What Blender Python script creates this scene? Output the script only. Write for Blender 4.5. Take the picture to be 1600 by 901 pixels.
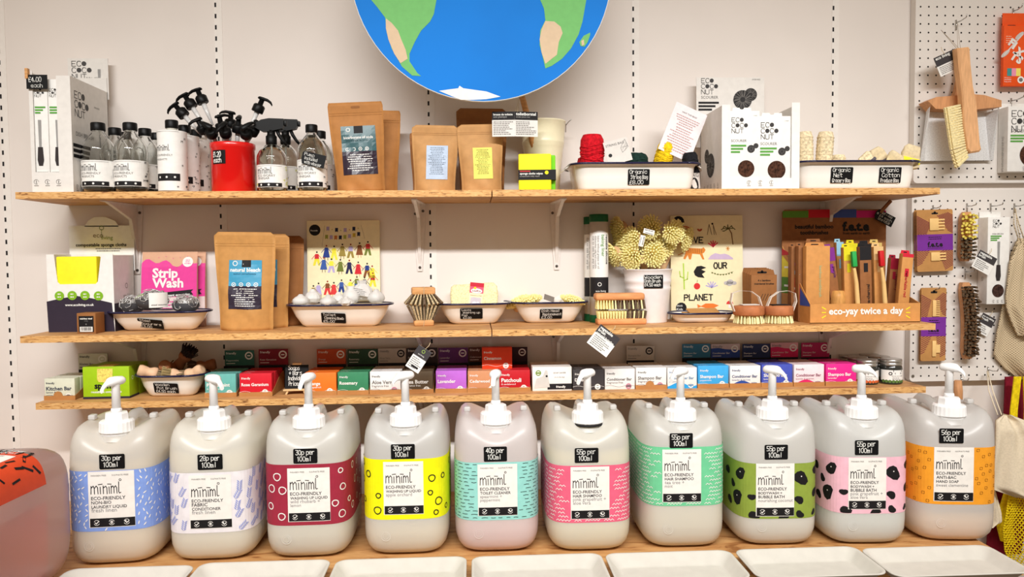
import bpy, math, random
from mathutils import Vector, Matrix
random.seed(7)
for o in list(bpy.data.objects): bpy.data.objects.remove(o)
SC = bpy.context.scene; COL = SC.collection
PI = math.pi; rad = math.radians
# ---------------------------------------------------------------- camera
FPX = 1178.7; YAW, PITCH, ROLL = .0513, -.0437, -.0091
CAM = Vector((-.0586, -2.2573, 1.4499))
_f = Vector((math.sin(YAW)*math.cos(PITCH), math.cos(YAW)*math.cos(PITCH), math.sin(PITCH)))
_r = Vector((math.cos(YAW), -math.sin(YAW), 0)); _u = _r.cross(_f)
CR = _r*math.cos(ROLL) + _u*math.sin(ROLL); CU = _u*math.cos(ROLL) - _r*math.sin(ROLL); CF = _f
cd = bpy.data.cameras.new('camera'); cam = bpy.data.objects.new('camera', cd); COL.objects.link(cam)
cam.matrix_world = Matrix(((CR.x, CU.x, -CF.x, CAM.x), (CR.y, CU.y, -CF.y, CAM.y), (CR.z, CU.z, -CF.z, CAM.z), (0, 0, 0, 1)))
cd.sensor_width = 36; cd.lens = FPX/1600*36; cd.clip_start = .05
SC.camera = cam
# ---------------------------------------------------------------- light
SC.view_settings.view_transform = 'Standard'; SC.view_settings.look = 'None'
SC.view_settings.gamma = 1; SC.view_settings.use_curve_mapping = False
SC.view_settings.exposure = .0
SC.cycles.diffuse_bounces = 8; SC.cycles.transmission_bounces = 16; SC.cycles.max_bounces = 20; SC.cycles.transparent_max_bounces = 16
W = bpy.data.worlds.new('shop_ambient'); SC.world = W; W.use_nodes = True
W.node_tree.nodes['Background'].inputs[0].default_value = (1, .79, .57, 1)
W.node_tree.nodes['Background'].inputs[1].default_value = .40
def area(name, loc, tgt, sx, sy, power, col):
    l = bpy.data.lights.new(name, 'AREA'); l.shape = 'RECTANGLE'; l.size = sx; l.size_y = sy; l.energy = power; l.color = col; l.spread = rad(80)
    o = bpy.data.objects.new(name, l); COL.objects.link(o); o.location = loc
    o.rotation_euler = (Vector(tgt)-Vector(loc)).to_track_quat('-Z', 'Y').to_euler(); return o
area('ceiling_light', (.05, -2.25, 2.72), (.05, -.1, .95), 3.6, .10, 30.5, (1, 1, .99))
# ---------------------------------------------------------------- pixel of the photograph -> point on the plane y = Y (or z = Z)
def ray(x, y): return CF + CR*((x-800)/FPX) - CU*((y-450.5)/FPX)
def at(x, y, Y):
    r = ray(x, y); return CAM + r*((Y-CAM.y)/r.y)
def atz(x, y, Z):
    r = ray(x, y); return CAM + r*((Z-CAM.z)/r.z)
def fit(x0, x1, yt, Y, zb):      # centre x, width, height of a thing standing at zb whose front is at depth Y
    a = at(x0, yt, Y); b = at(x1, yt, Y); return (a.x+b.x)/2, b.x-a.x, (a.z+b.z)/2-zb
# ---------------------------------------------------------------- materials
def lin(v):
    v /= 255; return v/12.92 if v <= .04045 else ((v+.055)/1.055)**2.4
_M = {}
def c(r, g, b, rough=.55, var=.015, sc=60, bump=0, metal=0, coat=0, stretch=(1, 1, 1), dark=None):
    k = (r, g, b, rough, var, sc, bump, metal, coat, stretch, dark)
    if k in _M: return _M[k]
    m = bpy.data.materials.new('mat_%02x%02x%02x' % (int(r), int(g), int(b))); m.use_nodes = True
    nt = m.node_tree; N = nt.nodes; L = nt.links; p = N['Principled BSDF']
    col = (lin(r), lin(g), lin(b), 1)
    p.inputs['Roughness'].default_value = rough; p.inputs['Metallic'].default_value = metal
    p.inputs['Coat Weight'].default_value = coat; p.inputs['Specular IOR Level'].default_value = .5 if rough < .4 else .18
    tc = N.new('ShaderNodeTexCoord'); mp = N.new('ShaderNodeMapping'); mp.inputs['Scale'].default_value = stretch
    L.new(tc.outputs['Object'], mp.inputs[0])
    no = N.new('ShaderNodeTexNoise'); no.inputs['Scale'].default_value = sc; no.inputs['Detail'].default_value = 3
    L.new(mp.outputs[0], no.inputs['Vector'])
    mx = N.new('ShaderNodeMix'); mx.data_type = 'RGBA'
    d = dark and tuple(lin(v) for v in dark)+(1,) or tuple(v*(1-var*2) for v in col[:3])+(1,)
    e = col if dark else tuple(min(1, v*(1+var*2)) for v in col[:3])+(1,)
    mr = N.new('ShaderNodeMapRange'); mr.inputs[1].default_value = .35; mr.inputs[2].default_value = .64
    L.new(no.outputs[0], mr.inputs[0]); L.new(mr.outputs[0], mx.inputs[0])
    mx.inputs[6].default_value = d; mx.inputs[7].default_value = e
    L.new(mx.outputs[2], p.inputs['Base Color'])
    if bump:
        bp = N.new('ShaderNodeBump'); bp.inputs['Strength'].default_value = min(1, bump); bp.inputs['Distance'].default_value = .002
        L.new(no.outputs[0], bp.inputs['Height']); L.new(bp.outputs[0], p.inputs['Normal'])
    _M[k] = m; return m
def nodes(name):
    m = bpy.data.materials.new(name); m.use_nodes = True; return m, m.node_tree.nodes, m.node_tree.links
def osb(name, base, light, dark, strands):
    m, N, L = nodes(name); p = N['Principled BSDF']; p.inputs['Roughness'].default_value = .6
    tc = N.new('ShaderNodeTexCoord'); mp = N.new('ShaderNodeMapping'); mp.inputs['Scale'].default_value = strands
    L.new(tc.outputs['Object'], mp.inputs[0])
    a = N.new('ShaderNodeTexNoise'); a.inputs['Scale'].default_value = 1; a.inputs['Detail'].default_value = 4; a.inputs['Distortion'].default_value = 1.2
    L.new(mp.outputs[0], a.inputs[0])
    r = N.new('ShaderNodeValToRGB'); e = r.color_ramp.elements
    e[0].position = .33; e[1].position = .66
    e[0].color = tuple(map(lin, dark))+(1,); e[1].color = tuple(map(lin, light))+(1,)
    k = r.color_ramp.elements.new(.42); k.color = tuple(map(lin, base))+(1,)
    L.new(a.outputs[0], r.inputs[0]); L.new(r.outputs[0], p.inputs['Base Color'])
    bp = N.new('ShaderNodeBump'); bp.inputs['Strength'].default_value = .3; bp.inputs['Distance'].default_value = .002
    L.new(a.outputs[0], bp.inputs['Height']); L.new(bp.outputs[0], p.inputs['Normal'])
    return m
def glass(name='clear_glass', tint=(.97, .98, .97)):
    m, N, L = nodes(name); p = N['Principled BSDF']
    p.inputs['Base Color'].default_value = tint+(1,); p.inputs['Roughness'].default_value = .02
    p.inputs['Transmission Weight'].default_value = 1; p.inputs['IOR'].default_value = 1.45
    return m
def milky(name, col, trans=.5, rough=.32):       # translucent polythene: half diffuse, half light passing through
    m, N, L = nodes(name); out = N['Material Output']; N.remove(N['Principled BSDF'])
    cc = tuple(map(lin, col))+(1,)
    d = N.new('ShaderNodeBsdfDiffuse'); d.inputs[0].default_value = cc
    t = N.new('ShaderNodeBsdfTranslucent'); t.inputs[0].default_value = cc
    a = N.new('ShaderNodeMixShader'); a.inputs[0].default_value = trans
    L.new(d.outputs[0], a.inputs[1]); L.new(t.outputs[0], a.inputs[2])
    g = N.new('ShaderNodeBsdfGlossy'); g.inputs['Roughness'].default_value = rough
    fr = N.new('ShaderNodeFresnel'); fr.inputs[0].default_value = 1.45
    b = N.new('ShaderNodeMixShader'); L.new(fr.outputs[0], b.inputs[0])
    L.new(a.outputs[0], b.inputs[1]); L.new(g.outputs[0], b.inputs[2]); L.new(b.outputs[0], out.inputs[0])
    return m
WHITE = c(236, 234, 230); CARD = c(238, 234, 228); INK = c(28, 26, 28); BLK = c(15, 15, 17, .5); CHALK = c(245, 245, 240, .9)
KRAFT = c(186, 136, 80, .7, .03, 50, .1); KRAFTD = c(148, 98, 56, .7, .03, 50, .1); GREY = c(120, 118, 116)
ENAM = c(244, 241, 234, .15, .01, 20, 0, 0, .5); NAVY = c(26, 26, 62, .2); WHP = c(246, 246, 246, .3, .01)
WOOD = c(206, 152, 98, .5, .08, 30, .1, 0, 0, (1, 1, 6)); STEEL = c(190, 188, 184, .3, .05, 60, 0, .9)
YEL = c(246, 232, 40, .6); GRN = c(126, 176, 60, .6); SPB = c(34, 32, 34, .6)
# ---------------------------------------------------------------- text
FONT = {'a':'46 16 05 03 12 32 44|46 42','b':'08 02 32 43 45 36 06','c':'45 36 16 05 03 12 32 43','d':'48 42 12 03 05 16 46','e':'04 44 45 36 16 05 03 12 42',
'f':'38 27 22|05 35','g':'46 16 05 04 13 43|46 41 30 10','h':'08 02|05 16 36 45 42','i':'26 22|28 27','j':'36 31 20 10|38 37','k':'08 02|46 04 42','l':'28 22',
'm':'02 06|05 16 25 22|25 36 45 42','n':'02 06|05 16 36 45 42','o':'16 05 03 12 32 43 45 36 16','p':'06 00|06 36 45 43 32 02','r':'06 02|04 16 36','s':'46 16 05 34 43 32 02',
't':'28 23 32 42|06 46','u':'06 03 12 32 43|46 42','v':'06 22 46','w':'06 12 25 32 46','x':'06 42|46 02','y':'06 24|46 10 00','z':'06 46 02 42',
'A':'02 28 42|14 34','B':'02 08 38 47 35 05|35 43 32 02','C':'47 38 18 06 04 12 32 43','D':'02 08 28 46 44 22 02','E':'48 08 02 42|05 35','F':'48 08 02|05 35','G':'47 38 18 06 04 12 32 44 24',
'H':'08 02|48 42|05 45','I':'28 22','K':'08 02|48 04 42','L':'08 02 42','M':'02 08 24 48 42','N':'02 08 42 48','O':'18 06 04 12 32 44 46 38 18','P':'02 08 38 47 46 35 05','R':'02 08 38 47 46 35 05|25 42',
'S':'47 38 18 07 16 35 44 32 12 03','T':'08 48|28 22','U':'08 03 12 32 43 48','V':'08 22 48','W':'08 12 25 32 48','X':'08 42|48 02','Y':'08 25 48|25 22',
'0':'18 06 04 12 32 44 46 38 18','1':'17 28 22','2':'07 18 38 47 46 02 42','3':'08 48 25 35 44 43 32 12 03','4':'32 38 04 44','5':'48 08 05 35 44 43 32 02','6':'38 16 04 03 12 32 43 44 35 05',
'7':'08 48 12','8':'18 07 06 15 35 46 47 38 18|15 04 03 12 32 43 44 35','9':'35 15 06 07 18 38 47 32','£':'47 38 28 17 13 02 42|05 35','.':'22 23','+':'05 45|27 23','-':'14 34','?':'07 18 38 47 46 25 24|22 21'}
_T = {}
def glyphs(s, bold):
    k = (s, bold)
    if k not in _T:
        cu = bpy.data.curves.new('t', 'FONT'); cu.body = s; cu.size = 1; cu.resolution_u = 2; cu.offset = bold; cu.fill_mode = 'FRONT'
        o = bpy.data.objects.new('t', cu); COL.objects.link(o)
        bpy.context.view_layer.update()
        me = o.evaluated_get(bpy.context.evaluated_depsgraph_get()).to_mesh()
        vs = [(v.co.x, v.co.y) for v in me.vertices]; fs = [tuple(p.vertices) for p in me.polygons]
        bpy.data.objects.remove(o); bpy.data.curves.remove(cu)
        x0 = min(v[0] for v in vs); x1 = max(v[0] for v in vs)
        _T[k] = ([(x-x0, y) for x, y in vs], fs, x1-x0)
    return _T[k]
# ---------------------------------------------------------------- mesh builder
class MB:
    def __init__(s): s.v = []; s.f = []; s.m = []; s.sm = []; s.mats = []; s.front(0)
    def mi(s, m):
        if m not in s.mats: s.mats.append(m)
        return s.mats.index(m)
    def add(s, vs, fs, m, smooth=False):
        b = len(s.v); s.v += [tuple(v) for v in vs]; i = s.mi(m)
        for f in fs: s.f.append(tuple(b+k for k in f)); s.m.append(i); s.sm.append(smooth)
        return s
    def xf(s, M, start=0):
        for i in range(start, len(s.v)): s.v[i] = tuple(M @ Vector(s.v[i]))
        return s
    def n(s): return len(s.v)
    # 3d shapes
    def box(s, x0, x1, y0, y1, z0, z1, m, bv=0):
        if bv:
            k = []
            for (z, i) in ((z0, bv), (z0+bv*.3, bv*.3), (z0+bv, 0), (z1-bv, 0), (z1-bv*.3, bv*.3), (z1, bv)):
                k.append([(x, y, z) for x, y in rrect(x0+i, x1-i, y0+i, y1-i, max(bv-i*.5, 1e-4), 3)])
            return s.loft(k, m, smooth=True)
        return s.add([(x, y, z) for z in (z0, z1) for x, y in ((x0, y0), (x1, y0), (x1, y1), (x0, y1))],
                     [(3, 2, 1, 0), (4, 5, 6, 7), (0, 1, 5, 4), (1, 2, 6, 5), (2, 3, 7, 6), (3, 0, 4, 7)], m)
    def loft(s, rings, m, caps=(1, 1), smooth=True, closed=True):
        n = len(rings[0]); vs = [p for r in rings for p in r]; fs = []
        for i in range(len(rings)-1):
            for j in range(n if closed else n-1):
                k = (j+1) % n; fs.append((i*n+j, i*n+k, (i+1)*n+k, (i+1)*n+j))
        s.add(vs, fs, m, smooth); b = len(s.v)-len(vs)
        i = s.mi(m)
        if caps[0]: s.f.append(tuple(b+j for j in reversed(range(n)))); s.m.append(i); s.sm.append(False)
        if caps[1]: s.f.append(tuple(b+(len(rings)-1)*n+j for j in range(n))); s.m.append(i); s.sm.append(False)
        return s
    def lathe(s, prof, m, n=24, cx=0, cy=0, sx=1, sy=1, caps=(1, 1), smooth=True):
        return s.loft([[(cx+r*sx*math.cos(2*PI*j/n), cy+r*sy*math.sin(2*PI*j/n), z) for j in range(n)] for r, z in prof], m, caps, smooth)
    def tube(s, path, r, m, n=8, smooth=True):
        P = [Vector(p) for p in path]; rings = []; up = None
        for i, p in enumerate(P):
            t = (P[min(i+1, len(P)-1)]-P[max(i-1, 0)]).normalized()
            if up is None: up = t.orthogonal().normalized()
            up = (up-t*up.dot(t)).normalized(); w = t.cross(up)
            q = r[i] if isinstance(r, (list, tuple)) else r
            rings.append([p+up*(q*math.cos(2*PI*j/n))+w*(q*math.sin(2*PI*j/n)) for j in range(n)])
        return s.loft(rings, m, smooth=smooth)
    def prism(s, pts, y0, y1, m, smooth=False):      # outline in xz, counter-clockwise seen from the front, y0 the front
        n = len(pts)
        s.add([(x, y0, z) for x, z in pts]+[(x, y1, z) for x, z in pts], [tuple(range(n)), tuple(reversed(range(n, 2*n)))], m)
        b = len(s.v)-2*n; i = s.mi(m)
        for j in range(n):
            k = (j+1) % n; s.f.append((b+j, b+n+j, b+n+k, b+k)); s.m.append(i); s.sm.append(smooth)
        return s
    # drawing on a face: map(u, v, h) -> 3d
    def front(s, Y, dx=0, dz=0): s.map = lambda u, v, h: (u+dx, Y-h, v+dz); return s
    def right(s, X): s.map = lambda u, v, h: (X+h, u, v); return s
    def left(s, X): s.map = lambda u, v, h: (X-h, -u, v); return s
    def top(s, Z): s.map = lambda u, v, h: (u, v, Z+h); return s
    def on(s, M): s.map = lambda u, v, h: tuple(M @ Vector((u, -h, v))); return s
    def poly(s, pts, m, h=.0005): return s.add([s.map(u, v, h) for u, v in pts], [tuple(range(len(pts)))], m)
    def rect(s, u0, v0, u1, v1, m, h=.0005, nu=1, nv=1):
        vs = [s.map(u0+(u1-u0)*i/nu, v0+(v1-v0)*j/nv, h) for j in range(nv+1) for i in range(nu+1)]
        return s.add(vs, [(j*(nu+1)+i, j*(nu+1)+i+1, (j+1)*(nu+1)+i+1, (j+1)*(nu+1)+i) for j in range(nv) for i in range(nu)], m)
    def rrect(s, u0, v0, u1, v1, r, m, h=.0005): return s.poly(rrect(u0, u1, v0, v1, r, 4), m, h)
    def blob(s, pts, m, h=.0007):                    # filled outline that follows a curved face
        n = len(pts); cu = sum(p[0] for p in pts)/n; cv = sum(p[1] for p in pts)/n
        vs = [s.map(cu, cv, h)]+[s.map(cu+(a-cu)*k, cv+(b-cv)*k, h) for k in (.5, 1) for a, b in pts]
        return s.add(vs, [(0, 1+j, 1+(j+1) % n) for j in range(n)]+[(1+j, 1+n+j, 1+n+(j+1) % n, 1+(j+1) % n) for j in range(n)], m)
    def disc(s, u, v, r, m, h=.0006, n=14, ry=None): return s.poly([(u+r*math.cos(2*PI*j/n), v+(ry or r)*math.sin(2*PI*j/n)) for j in range(n)], m, h)
    def ring(s, u, v, r, w, m, h=.0006, n=14, a0=0, a1=360, wob=0):
        k = [(r*(1+wob*math.sin(3*j*2*PI/n+u*99))) for j in range(n+1)]; t = [rad(a0+(a1-a0)*j/n) for j in range(n+1)]
        vs = [s.map(u+(k[j]+d)*math.cos(t[j]), v+(k[j]+d)*math.sin(t[j]), h) for d in (0, w) for j in range(n+1)]
        return s.add(vs, [(j, n+1+j, n+2+j, j+1) for j in range(n)], m)
    def line(s, pts, w, m, h=.0006):
        for a, b in zip(pts, pts[1:]):
            dx, dy = b[0]-a[0], b[1]-a[1]; l = math.hypot(dx, dy) or 1e-6; dx *= w/2/l; dy *= w/2/l
            s.poly([(a[0]-dx+dy, a[1]-dy-dx), (b[0]+dx+dy, b[1]+dy-dx), (b[0]+dx-dy, b[1]+dy+dx), (a[0]-dx-dy, a[1]-dy+dx)], m, h)
        return s
    def text(s, t, u, v, m, w=None, sz=None, al='l', bold=0, h=.0008, rot=0):   # baseline start (u, v); sz cap height
        vs, fs, tw = glyphs(t, bold); k = sz/.72 if sz else w/tw
        if sz and w and tw*k > w: kx = w/tw
        else: kx = k
        o = {'l': 0, 'c': tw*kx/2, 'r': tw*kx}[al]; cr, sr = math.cos(rot), math.sin(rot)
        return s.add([s.map(u+(x*kx-o)*cr-y*k*sr, v+(x*kx-o)*sr+y*k*cr, h) for x, y in vs], fs, m)
    def chalk(s, t, u, v, sz, m=None, w=None, lw=.11, h=.001, al='l', jit=.25, rot=0, adv=5.2):  # hand lettering, cap height sz
        k = sz/6; kx = k if w is None else min(k*1.3, w/(len(t)*adv)); m = m or CHALK; rn = random.Random(t)
        if al == 'c': u = u-len(t)*adv*kx/2*math.cos(rot)
        x = 0; cr, sr = math.cos(rot), math.sin(rot)
        for ch in t:
            if ch in FONT:
                dy = rn.uniform(-jit, jit); nx = 1.1 if ch in 'il.I1' else 0
                for st in FONT[ch].split('|'):
                    P = [((x-nx+int(a[0])+rn.uniform(-jit, jit)*.5)*kx, (int(a[1])-2+dy+rn.uniform(-jit, jit)*.5)*k) for a in st.split()]
                    s.line([(u+a*cr-b*sr, v+a*sr+b*cr) for a, b in P], sz*lw, m, h)
            x += adv*(.62 if ch in 'il.I1 ' else 1.18 if ch in 'mw' else 1)
        return s
    def logo(s, u, v, w, m, h=.001, lw=.26):         # the hand drawn word on the jugs and bottles
        k = w/11.2
        for P in ('0,0 .1,3 .2,2.4 .9,3.1 1.25,2.2 1.3,0', '1.3,2.2 2,3.1 2.5,2.4 2.6,0', '3.5,0 3.45,2.6', '2.8,3.6 4.2,3.75', '4.6,0 4.55,3 4.7,2.3 5.5,2.9 5.9,2.2 5.95,-.1', '6.8,0 6.7,2.6', '6.2,3.7 7.5,3.6',
                  '7.5,0 7.5,2.9 7.6,2.3 8.1,2.9 8.5,2.2 8.5,.1', '8.5,2.2 9.1,2.9 9.5,2.2 9.6,0', '10.3,4.4 10.25,.6 10.5,0 11,.2'):
            s.line([(u+float(a.split(',')[0])*k, v+float(a.split(',')[1])*k) for a in P.split()], lw*k, m, h)
        return s
    def eco(s, u, v, w, m, h=.001):                  # three short lines of thin capitals with solid discs for the letter O
        a = w/4.1; lh = a*1.28
        for j, t in enumerate(('ECO', 'COCO', 'NUT')):
            for i, ch in enumerate(t):
                x, y = u+i*a, v-j*lh
                if ch == 'O': s.disc(x+a*.42, y+a*.5, a*.47, m, h, 12)
                else: s.chalk(ch, x+a*.04, y, a*.98, m, w=a*1.02, lw=.1, h=h, jit=0)
        return s
    def obj(s, name, parent=None, loc=None):
        me = bpy.data.meshes.new(name); me.from_pydata(s.v, [], s.f)
        for m in s.mats: me.materials.append(m)
        me.polygons.foreach_set('material_index', s.m); me.polygons.foreach_set('use_smooth', s.sm); me.update()
        o = bpy.data.objects.new(name, me); COL.objects.link(o)
        if parent: o.parent = parent
        if loc: o.location = loc
        return o
def rrect(x0, x1, y0, y1, r, k=4):
    P = []
    for cx, cy, a in ((x1-r, y0+r, -90), (x1-r, y1-r, 0), (x0+r, y1-r, 90), (x0+r, y0+r, 180)):
        for i in range(k+1):
            t = rad(a+90*i/k); P.append((cx+r*math.cos(t), cy+r*math.sin(t)))
    return P
def tag(o, label, cat, group=None):
    o['label'] = label; o['category'] = cat
    if group: o['group'] = group
    return o
def thing(name, label, cat, loc=(0, 0, 0), rz=0, group=None, rx=0, ry=0):
    o = bpy.data.objects.new(name, None); COL.objects.link(o); o.empty_display_size = .03
    o.location = loc; o.rotation_euler = (rx, ry, rz); return tag(o, label, cat, group)
def single(mb, name, label, cat, loc=(0, 0, 0), rz=0, group=None, rx=0, ry=0):
    o = mb.obj(name); o.location = loc; o.rotation_euler = (rx, ry, rz); return tag(o, label, cat, group)
def struct(mb, name):
    o = mb.obj(name); o['kind'] = 'structure'; return o
def copy(o, label, loc, rz=None, group=None):        # a thing with its parts and their sub-parts
    n = o.copy(); COL.objects.link(n); n.location = loc; n['label'] = label
    if rz is not None: n.rotation_euler = (o.rotation_euler[0], o.rotation_euler[1], rz)
    if group: n['group'] = group
    for ch in list(o.children):
        k = ch.copy(); COL.objects.link(k); k.parent = n
        for g in ch.children:
            q = g.copy(); COL.objects.link(q); q.parent = k
    return n
# ================================================================ the setting
WALL = c(228, 220, 214, .75, .012, 3, 0)
mb = MB(); mb.box(-3.2, 3.4, .0, .06, 0, 3.0, WALL); struct(mb, 'wall_back')
mb = MB(); mb.box(-3.2, 3.4, -4.2, .06, -.06, 0, c(128, 112, 98, .6, .08, 8)); struct(mb, 'floor')
STRIPM = c(232, 226, 220, .55, .01)
for i in range(5):
    mb = MB(); x = -1.4044+.61*i
    mb.box(x-.004, x+.018, -.0012, .002, .05, 2.9, STRIPM).front(-.0012)
    for k in range(86):
        z = .12+k*.032+(i*.007) % .016
        mb.rect(x-.0026, z, x+.0026, z+.0125, SPB, .0004)
    struct(mb, 'trim_%d' % (i+1))
OSB = osb('osb_edge', (204, 150, 86), (226, 180, 118), (128, 80, 36), (45, 60, 260))
OSBT = osb('osb_face', (190, 138, 84), (208, 160, 104), (150, 98, 52), (10, 34, 60))
S1, S2, S3, BT = 1.6235, 1.2526, 1.0692, .74       # heights of the shelf tops and of the bench
SD = {1: .2546, 2: .2506, 3: .2032}
def board(x0, x1, d, z, th, label):
    mb = MB(); mb.box(x0, x1, -d, -.001, z-th, z, OSBT)
    i = mb.mi(OSB); mb.m[2] = mb.m[3] = mb.m[5] = i
    return single(mb, 'shelf_board', label, 'shelf', group='strand board shelf boards')
for n, z, xc, w in ((1, S1, -.0065, 'top'), (2, S2, -.0106, 'middle'), (3, S3, -.0047, 'lowest')):
    board(xc-1.22, xc-.0015, SD[n], z, .0175, 'left half of the %s strand board wall shelf' % w)
    board(xc+.0015, xc+1.22, SD[n]+(.002 if n < 3 else 0), z, .0175, 'right half of the %s strand board wall shelf' % w)
# brackets: pressed steel, white paint
PAINT = c(226, 218, 212, .45, .02)
def bracket(label, x, z, dep, ht):
    t = thing('shelf_bracket', label, 'bracket', (x, -.0015, z), 0, 'white steel shelf brackets')
    b = MB(); b.prism([(-.007, -ht), (.007, -ht), (.019, -.03), (.019, 0), (-.019, 0), (-.019, -.03)], -.003, 0, PAINT); b.obj('wall_leg', t)
    b = MB(); b.add([(-.019, 0, -.003), (.019, 0, -.003), (.007, -dep, -.003), (-.007, -dep, -.003), (-.019, 0, 0), (.019, 0, 0), (.007, -dep, 0), (-.007, -dep, 0)],
          [(0, 3, 2, 1), (4, 5, 6, 7), (0, 1, 5, 4), (1, 2, 6, 5), (2, 3, 7, 6), (3, 0, 4, 7)], PAINT); b.obj('shelf_leg', t)
    b = MB(); b.add([(-.0045, -.003, -.003), (.0045, -.003, -.003), (-.0045, -.003, -ht+.022), (.0045, -.003, -ht+.022), (-.0045, -dep+.022, -.003), (.0045, -dep+.022, -.003), (-.0045, -.04, -.043), (.0045, -.04, -.043), (-.0045, -.012, -.13), (.0045, -.012, -.13)],
          [(0, 4, 6, 8, 2), (1, 3, 9, 7, 5), (4, 5, 7, 6), (6, 7, 9, 8), (8, 9, 3, 2)], PAINT); b.obj('gusset', t)
    for q in ((-.0115, -.03), (.0115, -.022), (0, -ht+.011)):
        b = MB(); b.front(-.003).disc(q[0], q[1], .0042, c(96, 88, 84, .3, .1, 60, 0, .7), .0012, 10); b.lathe([(.0042, 0), (.003, .001)], SPB, 10); b.xf(Matrix.Translation((q[0], -.003, q[1])) @ Matrix.Rotation(PI/2, 4, 'X'), b.n()-20); b.obj('screw', t)
for n, z, w in ((1, S1, 'top'), (2, S2, 'middle'), (3, S3, 'lowest')):
    for px, wh in ((213, 'far left'), (655, 'left of centre'), (869, 'right of centre'), (1290, 'far right')):
        bracket('white steel bracket under the %s shelf, the %s one' % (w, wh), at(px, 330, 0).x, z-.0178, .20 if n < 3 else .16, (.2, .155, .13)[n-1])
# bench
mb = MB(); mb.box(-2.2, 1.175, -.645, -.002, BT-.022, BT, OSBT); i = mb.mi(OSB); mb.m[2] = i
t = thing('bench', 'strand board bench top carrying the refill jugs and white trays', 'bench')
mb.obj('bench_top', t)
for x in (-2.1, -.4, 1.1):
    for y in (-.58, -.06):
        b = MB(); b.box(x-.03, x+.03, y-.03, y+.03, 0, BT-.022, WOOD); b.obj('leg', t)
# ================================================================ refill jugs
JW, JD, JH = .206, .276, .343
def xsec(inset, n=72, e=4.6, a=JW/2, b=JD/2):
    P = []
    for j in range(n):
        t = -PI/2+2*PI*j/n; cx, sy = math.cos(t), math.sin(t); k = (abs(cx)**e+abs(sy)**e)**(-1/e)
        P.append((cx*k*(a-inset), sy*k*(b-inset)))
    return P
_ps = xsec(0, 288); _cum = [0]
for i in range(144): _cum.append(_cum[-1]+math.hypot(_ps[i+1][0]-_ps[i][0], _ps[i+1][1]-_ps[i][1]))
def wrap(u, v, h):                   # u: length round the jug from the middle of its front
    a = min(abs(u), _cum[-1]-1e-6); i = 0
    import bisect
    i = max(0, bisect.bisect_right(_cum, a)-1); f = (a-_cum[i])/(_cum[i+1]-_cum[i])
    x = _ps[i][0]*(1-f)+_ps[i+1][0]*f; y = _ps[i][1]*(1-f)+_ps[i+1][1]*f
    tx, ty = _ps[i+1][0]-_ps[i][0], _ps[i+1][1]-_ps[i][1]; l = math.hypot(tx, ty)
    x += ty/l*h; y -= tx/l*h
    return (math.copysign(x, u) if u else x, y, v)
PROF = [(0, .040), (.003, .026), (.010, .014), (.022, .006), (.040, .001), (.06, 0), (.10, 0), (.13, 0), (.16, 0), (.19, 0), (.215, 0), (.235, 0), (.255, .001), (.275, .002), (.292, .0045), (.306, .009), (.318, .015), (.328, .023), (.336, .034), (.341, .050), (.343, .070)]
def valley(x, y, z):
    s = max(0, min(1, (z-.225)/.118)); s = s*s*(3-2*s)
    b = math.cos(min(1, abs(x)/.088)*PI/2)**1.35
    return z-.046*b*s*(1 if y < .06 else 1-.25*min(1, (y-.06)/.06))
def jug_shell(m, off=0, zmax=9):
    rings = []
    for z, i in PROF:
        if z > zmax: break
        rings.append([(x, y, max(off, valley(x, y, z)-off*(1 if z > .3 else 0))) for x, y in xsec(i+off)])
    if off: rings.append([(x, y, zmax) for x, y in xsec(off)]) if zmax < .25 else None
    b = MB()
    if not off:
        for z, i in ((.3435, .09), (.3435, .1015)): rings.append([(x, y, valley(x, y, z)) for x, y in xsec(i)])
    b.loft(rings, m); return b
SHELL = milky('milky_polythene', (254, 253, 251), .58)
SHELL2 = milky('thin_polythene', (252, 230, 224), .80)
def mark_icons(b, u0, v0, u1, v1):
    b.rect(u0, v0, u1, v1, INK, .0012, 6)
    w = (u1-u0)/6; h = v1-v0
    for k in range(3):
        u = u0+w*(1+2*k)-w*.1; v = (v0+v1)/2
        b.ring(u, v, h*.27, h*.05, WHITE, .0015, 12, 200, 340); b.ring(u, v, h*.27, h*.05, WHITE, .0015, 12, 20, 160)
        if k == 0: b.line([(u-h*.15, v), (u-h*.04, v-h*.12), (u+h*.2, v+h*.14)], h*.09, WHITE, .0015)
        if k == 1: b.disc(u, v, h*.17, WHITE, .0015, 8); b.line([(u-h*.2, v), (u+h*.2, v)], h*.04, INK, .0017)
        if k == 2: b.line([(u-h*.2, v+h*.1), (u, v-h*.1), (u+h*.2, v+h*.05)], h*.1, WHITE, .0015); b.disc(u-h*.1, v+h*.12, h*.08, WHITE, .0015, 6)
def panel(b, u0, v0, u1, v1, lines, sub, base=CARD):
    w = u1-u0; H = v1-v0
    b.rect(u0, v0, u1, v1, base, .0009, 8)
    mark_icons(b, u0+w*.02, v0+H*.01, u1-w*.005, v0+H*.165)
    b.text('PARABEN FREE', u0+w*.07, v1-H*.085, GREY, w*.33, h=.0013); b.text('SULPHATE FREE', u0+w*.52, v1-H*.085, GREY, w*.36, h=.0013)
    b.logo(u0+w*.06, v0+H*.605, w*.66, INK, .0013, .3)
    b.ring(u0+w*.70, v0+H*.84, w*.018, w*.012, INK, .0013, 8)
    y = v0+H*.495
    for s in lines:
        b.text(s, u0+w*.06, y, c(60, 58, 62), w*(.062*len(s) if len(s) < 13 else min(.88, .055*len(s))), h=.0013, bold=.012); y -= H*.075
    for s in sub: b.text(s, u0+w*.06, y+H*.005, c(140, 138, 140), w*.05*len(s), h=.0013); y -= H*.068
    return b
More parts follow.
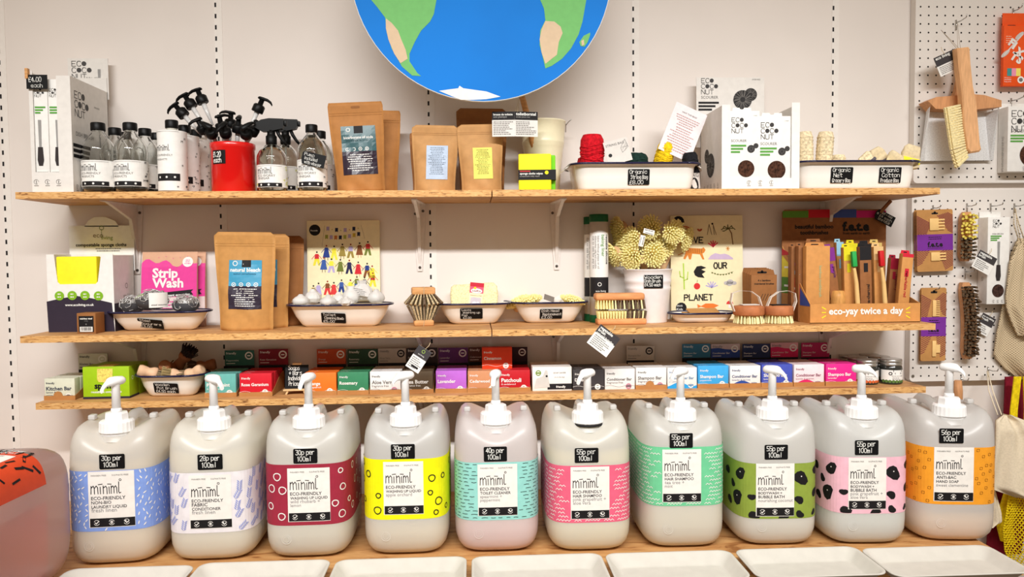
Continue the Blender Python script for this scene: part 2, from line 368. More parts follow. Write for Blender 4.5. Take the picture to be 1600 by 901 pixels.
def band_marks(b, kind, u0, u1, v0, v1, p0, p1, q0, q1, col, rn):
    def free(u, v, r): return u0+r < u < u1-r and v0+r < v < v1-r and not (p0-r < u < p1+r and q0-r < v < q1+r)
    def scatter(n, dmin, r):
        P = []
        for _ in range(n*12):
            u, v = rn.uniform(u0, u1), rn.uniform(v0, v1)
            if free(u, v, r) and all((u-a)**2+(v-e)**2 > dmin*dmin for a, e in P): P.append((u, v))
            if len(P) >= n: break
        return P
    if kind == 'seed':
        for u, v in scatter(330, .0085, .004):
            a = rad(rn.choice((35, 50, 60, 75, 110, 125))); b.poly([(u+.0045*math.cos(t)*math.cos(a)-.0014*math.sin(t)*math.sin(a), v+.0045*math.cos(t)*math.sin(a)+.0014*math.sin(t)*math.cos(a)) for t in (0, .8, 1.6, 2.4, PI, 4, 4.7, 5.5)], col, .0012)
    if kind == 'bar':
        for u, v in scatter(60, .019, .006):
            a = rn.choice((.5, .9, 1.3, 1.7, 2.2)); l = rn.uniform(.006, .010); b.line([(u-l*math.cos(a), v-l*math.sin(a)), (u+l*math.cos(a), v+l*math.sin(a))], rn.uniform(.004, .006), col, .0012)
    if kind == 'leaf':
        for u, v in scatter(90, .0185, .010):
            a = rn.uniform(.7, 1.5)
            for k in range(5):
                d = -.009+k*.0045; cx, cy = u+d*math.cos(a), v+d*math.sin(a)
                for sg in (-1, 1):
                    t = a+sg*.75; b.poly([(cx, cy), (cx+.005*math.cos(t-.3), cy+.005*math.sin(t-.3)), (cx+.0095*math.cos(t), cy+.0095*math.sin(t)), (cx+.005*math.cos(t+.3), cy+.005*math.sin(t+.3))], col, .0012)
    if kind == 'ring':
        for u, v in scatter(40, .025, .010):
            r = rn.uniform(.0040, .0080); b.ring(u, v, r, .0024, col, .0012, 12, 0, 360, .06)
    if kind == 'dash':
        y = v0+.006
        while y < v1-.003:
            u = u0+rn.uniform(0, .02)
            while u < u1-.012:
                l = rn.uniform(.008, .014)
                if free(u+l/2, y, .001) and not (p0 < u+l and u < p1 and q0 < y < q1): b.line([(u, y), (u+l/2, y+rn.uniform(-.001, .001)), (u+l, y)], .0011, col, .0012)
                u += l+rn.uniform(.006, .014)
            y += .0085
    if kind == 'wave':
        y = v0+.006
        while y < v1-.004:
            u = u0+rn.uniform(0, .015)
            while u < u1-.03:
                l = rn.choice((.018, .024, .036)); n = int(l/.0038)
                P = [(u+k*.0038, y+(.0017 if k % 2 else -.0017)) for k in range(n+1)]
                if not (p0 < u+l and u < p1 and q0-.002 < y < q1+.002): b.line(P, .0014, col, .0012)
                u += l+rn.uniform(.004, .010)
            y += .0092
    if kind == 'blob':
        for u, v, r in ((-.085, .105, .015), (-.112, .075, .010), (-.095, .045, .018), (-.055, .052, .009), (-.050, .008, .012), (.062, .098, .018), (.058, .045, .011), (.060, .010, .010), (.02, .003, .012), (.105, .06, .012), (.11, .115, .014), (-.13, .03, .012), (.10, .012, .008), (.14, .09, .016), (-.145, .10, .013)):
            u += (p0+p1)/2
            if u0 < u-r and u+r < u1:
                P = []
                for k in range(12):
                    t = 2*PI*k/12; q = r*(1+.18*math.sin(2*t+u*70)+.1*math.cos(3*t+v*90)); P.append((u+q*math.cos(t), max(v0+.001, min(v1-.001, v0+v+q*.9*math.sin(t)))))
                b.blob(P, col, .0008)
                if r > .014: b.disc(u+.001, v0+v+.004, .0016, CARD, .0013, 6)
    if kind == 'rose':
        for u, v in scatter(120, .0125, .006):
            for k in range(4): b.ring(u, v, .0028, .0011, col, .0012, 3, k*90+10, k*90+75)
def pump(parent, x, y, z, a, m, dark=False):
    K = MB(); n = 48; rings = []
    for zz, r in ((0, .0365), (.002, .0378), (.024, .0372), (.027, .035), (.028, .027)):
        rings.append([(x+(r+(.0007 if j % 2 and .001 < zz < .026 else 0))*math.cos(2*PI*j/n), y+(r+(.0007 if j % 2 and .001 < zz < .026 else 0))*math.sin(2*PI*j/n), z+zz) for j in range(n)])
    K.loft(rings, m, smooth=False)
    K.lathe([(.027, z+.028), (.0265, z+.030), (.0255, z+.043), (.024, z+.045), (.0125, z+.046)], m, 8, x, y, smooth=False)
    K.lathe([(.0125, z+.046), (.0115, z+.054), (.010, z+.055)], m, 20, x, y)
    if dark: K.lathe([(.036, z-.006), (.0395, z-.005), (.0395, z-.001), (.036, z)], SPB, 32, x, y)
    else: K.lathe([(.034, z-.006), (.034, z)], m, 32, x, y)
    cap = K.obj('pump_cap', parent)
    S = MB(); S.lathe([(.0098, z+.05), (.0092, z+.108), (.011, z+.113)], m, 16, x, y); S.obj('stem', cap)
    h = MB(); d = Vector((math.sin(a), -math.cos(a), 0)); q = d.cross(Vector((0, 0, 1))); P0 = Vector((x, y, z+.119))
    rings = []
    for s_, w, hh, dz in ((-.0225, .003, .003, 0), (-.0212, .0085, .0068, 0), (-.016, .0125, .0098, 0), (0, .0145, .0112, 0), (.012, .0135, .0108, 0), (.018, .0105, .0095, -.001), (.0215, .0072, .0075, -.003), (.027, .0062, .0062, -.007), (.033, .0058, .0055, -.013), (.036, .0055, .0052, -.019)):
        rings.append([P0+d*s_+q*(w*math.cos(2*PI*j/14))+Vector((0, 0, dz+hh*math.sin(2*PI*j/14))) for j in range(14)])
    h.loft(rings, m); h.obj('pump_head', cap)
def jug(label, loc, rz, liq, lev, band, bz, pan, lines, sub, price, tagp, spout, ptn, pcol, rx=0, dark=False, haspump=True, white=None, group='refill jugs along the bench', seed=0):
    rn = random.Random(seed)
    t = thing('refill_jug', label, 'jug', loc, rz, group, rx)
    b = jug_shell(SHELL if not rx else SHELL2); neck = Vector((0, -JD/2+.062, .304))
    b.lathe([(.040, .286), (.0365, .293), (.034, .299), (.033, .308)], SHELL, 32, neck.x, neck.y, caps=(0, 0))
    for u, v in ((-.045, .052), (.0, .052)):
        if rn.random() < .75 and u < 0:
            b.map = wrap; b.ring(u, v, .010, .0012, SHELL, .0008, 18); b.ring(u, v, .006, .0008, SHELL, .0008, 14)
    for sx in (-.07, .07): b.box(sx-.008, sx+.008, -.045, -.025, .325, .3375, SHELL, .003)
    b.obj('body', t)
    b = jug_shell(liq, .004, lev)
    if rx: b.v = [(x, max(y, -.045), z) for x, y, z in b.v]           # lying down: the level runs along the jug
    b.obj('liquid', t)
    # moulded carrying handle bridging the channel behind the neck
    H = MB(); P = [(0, -.035, .262), (0, -.024, .290), (0, -.004, .312), (0, .03, .322), (0, .07, .320), (0, .10, .300), (0, .115, .275)]
    for i, p in enumerate(P): pass
    H.tube([(x, y, z) for x, y, z in P], .0125, SHELL, 12); H.obj('handle', t)
    z0, z1 = bz; hw = _cum[-1]-.075 if not rx else .14
    B = MB(); B.map = wrap; B.rect(-hw, z0, hw, z1, band, .0004, 96)
    u0, v0, u1, v1 = pan
    band_marks(B, ptn, -hw*.86, hw*.86, z0, z1, u0, u1, v0, v1, pcol, rn)
    panel(B, u0, v0, u1, v1, lines, sub); B.obj('label_band', t)
    if price:
        tu, tv, tw, th = tagp
        T = MB(); T.map = wrap; T.rrect(tu-tw/2, tv-th/2, tu+tw/2, tv+th/2, .003, BLK, .0008)
        T.chalk(price+' per', tu-tw*.40, tv+th*.10, th*.30, w=tw*.86); T.chalk('100ml', tu-tw*.32, tv-th*.34, th*.30, w=tw*.66); T.obj('price_label', t)
    if haspump: pump(t, neck.x, neck.y, .304, spout, WHP, dark)
    else:
        K = MB(); K.lathe([(.0378, .304), (.0372, .33), (.03, .332)], WHP, 40, neck.x, neck.y); K.obj('cap', t)
    return t
# name, cap centre px, level px, band top/bottom px at the panel, panel box px, price tag box px
BW = ['BODYWASH +', 'BUBBLE BATH']; PG = ['pink grapefruit +', 'aloe vera']; E_ = 'ECO-FRIENDLY'
JUGS = [
 ('blue banded refill jug of laundry liquid, first jug from the left', 179, 715, (735, 829), (134, 735, 201, 824), (149, 709, 187, 733), -.6, '30p', [E_, 'NON-BIO', 'LAUNDRY LIQUID'], ['fresh linen'], (132, 160, 226), 'seed', WHITE, (246, 222, 160)),
 ('refill jug of fabric conditioner with lilac leaf sprigs on white band', 333, 690, (738, 832), (294, 741, 357, 826), (306, 709, 344, 734), .85, '28p', [E_, 'FABRIC', 'CONDITIONER'], ['fresh linen'], (232, 228, 232), 'leaf', c(150, 160, 214), (252, 242, 205)),
 ('maroon banded refill jug of washing up liquid with white ring pattern', 482, 717, (725, 820), (449, 730, 513, 815), (457, 700, 494, 724), -.35, '30p', [E_, 'WASHING UP LIQUID'], ['wild rhubarb +', 'lemon'], (158, 46, 66), 'ring', WHITE, (232, 224, 188)),
 ('bright yellow banded refill jug of washing up liquid', 634, 812, (717, 811), (600, 720, 661, 804), (611, 693, 648, 717), -.95, '30p', [E_, 'WASHING UP LIQUID'], ['apple orchard'], (240, 238, 20), 'ring', INK, (244, 230, 184)),
 ('aqua banded refill jug of toilet cleaner holding pinkish liquid', 775, 718, (722, 812), (747, 724, 808, 806), (756, 697, 792, 721), -.2, '40p', [E_, 'TOILET CLEANER'], ['spearmint +', 'peppermint'], (150, 214, 206), 'dash', INK, (246, 196, 196)),
 ('coral pink banded refill jug of hair shampoo with black cap ring', 918, 690, (727, 816), (892, 728, 952, 811), (898, 699, 935, 723), -.8, '55p', [E_, 'HAIR SHAMPOO'], PG, (228, 100, 130), 'wave', WHITE, (252, 240, 184)),
 ('mint green banded refill jug of hair shampoo', 1064, 697, (698, 790), (1037, 701, 1097, 785), (1048, 676, 1084, 700), -.9, '55p', [E_, 'HAIR SHAMPOO'], ['tea tree +', 'mint'], (112, 202, 152), 'wave', WHITE, (236, 228, 190)),
 ('olive green banded refill jug of bodywash with black blobs', 1208, 722, (724, 810), (1185, 723, 1244, 807), (1198, 694, 1234, 718), .8, '55p', [E_]+BW, ['nourishing coconut'], (140, 160, 66), 'blob', INK, (240, 236, 214)),
 ('pale pink banded refill jug of bodywash with black blobs', 1348, 713, (714, 802), (1331, 714, 1389, 796), (1341, 687, 1377, 711), .95, '55p', [E_]+BW, PG, (238, 186, 202), 'blob', INK, (234, 242, 236)),
 ('orange banded refill jug of hand soap, last jug on the right', 1487, 800, (699, 788), (1471, 698, 1530, 784), (1479, 669, 1515, 693), .8, '56p', [E_, 'ANTI-BAC', 'HAND SOAP'], ['sweet clementine'], (240, 160, 46), 'rose', c(120, 70, 20), (252, 220, 170))]
YF = -.492                           # plane of the jug fronts
def jug_u(x, X):                     # the point x on a jug's front -> length round the front
    return x-X
for i, (lab, cx, lev, bd, pn, tg, sp, price, ln, sb, bc, ptn, pc, lq) in enumerate(JUGS):
    base_y = (886, 878, 873, 868, 864, 866, 859, 856, 857, 852)[i]
    yf = atz(pn[0]*.5+pn[2]*.5, base_y, BT).y-.018
    yf = yf*.5+YF*.5
    X = at(cx, 662, yf+.062).x
    p0 = at(pn[0], pn[3], yf); p1 = at(pn[2], pn[1], yf); t0 = at(tg[0], tg[3], yf); t1 = at(tg[2], tg[1], yf)
    b0 = at((pn[0]+pn[2])/2, bd[1], yf).z-BT; b1 = at((pn[0]+pn[2])/2, bd[0], yf).z-BT
    z = at(cx, lev, yf).z-BT
    jug(lab, (X, yf+JD/2, BT), rad((4, 2, 1, 0, 0, 0, -1, -2, -3, -6)[i]), c(*lq, .5, .02, 6), max(.06, min(.29, z)), c(*bc, .45, .02), (b0, b1),
        (p0.x-X, p0.z-BT, p1.x-X, p1.z-BT), ln, sb, price, ((t0.x+t1.x)/2-X, (t0.z+t1.z)/2-BT, t1.x-t0.x, t1.z-t0.z), sp, ptn, pc, seed=i+1, dark=(i == 5))
# trays
TRAYM = c(208, 204, 195, .45, .015, 30)
def tray(label, x0, x1, y0, y1, zt):
    w, d, h = x1-x0, y1-y0, .026
    t = MB(); R = []
    for z, i in ((0, .026), (.003, .021), (h-.003, .006), (h-.0015, .0005), (h, 0), (h+.0015, .0008), (h+.0015, .004), (h-.001, .0075), (.006, .024), (.0035, .03)):
        R.append([(x, y, z) for x, y in rrect(-w/2+i, w/2-i, -d/2+i, d/2-i, .026-i*.4, 5)])
    t.loft(R, TRAYM)
    return single(t, 'drip_tray', label, 'tray', ((x0+x1)/2, (y0+y1)/2, zt), 0, 'white trays in front of the jugs')
TR = [(100, 303, 885, 'blue banded jug'), (309, 517, 876, 'fabric conditioner jug'), (523, 730, 871, 'yellow banded jug'), (736, 941, 866, 'aqua banded jug'), (945, 1144, 861, 'mint green banded jug'), (1149, 1342, 855, 'olive green banded jug'), (1347, 1551, 853, 'orange banded jug')]
for i, (a, b, y, w) in enumerate(TR):
    q = atz((a+b)/2, y, BT+.0275); yb = min(q.y, -.502)
    l = at(a, y, yb-.02); r = at(b, y, yb-.02)
    tray('white rectangular drip tray in front of the '+w, l.x+.001, r.x-.001, yb-.155, yb, BT+.0002)
# the jug lying on its back at the left
p = at(40, 800, -.62)
RED = c(214, 74, 40, .45)
jug('large jug lying on its back with red label on top, at the left edge', (at(112, 780, -.6).x-.164, -.87, BT+.153), rad(-4), c(244, 176, 164, .5, .02, 6), .225, RED, (.075, .225), (-.085, .085, .062, .20), [E_], [], None, None, 0, 'bar', INK, rx=-PI/2, haspump=False, seed=50, group='refill jug lying down')

o = [q for q in COL.objects if q.name.startswith('refill_jug') and q.rotation_euler[0] < -1][0]
b = MB(); b.map = wrap; b.add([wrap(.145+.011*math.cos(k*PI/4), .06+.011*math.sin(k*PI/4), .0008) for k in range(8)], [tuple(range(8))], c(240, 226, 30)); b.obj('yellow_sticker', o)
b = MB(); b.map = wrap; o.scale = (1.1, 1.1, 1.1); b.rrect(.012, .203, .076, .235, .003, BLK, .0018); b.chalk('47p per', .018, .222, .009, w=.05, h=.0022); b.chalk('100ml', .022, .208, .009, w=.04, h=.0022); b.obj('price_label', o)
# ================================================================ builders for the goods
def lp(Y, xc, zb): return lambda px, py: ((lambda q: (q.x-xc, q.z-zb))(at(px, py, Y)))    # photograph px -> (u, v) on a thing's front
def chalkboard(b, L, x0, y0, x1, y1, lines, h=.001, rot=0, m=BLK):
    a = L(x0, y1); d = L(x1, y0); b.rrect(a[0], a[1], d[0], d[1], .0025, m, h)
    n = len(lines); H = d[1]-a[1]; Wd = d[0]-a[0]; s = H/(n*1.42)
    for i, t in enumerate(lines): b.chalk(t, a[0]+Wd*(.06+.04*(i % 2)), d[1]-H*(i+.86)/n*.98+s*.08, s, w=min(Wd*.92, len(t)*s*.86), h=h+.0004)
def greek(b, u0, u1, v0, v1, n, m, h=.001, sz=None, seed=1, al='l'):                          # rows of small print too small to read in the photograph
    rn = random.Random(seed); st = (v1-v0)/n
    for i in range(n):
        w = (u1-u0)*rn.uniform(.55, 1); v = v1-st*(i+.5); u = u0 if al == 'l' else (u0+u1-w)/2
        e = u
        while e < u+w-1e-4:
            l = min(rn.uniform(.0025, .007), u+w-e); b.rect(e, v-st*.18, e+l, v+st*.18, m, h); e += l+.0012
def pouch(label, xc, Y, S, w, h, d, m, prints=None, rz=0, lean=.0, cat='pouch', group=None, slot=False, seed=0, round_=.012, rot=0, name='paper_pouch'):
    rn = random.Random(seed); ph = [rn.uniform(0, 6) for _ in range(6)]
    def th(v): k = max(0, 1-(v/(h*.84))**1.5) if v < h*.84 else 0; return .0012+d/2*k
    def wid(v): return w*(1-.125*math.exp(-((v-h*.10)/(h*.46))**2)-.02*(v < .004))
    def fy(u, v):
        q = min(1, abs(2*u/wid(v))); e = th(v)*(1-q**2.6)**.75
        return -e*(1+.14*math.sin(u*70+ph[0]+v*22)*math.sin(v*48+ph[1])+.05*math.sin(v*120+u*90+ph[2]))
    b = MB(); NU, NV = 18, 26; rows = []
    for j in range(NV+1):
        v = h*j/NV; W_ = wid(v)
        if v > h-round_: W_ -= 2*(round_-math.sqrt(max(0, round_**2-(v-h+round_)**2)))
        f = []; k = []
        for i in range(NU+1):
            u = -W_/2+W_*i/NU; y = fy(u, v); bow = .004*math.sin(v/h*3+ph[3])*(v/h)
            f.append((u, y+bow, v+(.006*(1-(2*i/NU-1)**2) if j == 0 else 0)*0)); k.append((u, -y*.75+bow, v))
        rows.append(f+k[::-1])
    b.loft(rows, m)
    for vz in (.86, .885):
        b.map = lambda u, v, hh: (u, fy(u, v)-hh+.004*math.sin(v/h*3+ph[3])*(v/h), v)
        b.rect(-w*.48, h*vz-.0006, w*.48, h*vz+.0006, m, .0009, 10)
    if slot: b.rrect(-.012, h-.016, .012, h-.010, .003, KRAFTD, .0006)
    t = thing(name, label, cat, (xc, Y+d/2+.002, S), rz, group, lean)
    t.rotation_euler[1] = rot
    b.obj('pouch_body', t)
    if prints:
        p = MB(); p.map = lambda u, v, hh: (u, fy(u, v)-hh-.0006+.004*math.sin(v/h*3+ph[3])*(v/h), v); prints(p); p.obj('printed_label', t)
    return t
def enamel(label, xc, yc, S, w, d, h, corner, inset, rim, price=None, pr=None, rz=0, handles=False, group='white enamel dishes with dark rims'):
    """rolled rim dish: w, d over the rim"""
    t = thing('enamel_dish', label, 'dish', (xc, yc, S), rz, group)
    b = MB(); R = []; W2, D2 = w/2-rim, d/2-rim
    for z, i, e in ((0, inset*1.25+.006, 0), (.0015, inset*1.12, 0), (h*.12, inset*.86, 0), (h*.5, inset*.38, 0), (h*.9, .002, 0), (h-.001, 0, .3), (h+.0005, 0, 1), (h+.0018, 0, 1), (h-.0005, .002, .2), (h*.9, .0045, 0), (h*.5, inset*.38+.003, 0), (h*.12, inset*.9+.003, 0), (.003, inset*1.2+.008, 0)):
        i2 = i-rim*e
        R.append([(x, y, z) for x, y in rrect(-W2+i2, W2-i2, -D2+i2, D2-i2, max(.006, min(corner-i2*.8, W2-i2-.001, D2-i2-.001)), 6)])
    b.loft(R, ENAM); b.obj('bowl', t)
    q = MB(); P = rrect(-w/2, w/2, -d/2, d/2, min(corner+rim*.8, d/2-.001), 8)
    q.tube([(x, y, h+.0010) for x, y in P]+[(P[0][0], P[0][1], h+.0010)], .0031, NAVY, 6); q.obj('rim', t)
    if handles:
        for sx in (-1, 1):
            g = MB(); g.loft([[(sx*x, y, z+dz) for x, y, z in ((w/2-.004, -.045, h), (w/2+.009, -.042, h-.008), (w/2+.015, -.028, h-.013), (w/2+.015, .028, h-.013), (w/2+.009, .042, h-.008), (w/2-.004, .045, h))] for dz in (0, .003)], ENAM, smooth=False); g.obj('end_handle', t)
    if price:
        for pq in (price if isinstance(price, list) else [price]):
            (u, v, pw, ph, rt), lines = pq
            K = ((0, inset*1.25+.006), (.0015, inset*1.12), (h*.12, inset*.86), (h*.5, inset*.38), (h*.9, .002), (h*2, .002))
            def wall(z): return next(-D2+a[1]+(b_[1]-a[1])*(z-a[0])/(b_[0]-a[0]) for a, b_ in zip(K, K[1:]) if z <= b_[0])
            lo, hi = max(.002, v-ph/2), v+ph/2; sl = (wall(hi)-wall(lo))/(hi-lo); s = math.atan(-sl)
            p = MB(); yy = min(wall(lo+(hi-lo)*k/8)-sl*(lo+(hi-lo)*k/8-v) for k in range(9))-.0006
            p.on(Matrix.Translation((u, yy, v)) @ Matrix.Rotation(rt, 4, 'Y') @ Matrix.Rotation(s, 4, 'X'))
            p.rrect(-pw/2, -ph/2, pw/2, ph/2, .003, BLK, .001); n = len(lines); sz = ph/(n*1.42)
            for i, tx in enumerate(lines): p.chalk(tx, -pw*.42+pw*.05*(i % 2), ph/2-ph*(i+.84)/n, sz, w=min(pw*.86, len(tx)*sz*.85), h=.0014)
            o = p.obj('price_label', t)
    return t
def bottle_wrap(r): return lambda u, v, h: ((r+h)*math.sin(u/r), -(r+h)*math.cos(u/r), v)
GLASS = glass()
BLKP = c(11, 11, 12, .42, .02)
def bottle(label, px, yt, Y, dia, capdia, kind, S=S1, group='glass bottles with black caps'):
    X = at(px, 260, Y).x; H = at(px, yt, Y).z-S; r = dia/2
    t = thing('glass_bottle', label, 'bottle', (X, Y, S), rad({'clear': 8, 'tall': 0}.get(kind, 4)), group)
    nk = capdia/2-.003; sh = H*(.60 if kind != 'tall' else .80); nb = H*.86
    out = [(r*.85, 0), (r*.97, .003), (r, .008), (r, sh), (r*.96, sh+(nb-sh)*.22), (r*.82, sh+(nb-sh)*.48), (r*.58, sh+(nb-sh)*.75), (nk, nb), (nk, H-.003)]
    inn = [(max(.002, a-.0028), z+(.004 if i < 3 else 0)) for i, (a, z) in enumerate(out)]
    b = MB(); b.lathe(out+inn[::-1][0:], GLASS if kind != 'tall' else c(206, 202, 190, .3), 32); b.obj('glass_body', t)
    k = MB(); n = 30
    k.loft([[((capdia/2-.0006*(j % 2))*f*math.cos(2*PI*j/n), (capdia/2-.0006*(j % 2))*f*math.sin(2*PI*j/n), z) for j in range(n)] for z, f in ((H-.021, .98), (H-.019, 1), (H-.002, 1), (H, .92))], BLKP); k.obj('cap', t)
    if kind in ('vinegar',):
        q = MB(); q.lathe([(r*.80, .006), (r-.0042, .012), (r-.0042, sh*.98), (r*.7, sh+(nb-sh)*.5), (nk*.9, nb*.98)], glass('vinegar_liquid', (.93, .96, .88)) if 'vl' not in globals() else vl, 24); q.obj('liquid', t)
    v0, v1 = {'clear': (.016, H*.45), 'tall': (.004, H*.84), 'vinegar': (.012, H*.47)}[kind]
    L = MB(); L.map = bottle_wrap(r+.0004); hw = PI*r*.93
    L.rect(-hw, v0, hw, v1, WHITE, .0002, 40)
    uw = r*1.0; u0, u1 = -uw*.95, uw*.85
    rn = random.Random(px)
    pc = INK if px != 425 and px != 447 else c(210, 214, 60)
    for _ in range(60):
        u = rn.uniform(-hw, hw); v = rn.uniform(v0+.004, v1-.004)
        if u0-.004 < u < u1+.004 and (kind != 'tall' or v > v0+.022): continue
        q = rn.random()
        if q < .4: L.line([(u-.003, v), (u+.003, v+.001), (u+.001, v-.003)], .0014, pc, .0007)
        elif q < .7: [L.line([(u+.0028*math.cos(k*PI/3), v+.0028*math.sin(k*PI/3)), (u-.0028*math.cos(k*PI/3), v-.0028*math.sin(k*PI/3))], .0007, pc, .0007) for k in range(3)]
        else: L.line([(u-.0025, v-.003), (u-.0025, v+.002), (u, v), (u+.0025, v+.002), (u+.0025, v-.003)], .0011, pc, .0007)
    Hh = v1-v0; f = .16 if kind == 'tall' else .02
    L.rect(u0, v0+Hh*f, u1, v0+Hh*(f+.17 if kind != 'tall' else f+.12), INK, .0008, 10)
    for q in range(3): L.disc(u0+(u1-u0)*(.2+.3*q), v0+Hh*(f+(.085 if kind != 'tall' else .06)), .0028, WHITE, .0012, 8)
    L.logo(u0+.001, v0+Hh*(.60 if kind != 'tall' else .66), (u1-u0)*.62, INK, .001, .3)
    L.text('ECO-FRIENDLY' if kind != 'vinegar' else 'ECO WORRY', u0+.001, v0+Hh*(.46 if kind != 'tall' else .57), GREY, (u1-u0)*.72, h=.001)
    L.text('PRODUCTS' if kind != 'vinegar' else 'VINEGAR', u0+.001, v0+Hh*(.34 if kind != 'tall' else .50), GREY, (u1-u0)*.52, h=.001)
    L.rect(u0, v1-.004, u1, v1-.0034, GREY, .001, 8); L.obj('bottle_label', t)
    return t
def icons(b, u, v, du, n, r, m=GREY, h=.001, vert=False):
    for i in range(n):
        a, e = (u+du*i, v) if not vert else (u, v+du*i)
        b.ring(a, e, r, r*.16, m, h, 10, 20*i, 300+20*i); b.line([(a, e-r*.6), (a, e+r*.5)], r*.3, m, h); b.rect(a-r, e-r*1.9, a+r, e-r*1.65, m, h)
def brushpic(b, u, v, H, m1=c(150, 148, 146), m2=c(52, 46, 46)):      # printed picture of a dish brush: handle and dark head
    b.poly([(u-.004, v+H), (u+.004, v+H), (u+.003, v+H*.42), (u-.003, v+H*.42)], m1, .001)
    b.poly([(u-.006, v+H*.42), (u+.006, v+H*.42), (u+.008, v+H*.14), (u+.005, v+.02*H), (u-.005, v+.02*H), (u-.008, v+H*.14)], m2, .001)
# ================================================================ top shelf
Y1 = -.236
CARDG = c(226, 222, 217, .6)
# dish brush display carton
xc, w, h = fit(44, 109, 118, Y1, S1); D = .20; L = lp(Y1, xc, S1)
t = thing('display_carton', 'tall white display carton of dish brushes at the left end of the top shelf', 'carton', (xc, Y1, S1))
b = MB(); e = .002
x0, x1 = -w/2, w/2
lo = L(60, 269)[1]; wl = L(53, 200)[0]; wr = L(90, 200)[0]
b.box(x0, x1, 0, e, 0, lo, CARDG); b.box(x0, wl, 0, e, lo, h+.012, CARDG); b.box(wr, x1, 0, e, lo, h, CARDG)
b.box(x0, x0+e, e, D, 0, h+.01, CARDG); b.box(x1-e, x1, e, D, 0, h, CARDG); b.box(x0, x1, D-e, D, 0, h+.04, CARDG); b.box(x0+e, x1-e, e, D-e, 0, e, CARDG)
b.front(0); icons(b, *L(57, 284), w*.27, 3, .0055); b.obj('carton_body', t)
b = MB(); b.right(x1)
b.eco(.018, h-.052, .075, c(70, 68, 68)); b.text('DISH BRUSH', .02, h*.50, GREY, .085); b.text('8 BRUSHES', .12, h*.80, GREY, .03)
brushpic(b, .15, .06, .12)
for k, q in enumerate((.085, .08, .075)): b.rect(.005, h*.40-k*.014, .005+q, h*.40-k*.014+.009, INK)
icons(b, .018, .016, .02, 4, .0055); b.obj('side_print', t)
hd = MB(); hx, hw, hh = fit(105, 168, 91, Y1+D, S1); hx -= xc
hd.box(hx-hw/2, hx+hw/2, D+.001, D+.003, h-.02, hh, CARDG).front(D+.001)
hd.eco(hx-hw*.40, hh-.022, hw*.52, c(70, 68, 68)); hd.text('BRUSH', hx-hw*.05, hh-.062, GREY, hw*.35); brushpic(hd, hx+hw*.28, h-.01, .075); hd.obj('header_card', t)
for k in range(2):
    q0 = L(52+k*23, 200)[0]; q1 = L(74+k*23, 200)[0]; b = MB(); hh = h-.006
    b.box(-(q1-q0)/2, (q1-q0)/2, 0, .05, 0, hh-.004, WHITE, .001).front(0)
    ww = q1-q0; b.eco(-ww*.40, hh-.034, ww*.72, c(60, 58, 58), .0012)
    for j in range(3): b.rect(-ww*.4, hh-.078-j*.007, -ww*.4+ww*(.75-.18*j*(1-k)), hh-.074-j*.007, c(86, 160, 60), .001)
    brushpic(b, -ww*.1+k*ww*.2, .065, .12); b.disc(0, .040, .010, c(52, 46, 46), .001); b.rrect(-ww*.4, .052, ww*.4, .056, .001, WHITE, .0014)
    single(b, 'brush_box', ('left' if k == 0 else 'right')+' boxed dish brush seen through the window of the tall white carton', 'box', ((q0+q1)/2+xc, Y1+.0045, S1+e), 0, 'boxed dish brushes in the carton')
# price tag pegged on it
t = thing('price_tag', 'black chalk price tag clipped with a small wooden peg on the dish brush carton', 'tag', (*[at(58, 130, Y1-.006)[i] for i in (0, 1)], at(58, 139, Y1-.006).z))
b = MB(); b.box(-.026, .026, -.0015, 0, 0, .036, BLK); b.front(-.0015); b.chalk('£4.00', -.020, .018, .012, w=.036); b.chalk('each', -.014, .004, .009, w=.03); b.obj('board', t)
b = MB(); b.box(-.028, -.021, -.004, .006, .026, .052, WOOD); b.obj('peg', t)
# glass bottles
for px, yt, Y, lab in ((181, 200, -.12, 'clear glass bottle behind, between the two front clear bottles'), (228, 201, -.124, 'clear glass bottle just right of the second front clear bottle'), (246, 208, -.0405, 'clear glass bottle at the back, left of the tall patterned bottle'), (198, 207, -.0405, 'clear glass bottle hidden deepest behind the clear bottles')):
    bottle(lab, px, yt, Y, .078, .0335, 'clear')
bottle('front clear glass bottle beside the dish brush carton', 155, 192, -.195, .083, .036, 'clear')
bottle('front clear glass bottle, second from the dish brush carton', 205, 192, -.195, .083, .036, 'clear')
bottle('tall patterned white bottle with black cap in front', 270, 188, -.205, .0725, .033, 'tall')
bottle('tall patterned white bottle behind, second in its row', 290, 196, -.125, .0725, .033, 'tall')
bottle('tall patterned white bottle farthest back beside the red jar', 307, 203, -.047, .0725, .033, 'tall')
bottle('filled vinegar bottle with black cap and hanging chalk tag', 488, 195, -.195, .078, .032, 'vinegar')
bottle('vinegar bottle standing behind the one with the chalk tag', 501, 205, -.10, .074, .032, 'vinegar')
q = at(489, 249, -.238); t = thing('price_tag', 'black luggage shaped chalk tag on the capped vinegar bottle', 'tag', q, 0, None, 0, rad(14))
b = MB(); b.prism([(-.030, -.004), (-.026, -.017), (.032, -.017), (.032, .017), (-.026, .017), (-.030, .012)], 0, .0015, BLK); b.front(0)
for k, s_ in enumerate(('Pump', 'included', 'with vinegar')): b.chalk(s_, -.024+.002*k, .0065-k*.0105, .0078, w=.026+.012*k)
b.obj('board', t)
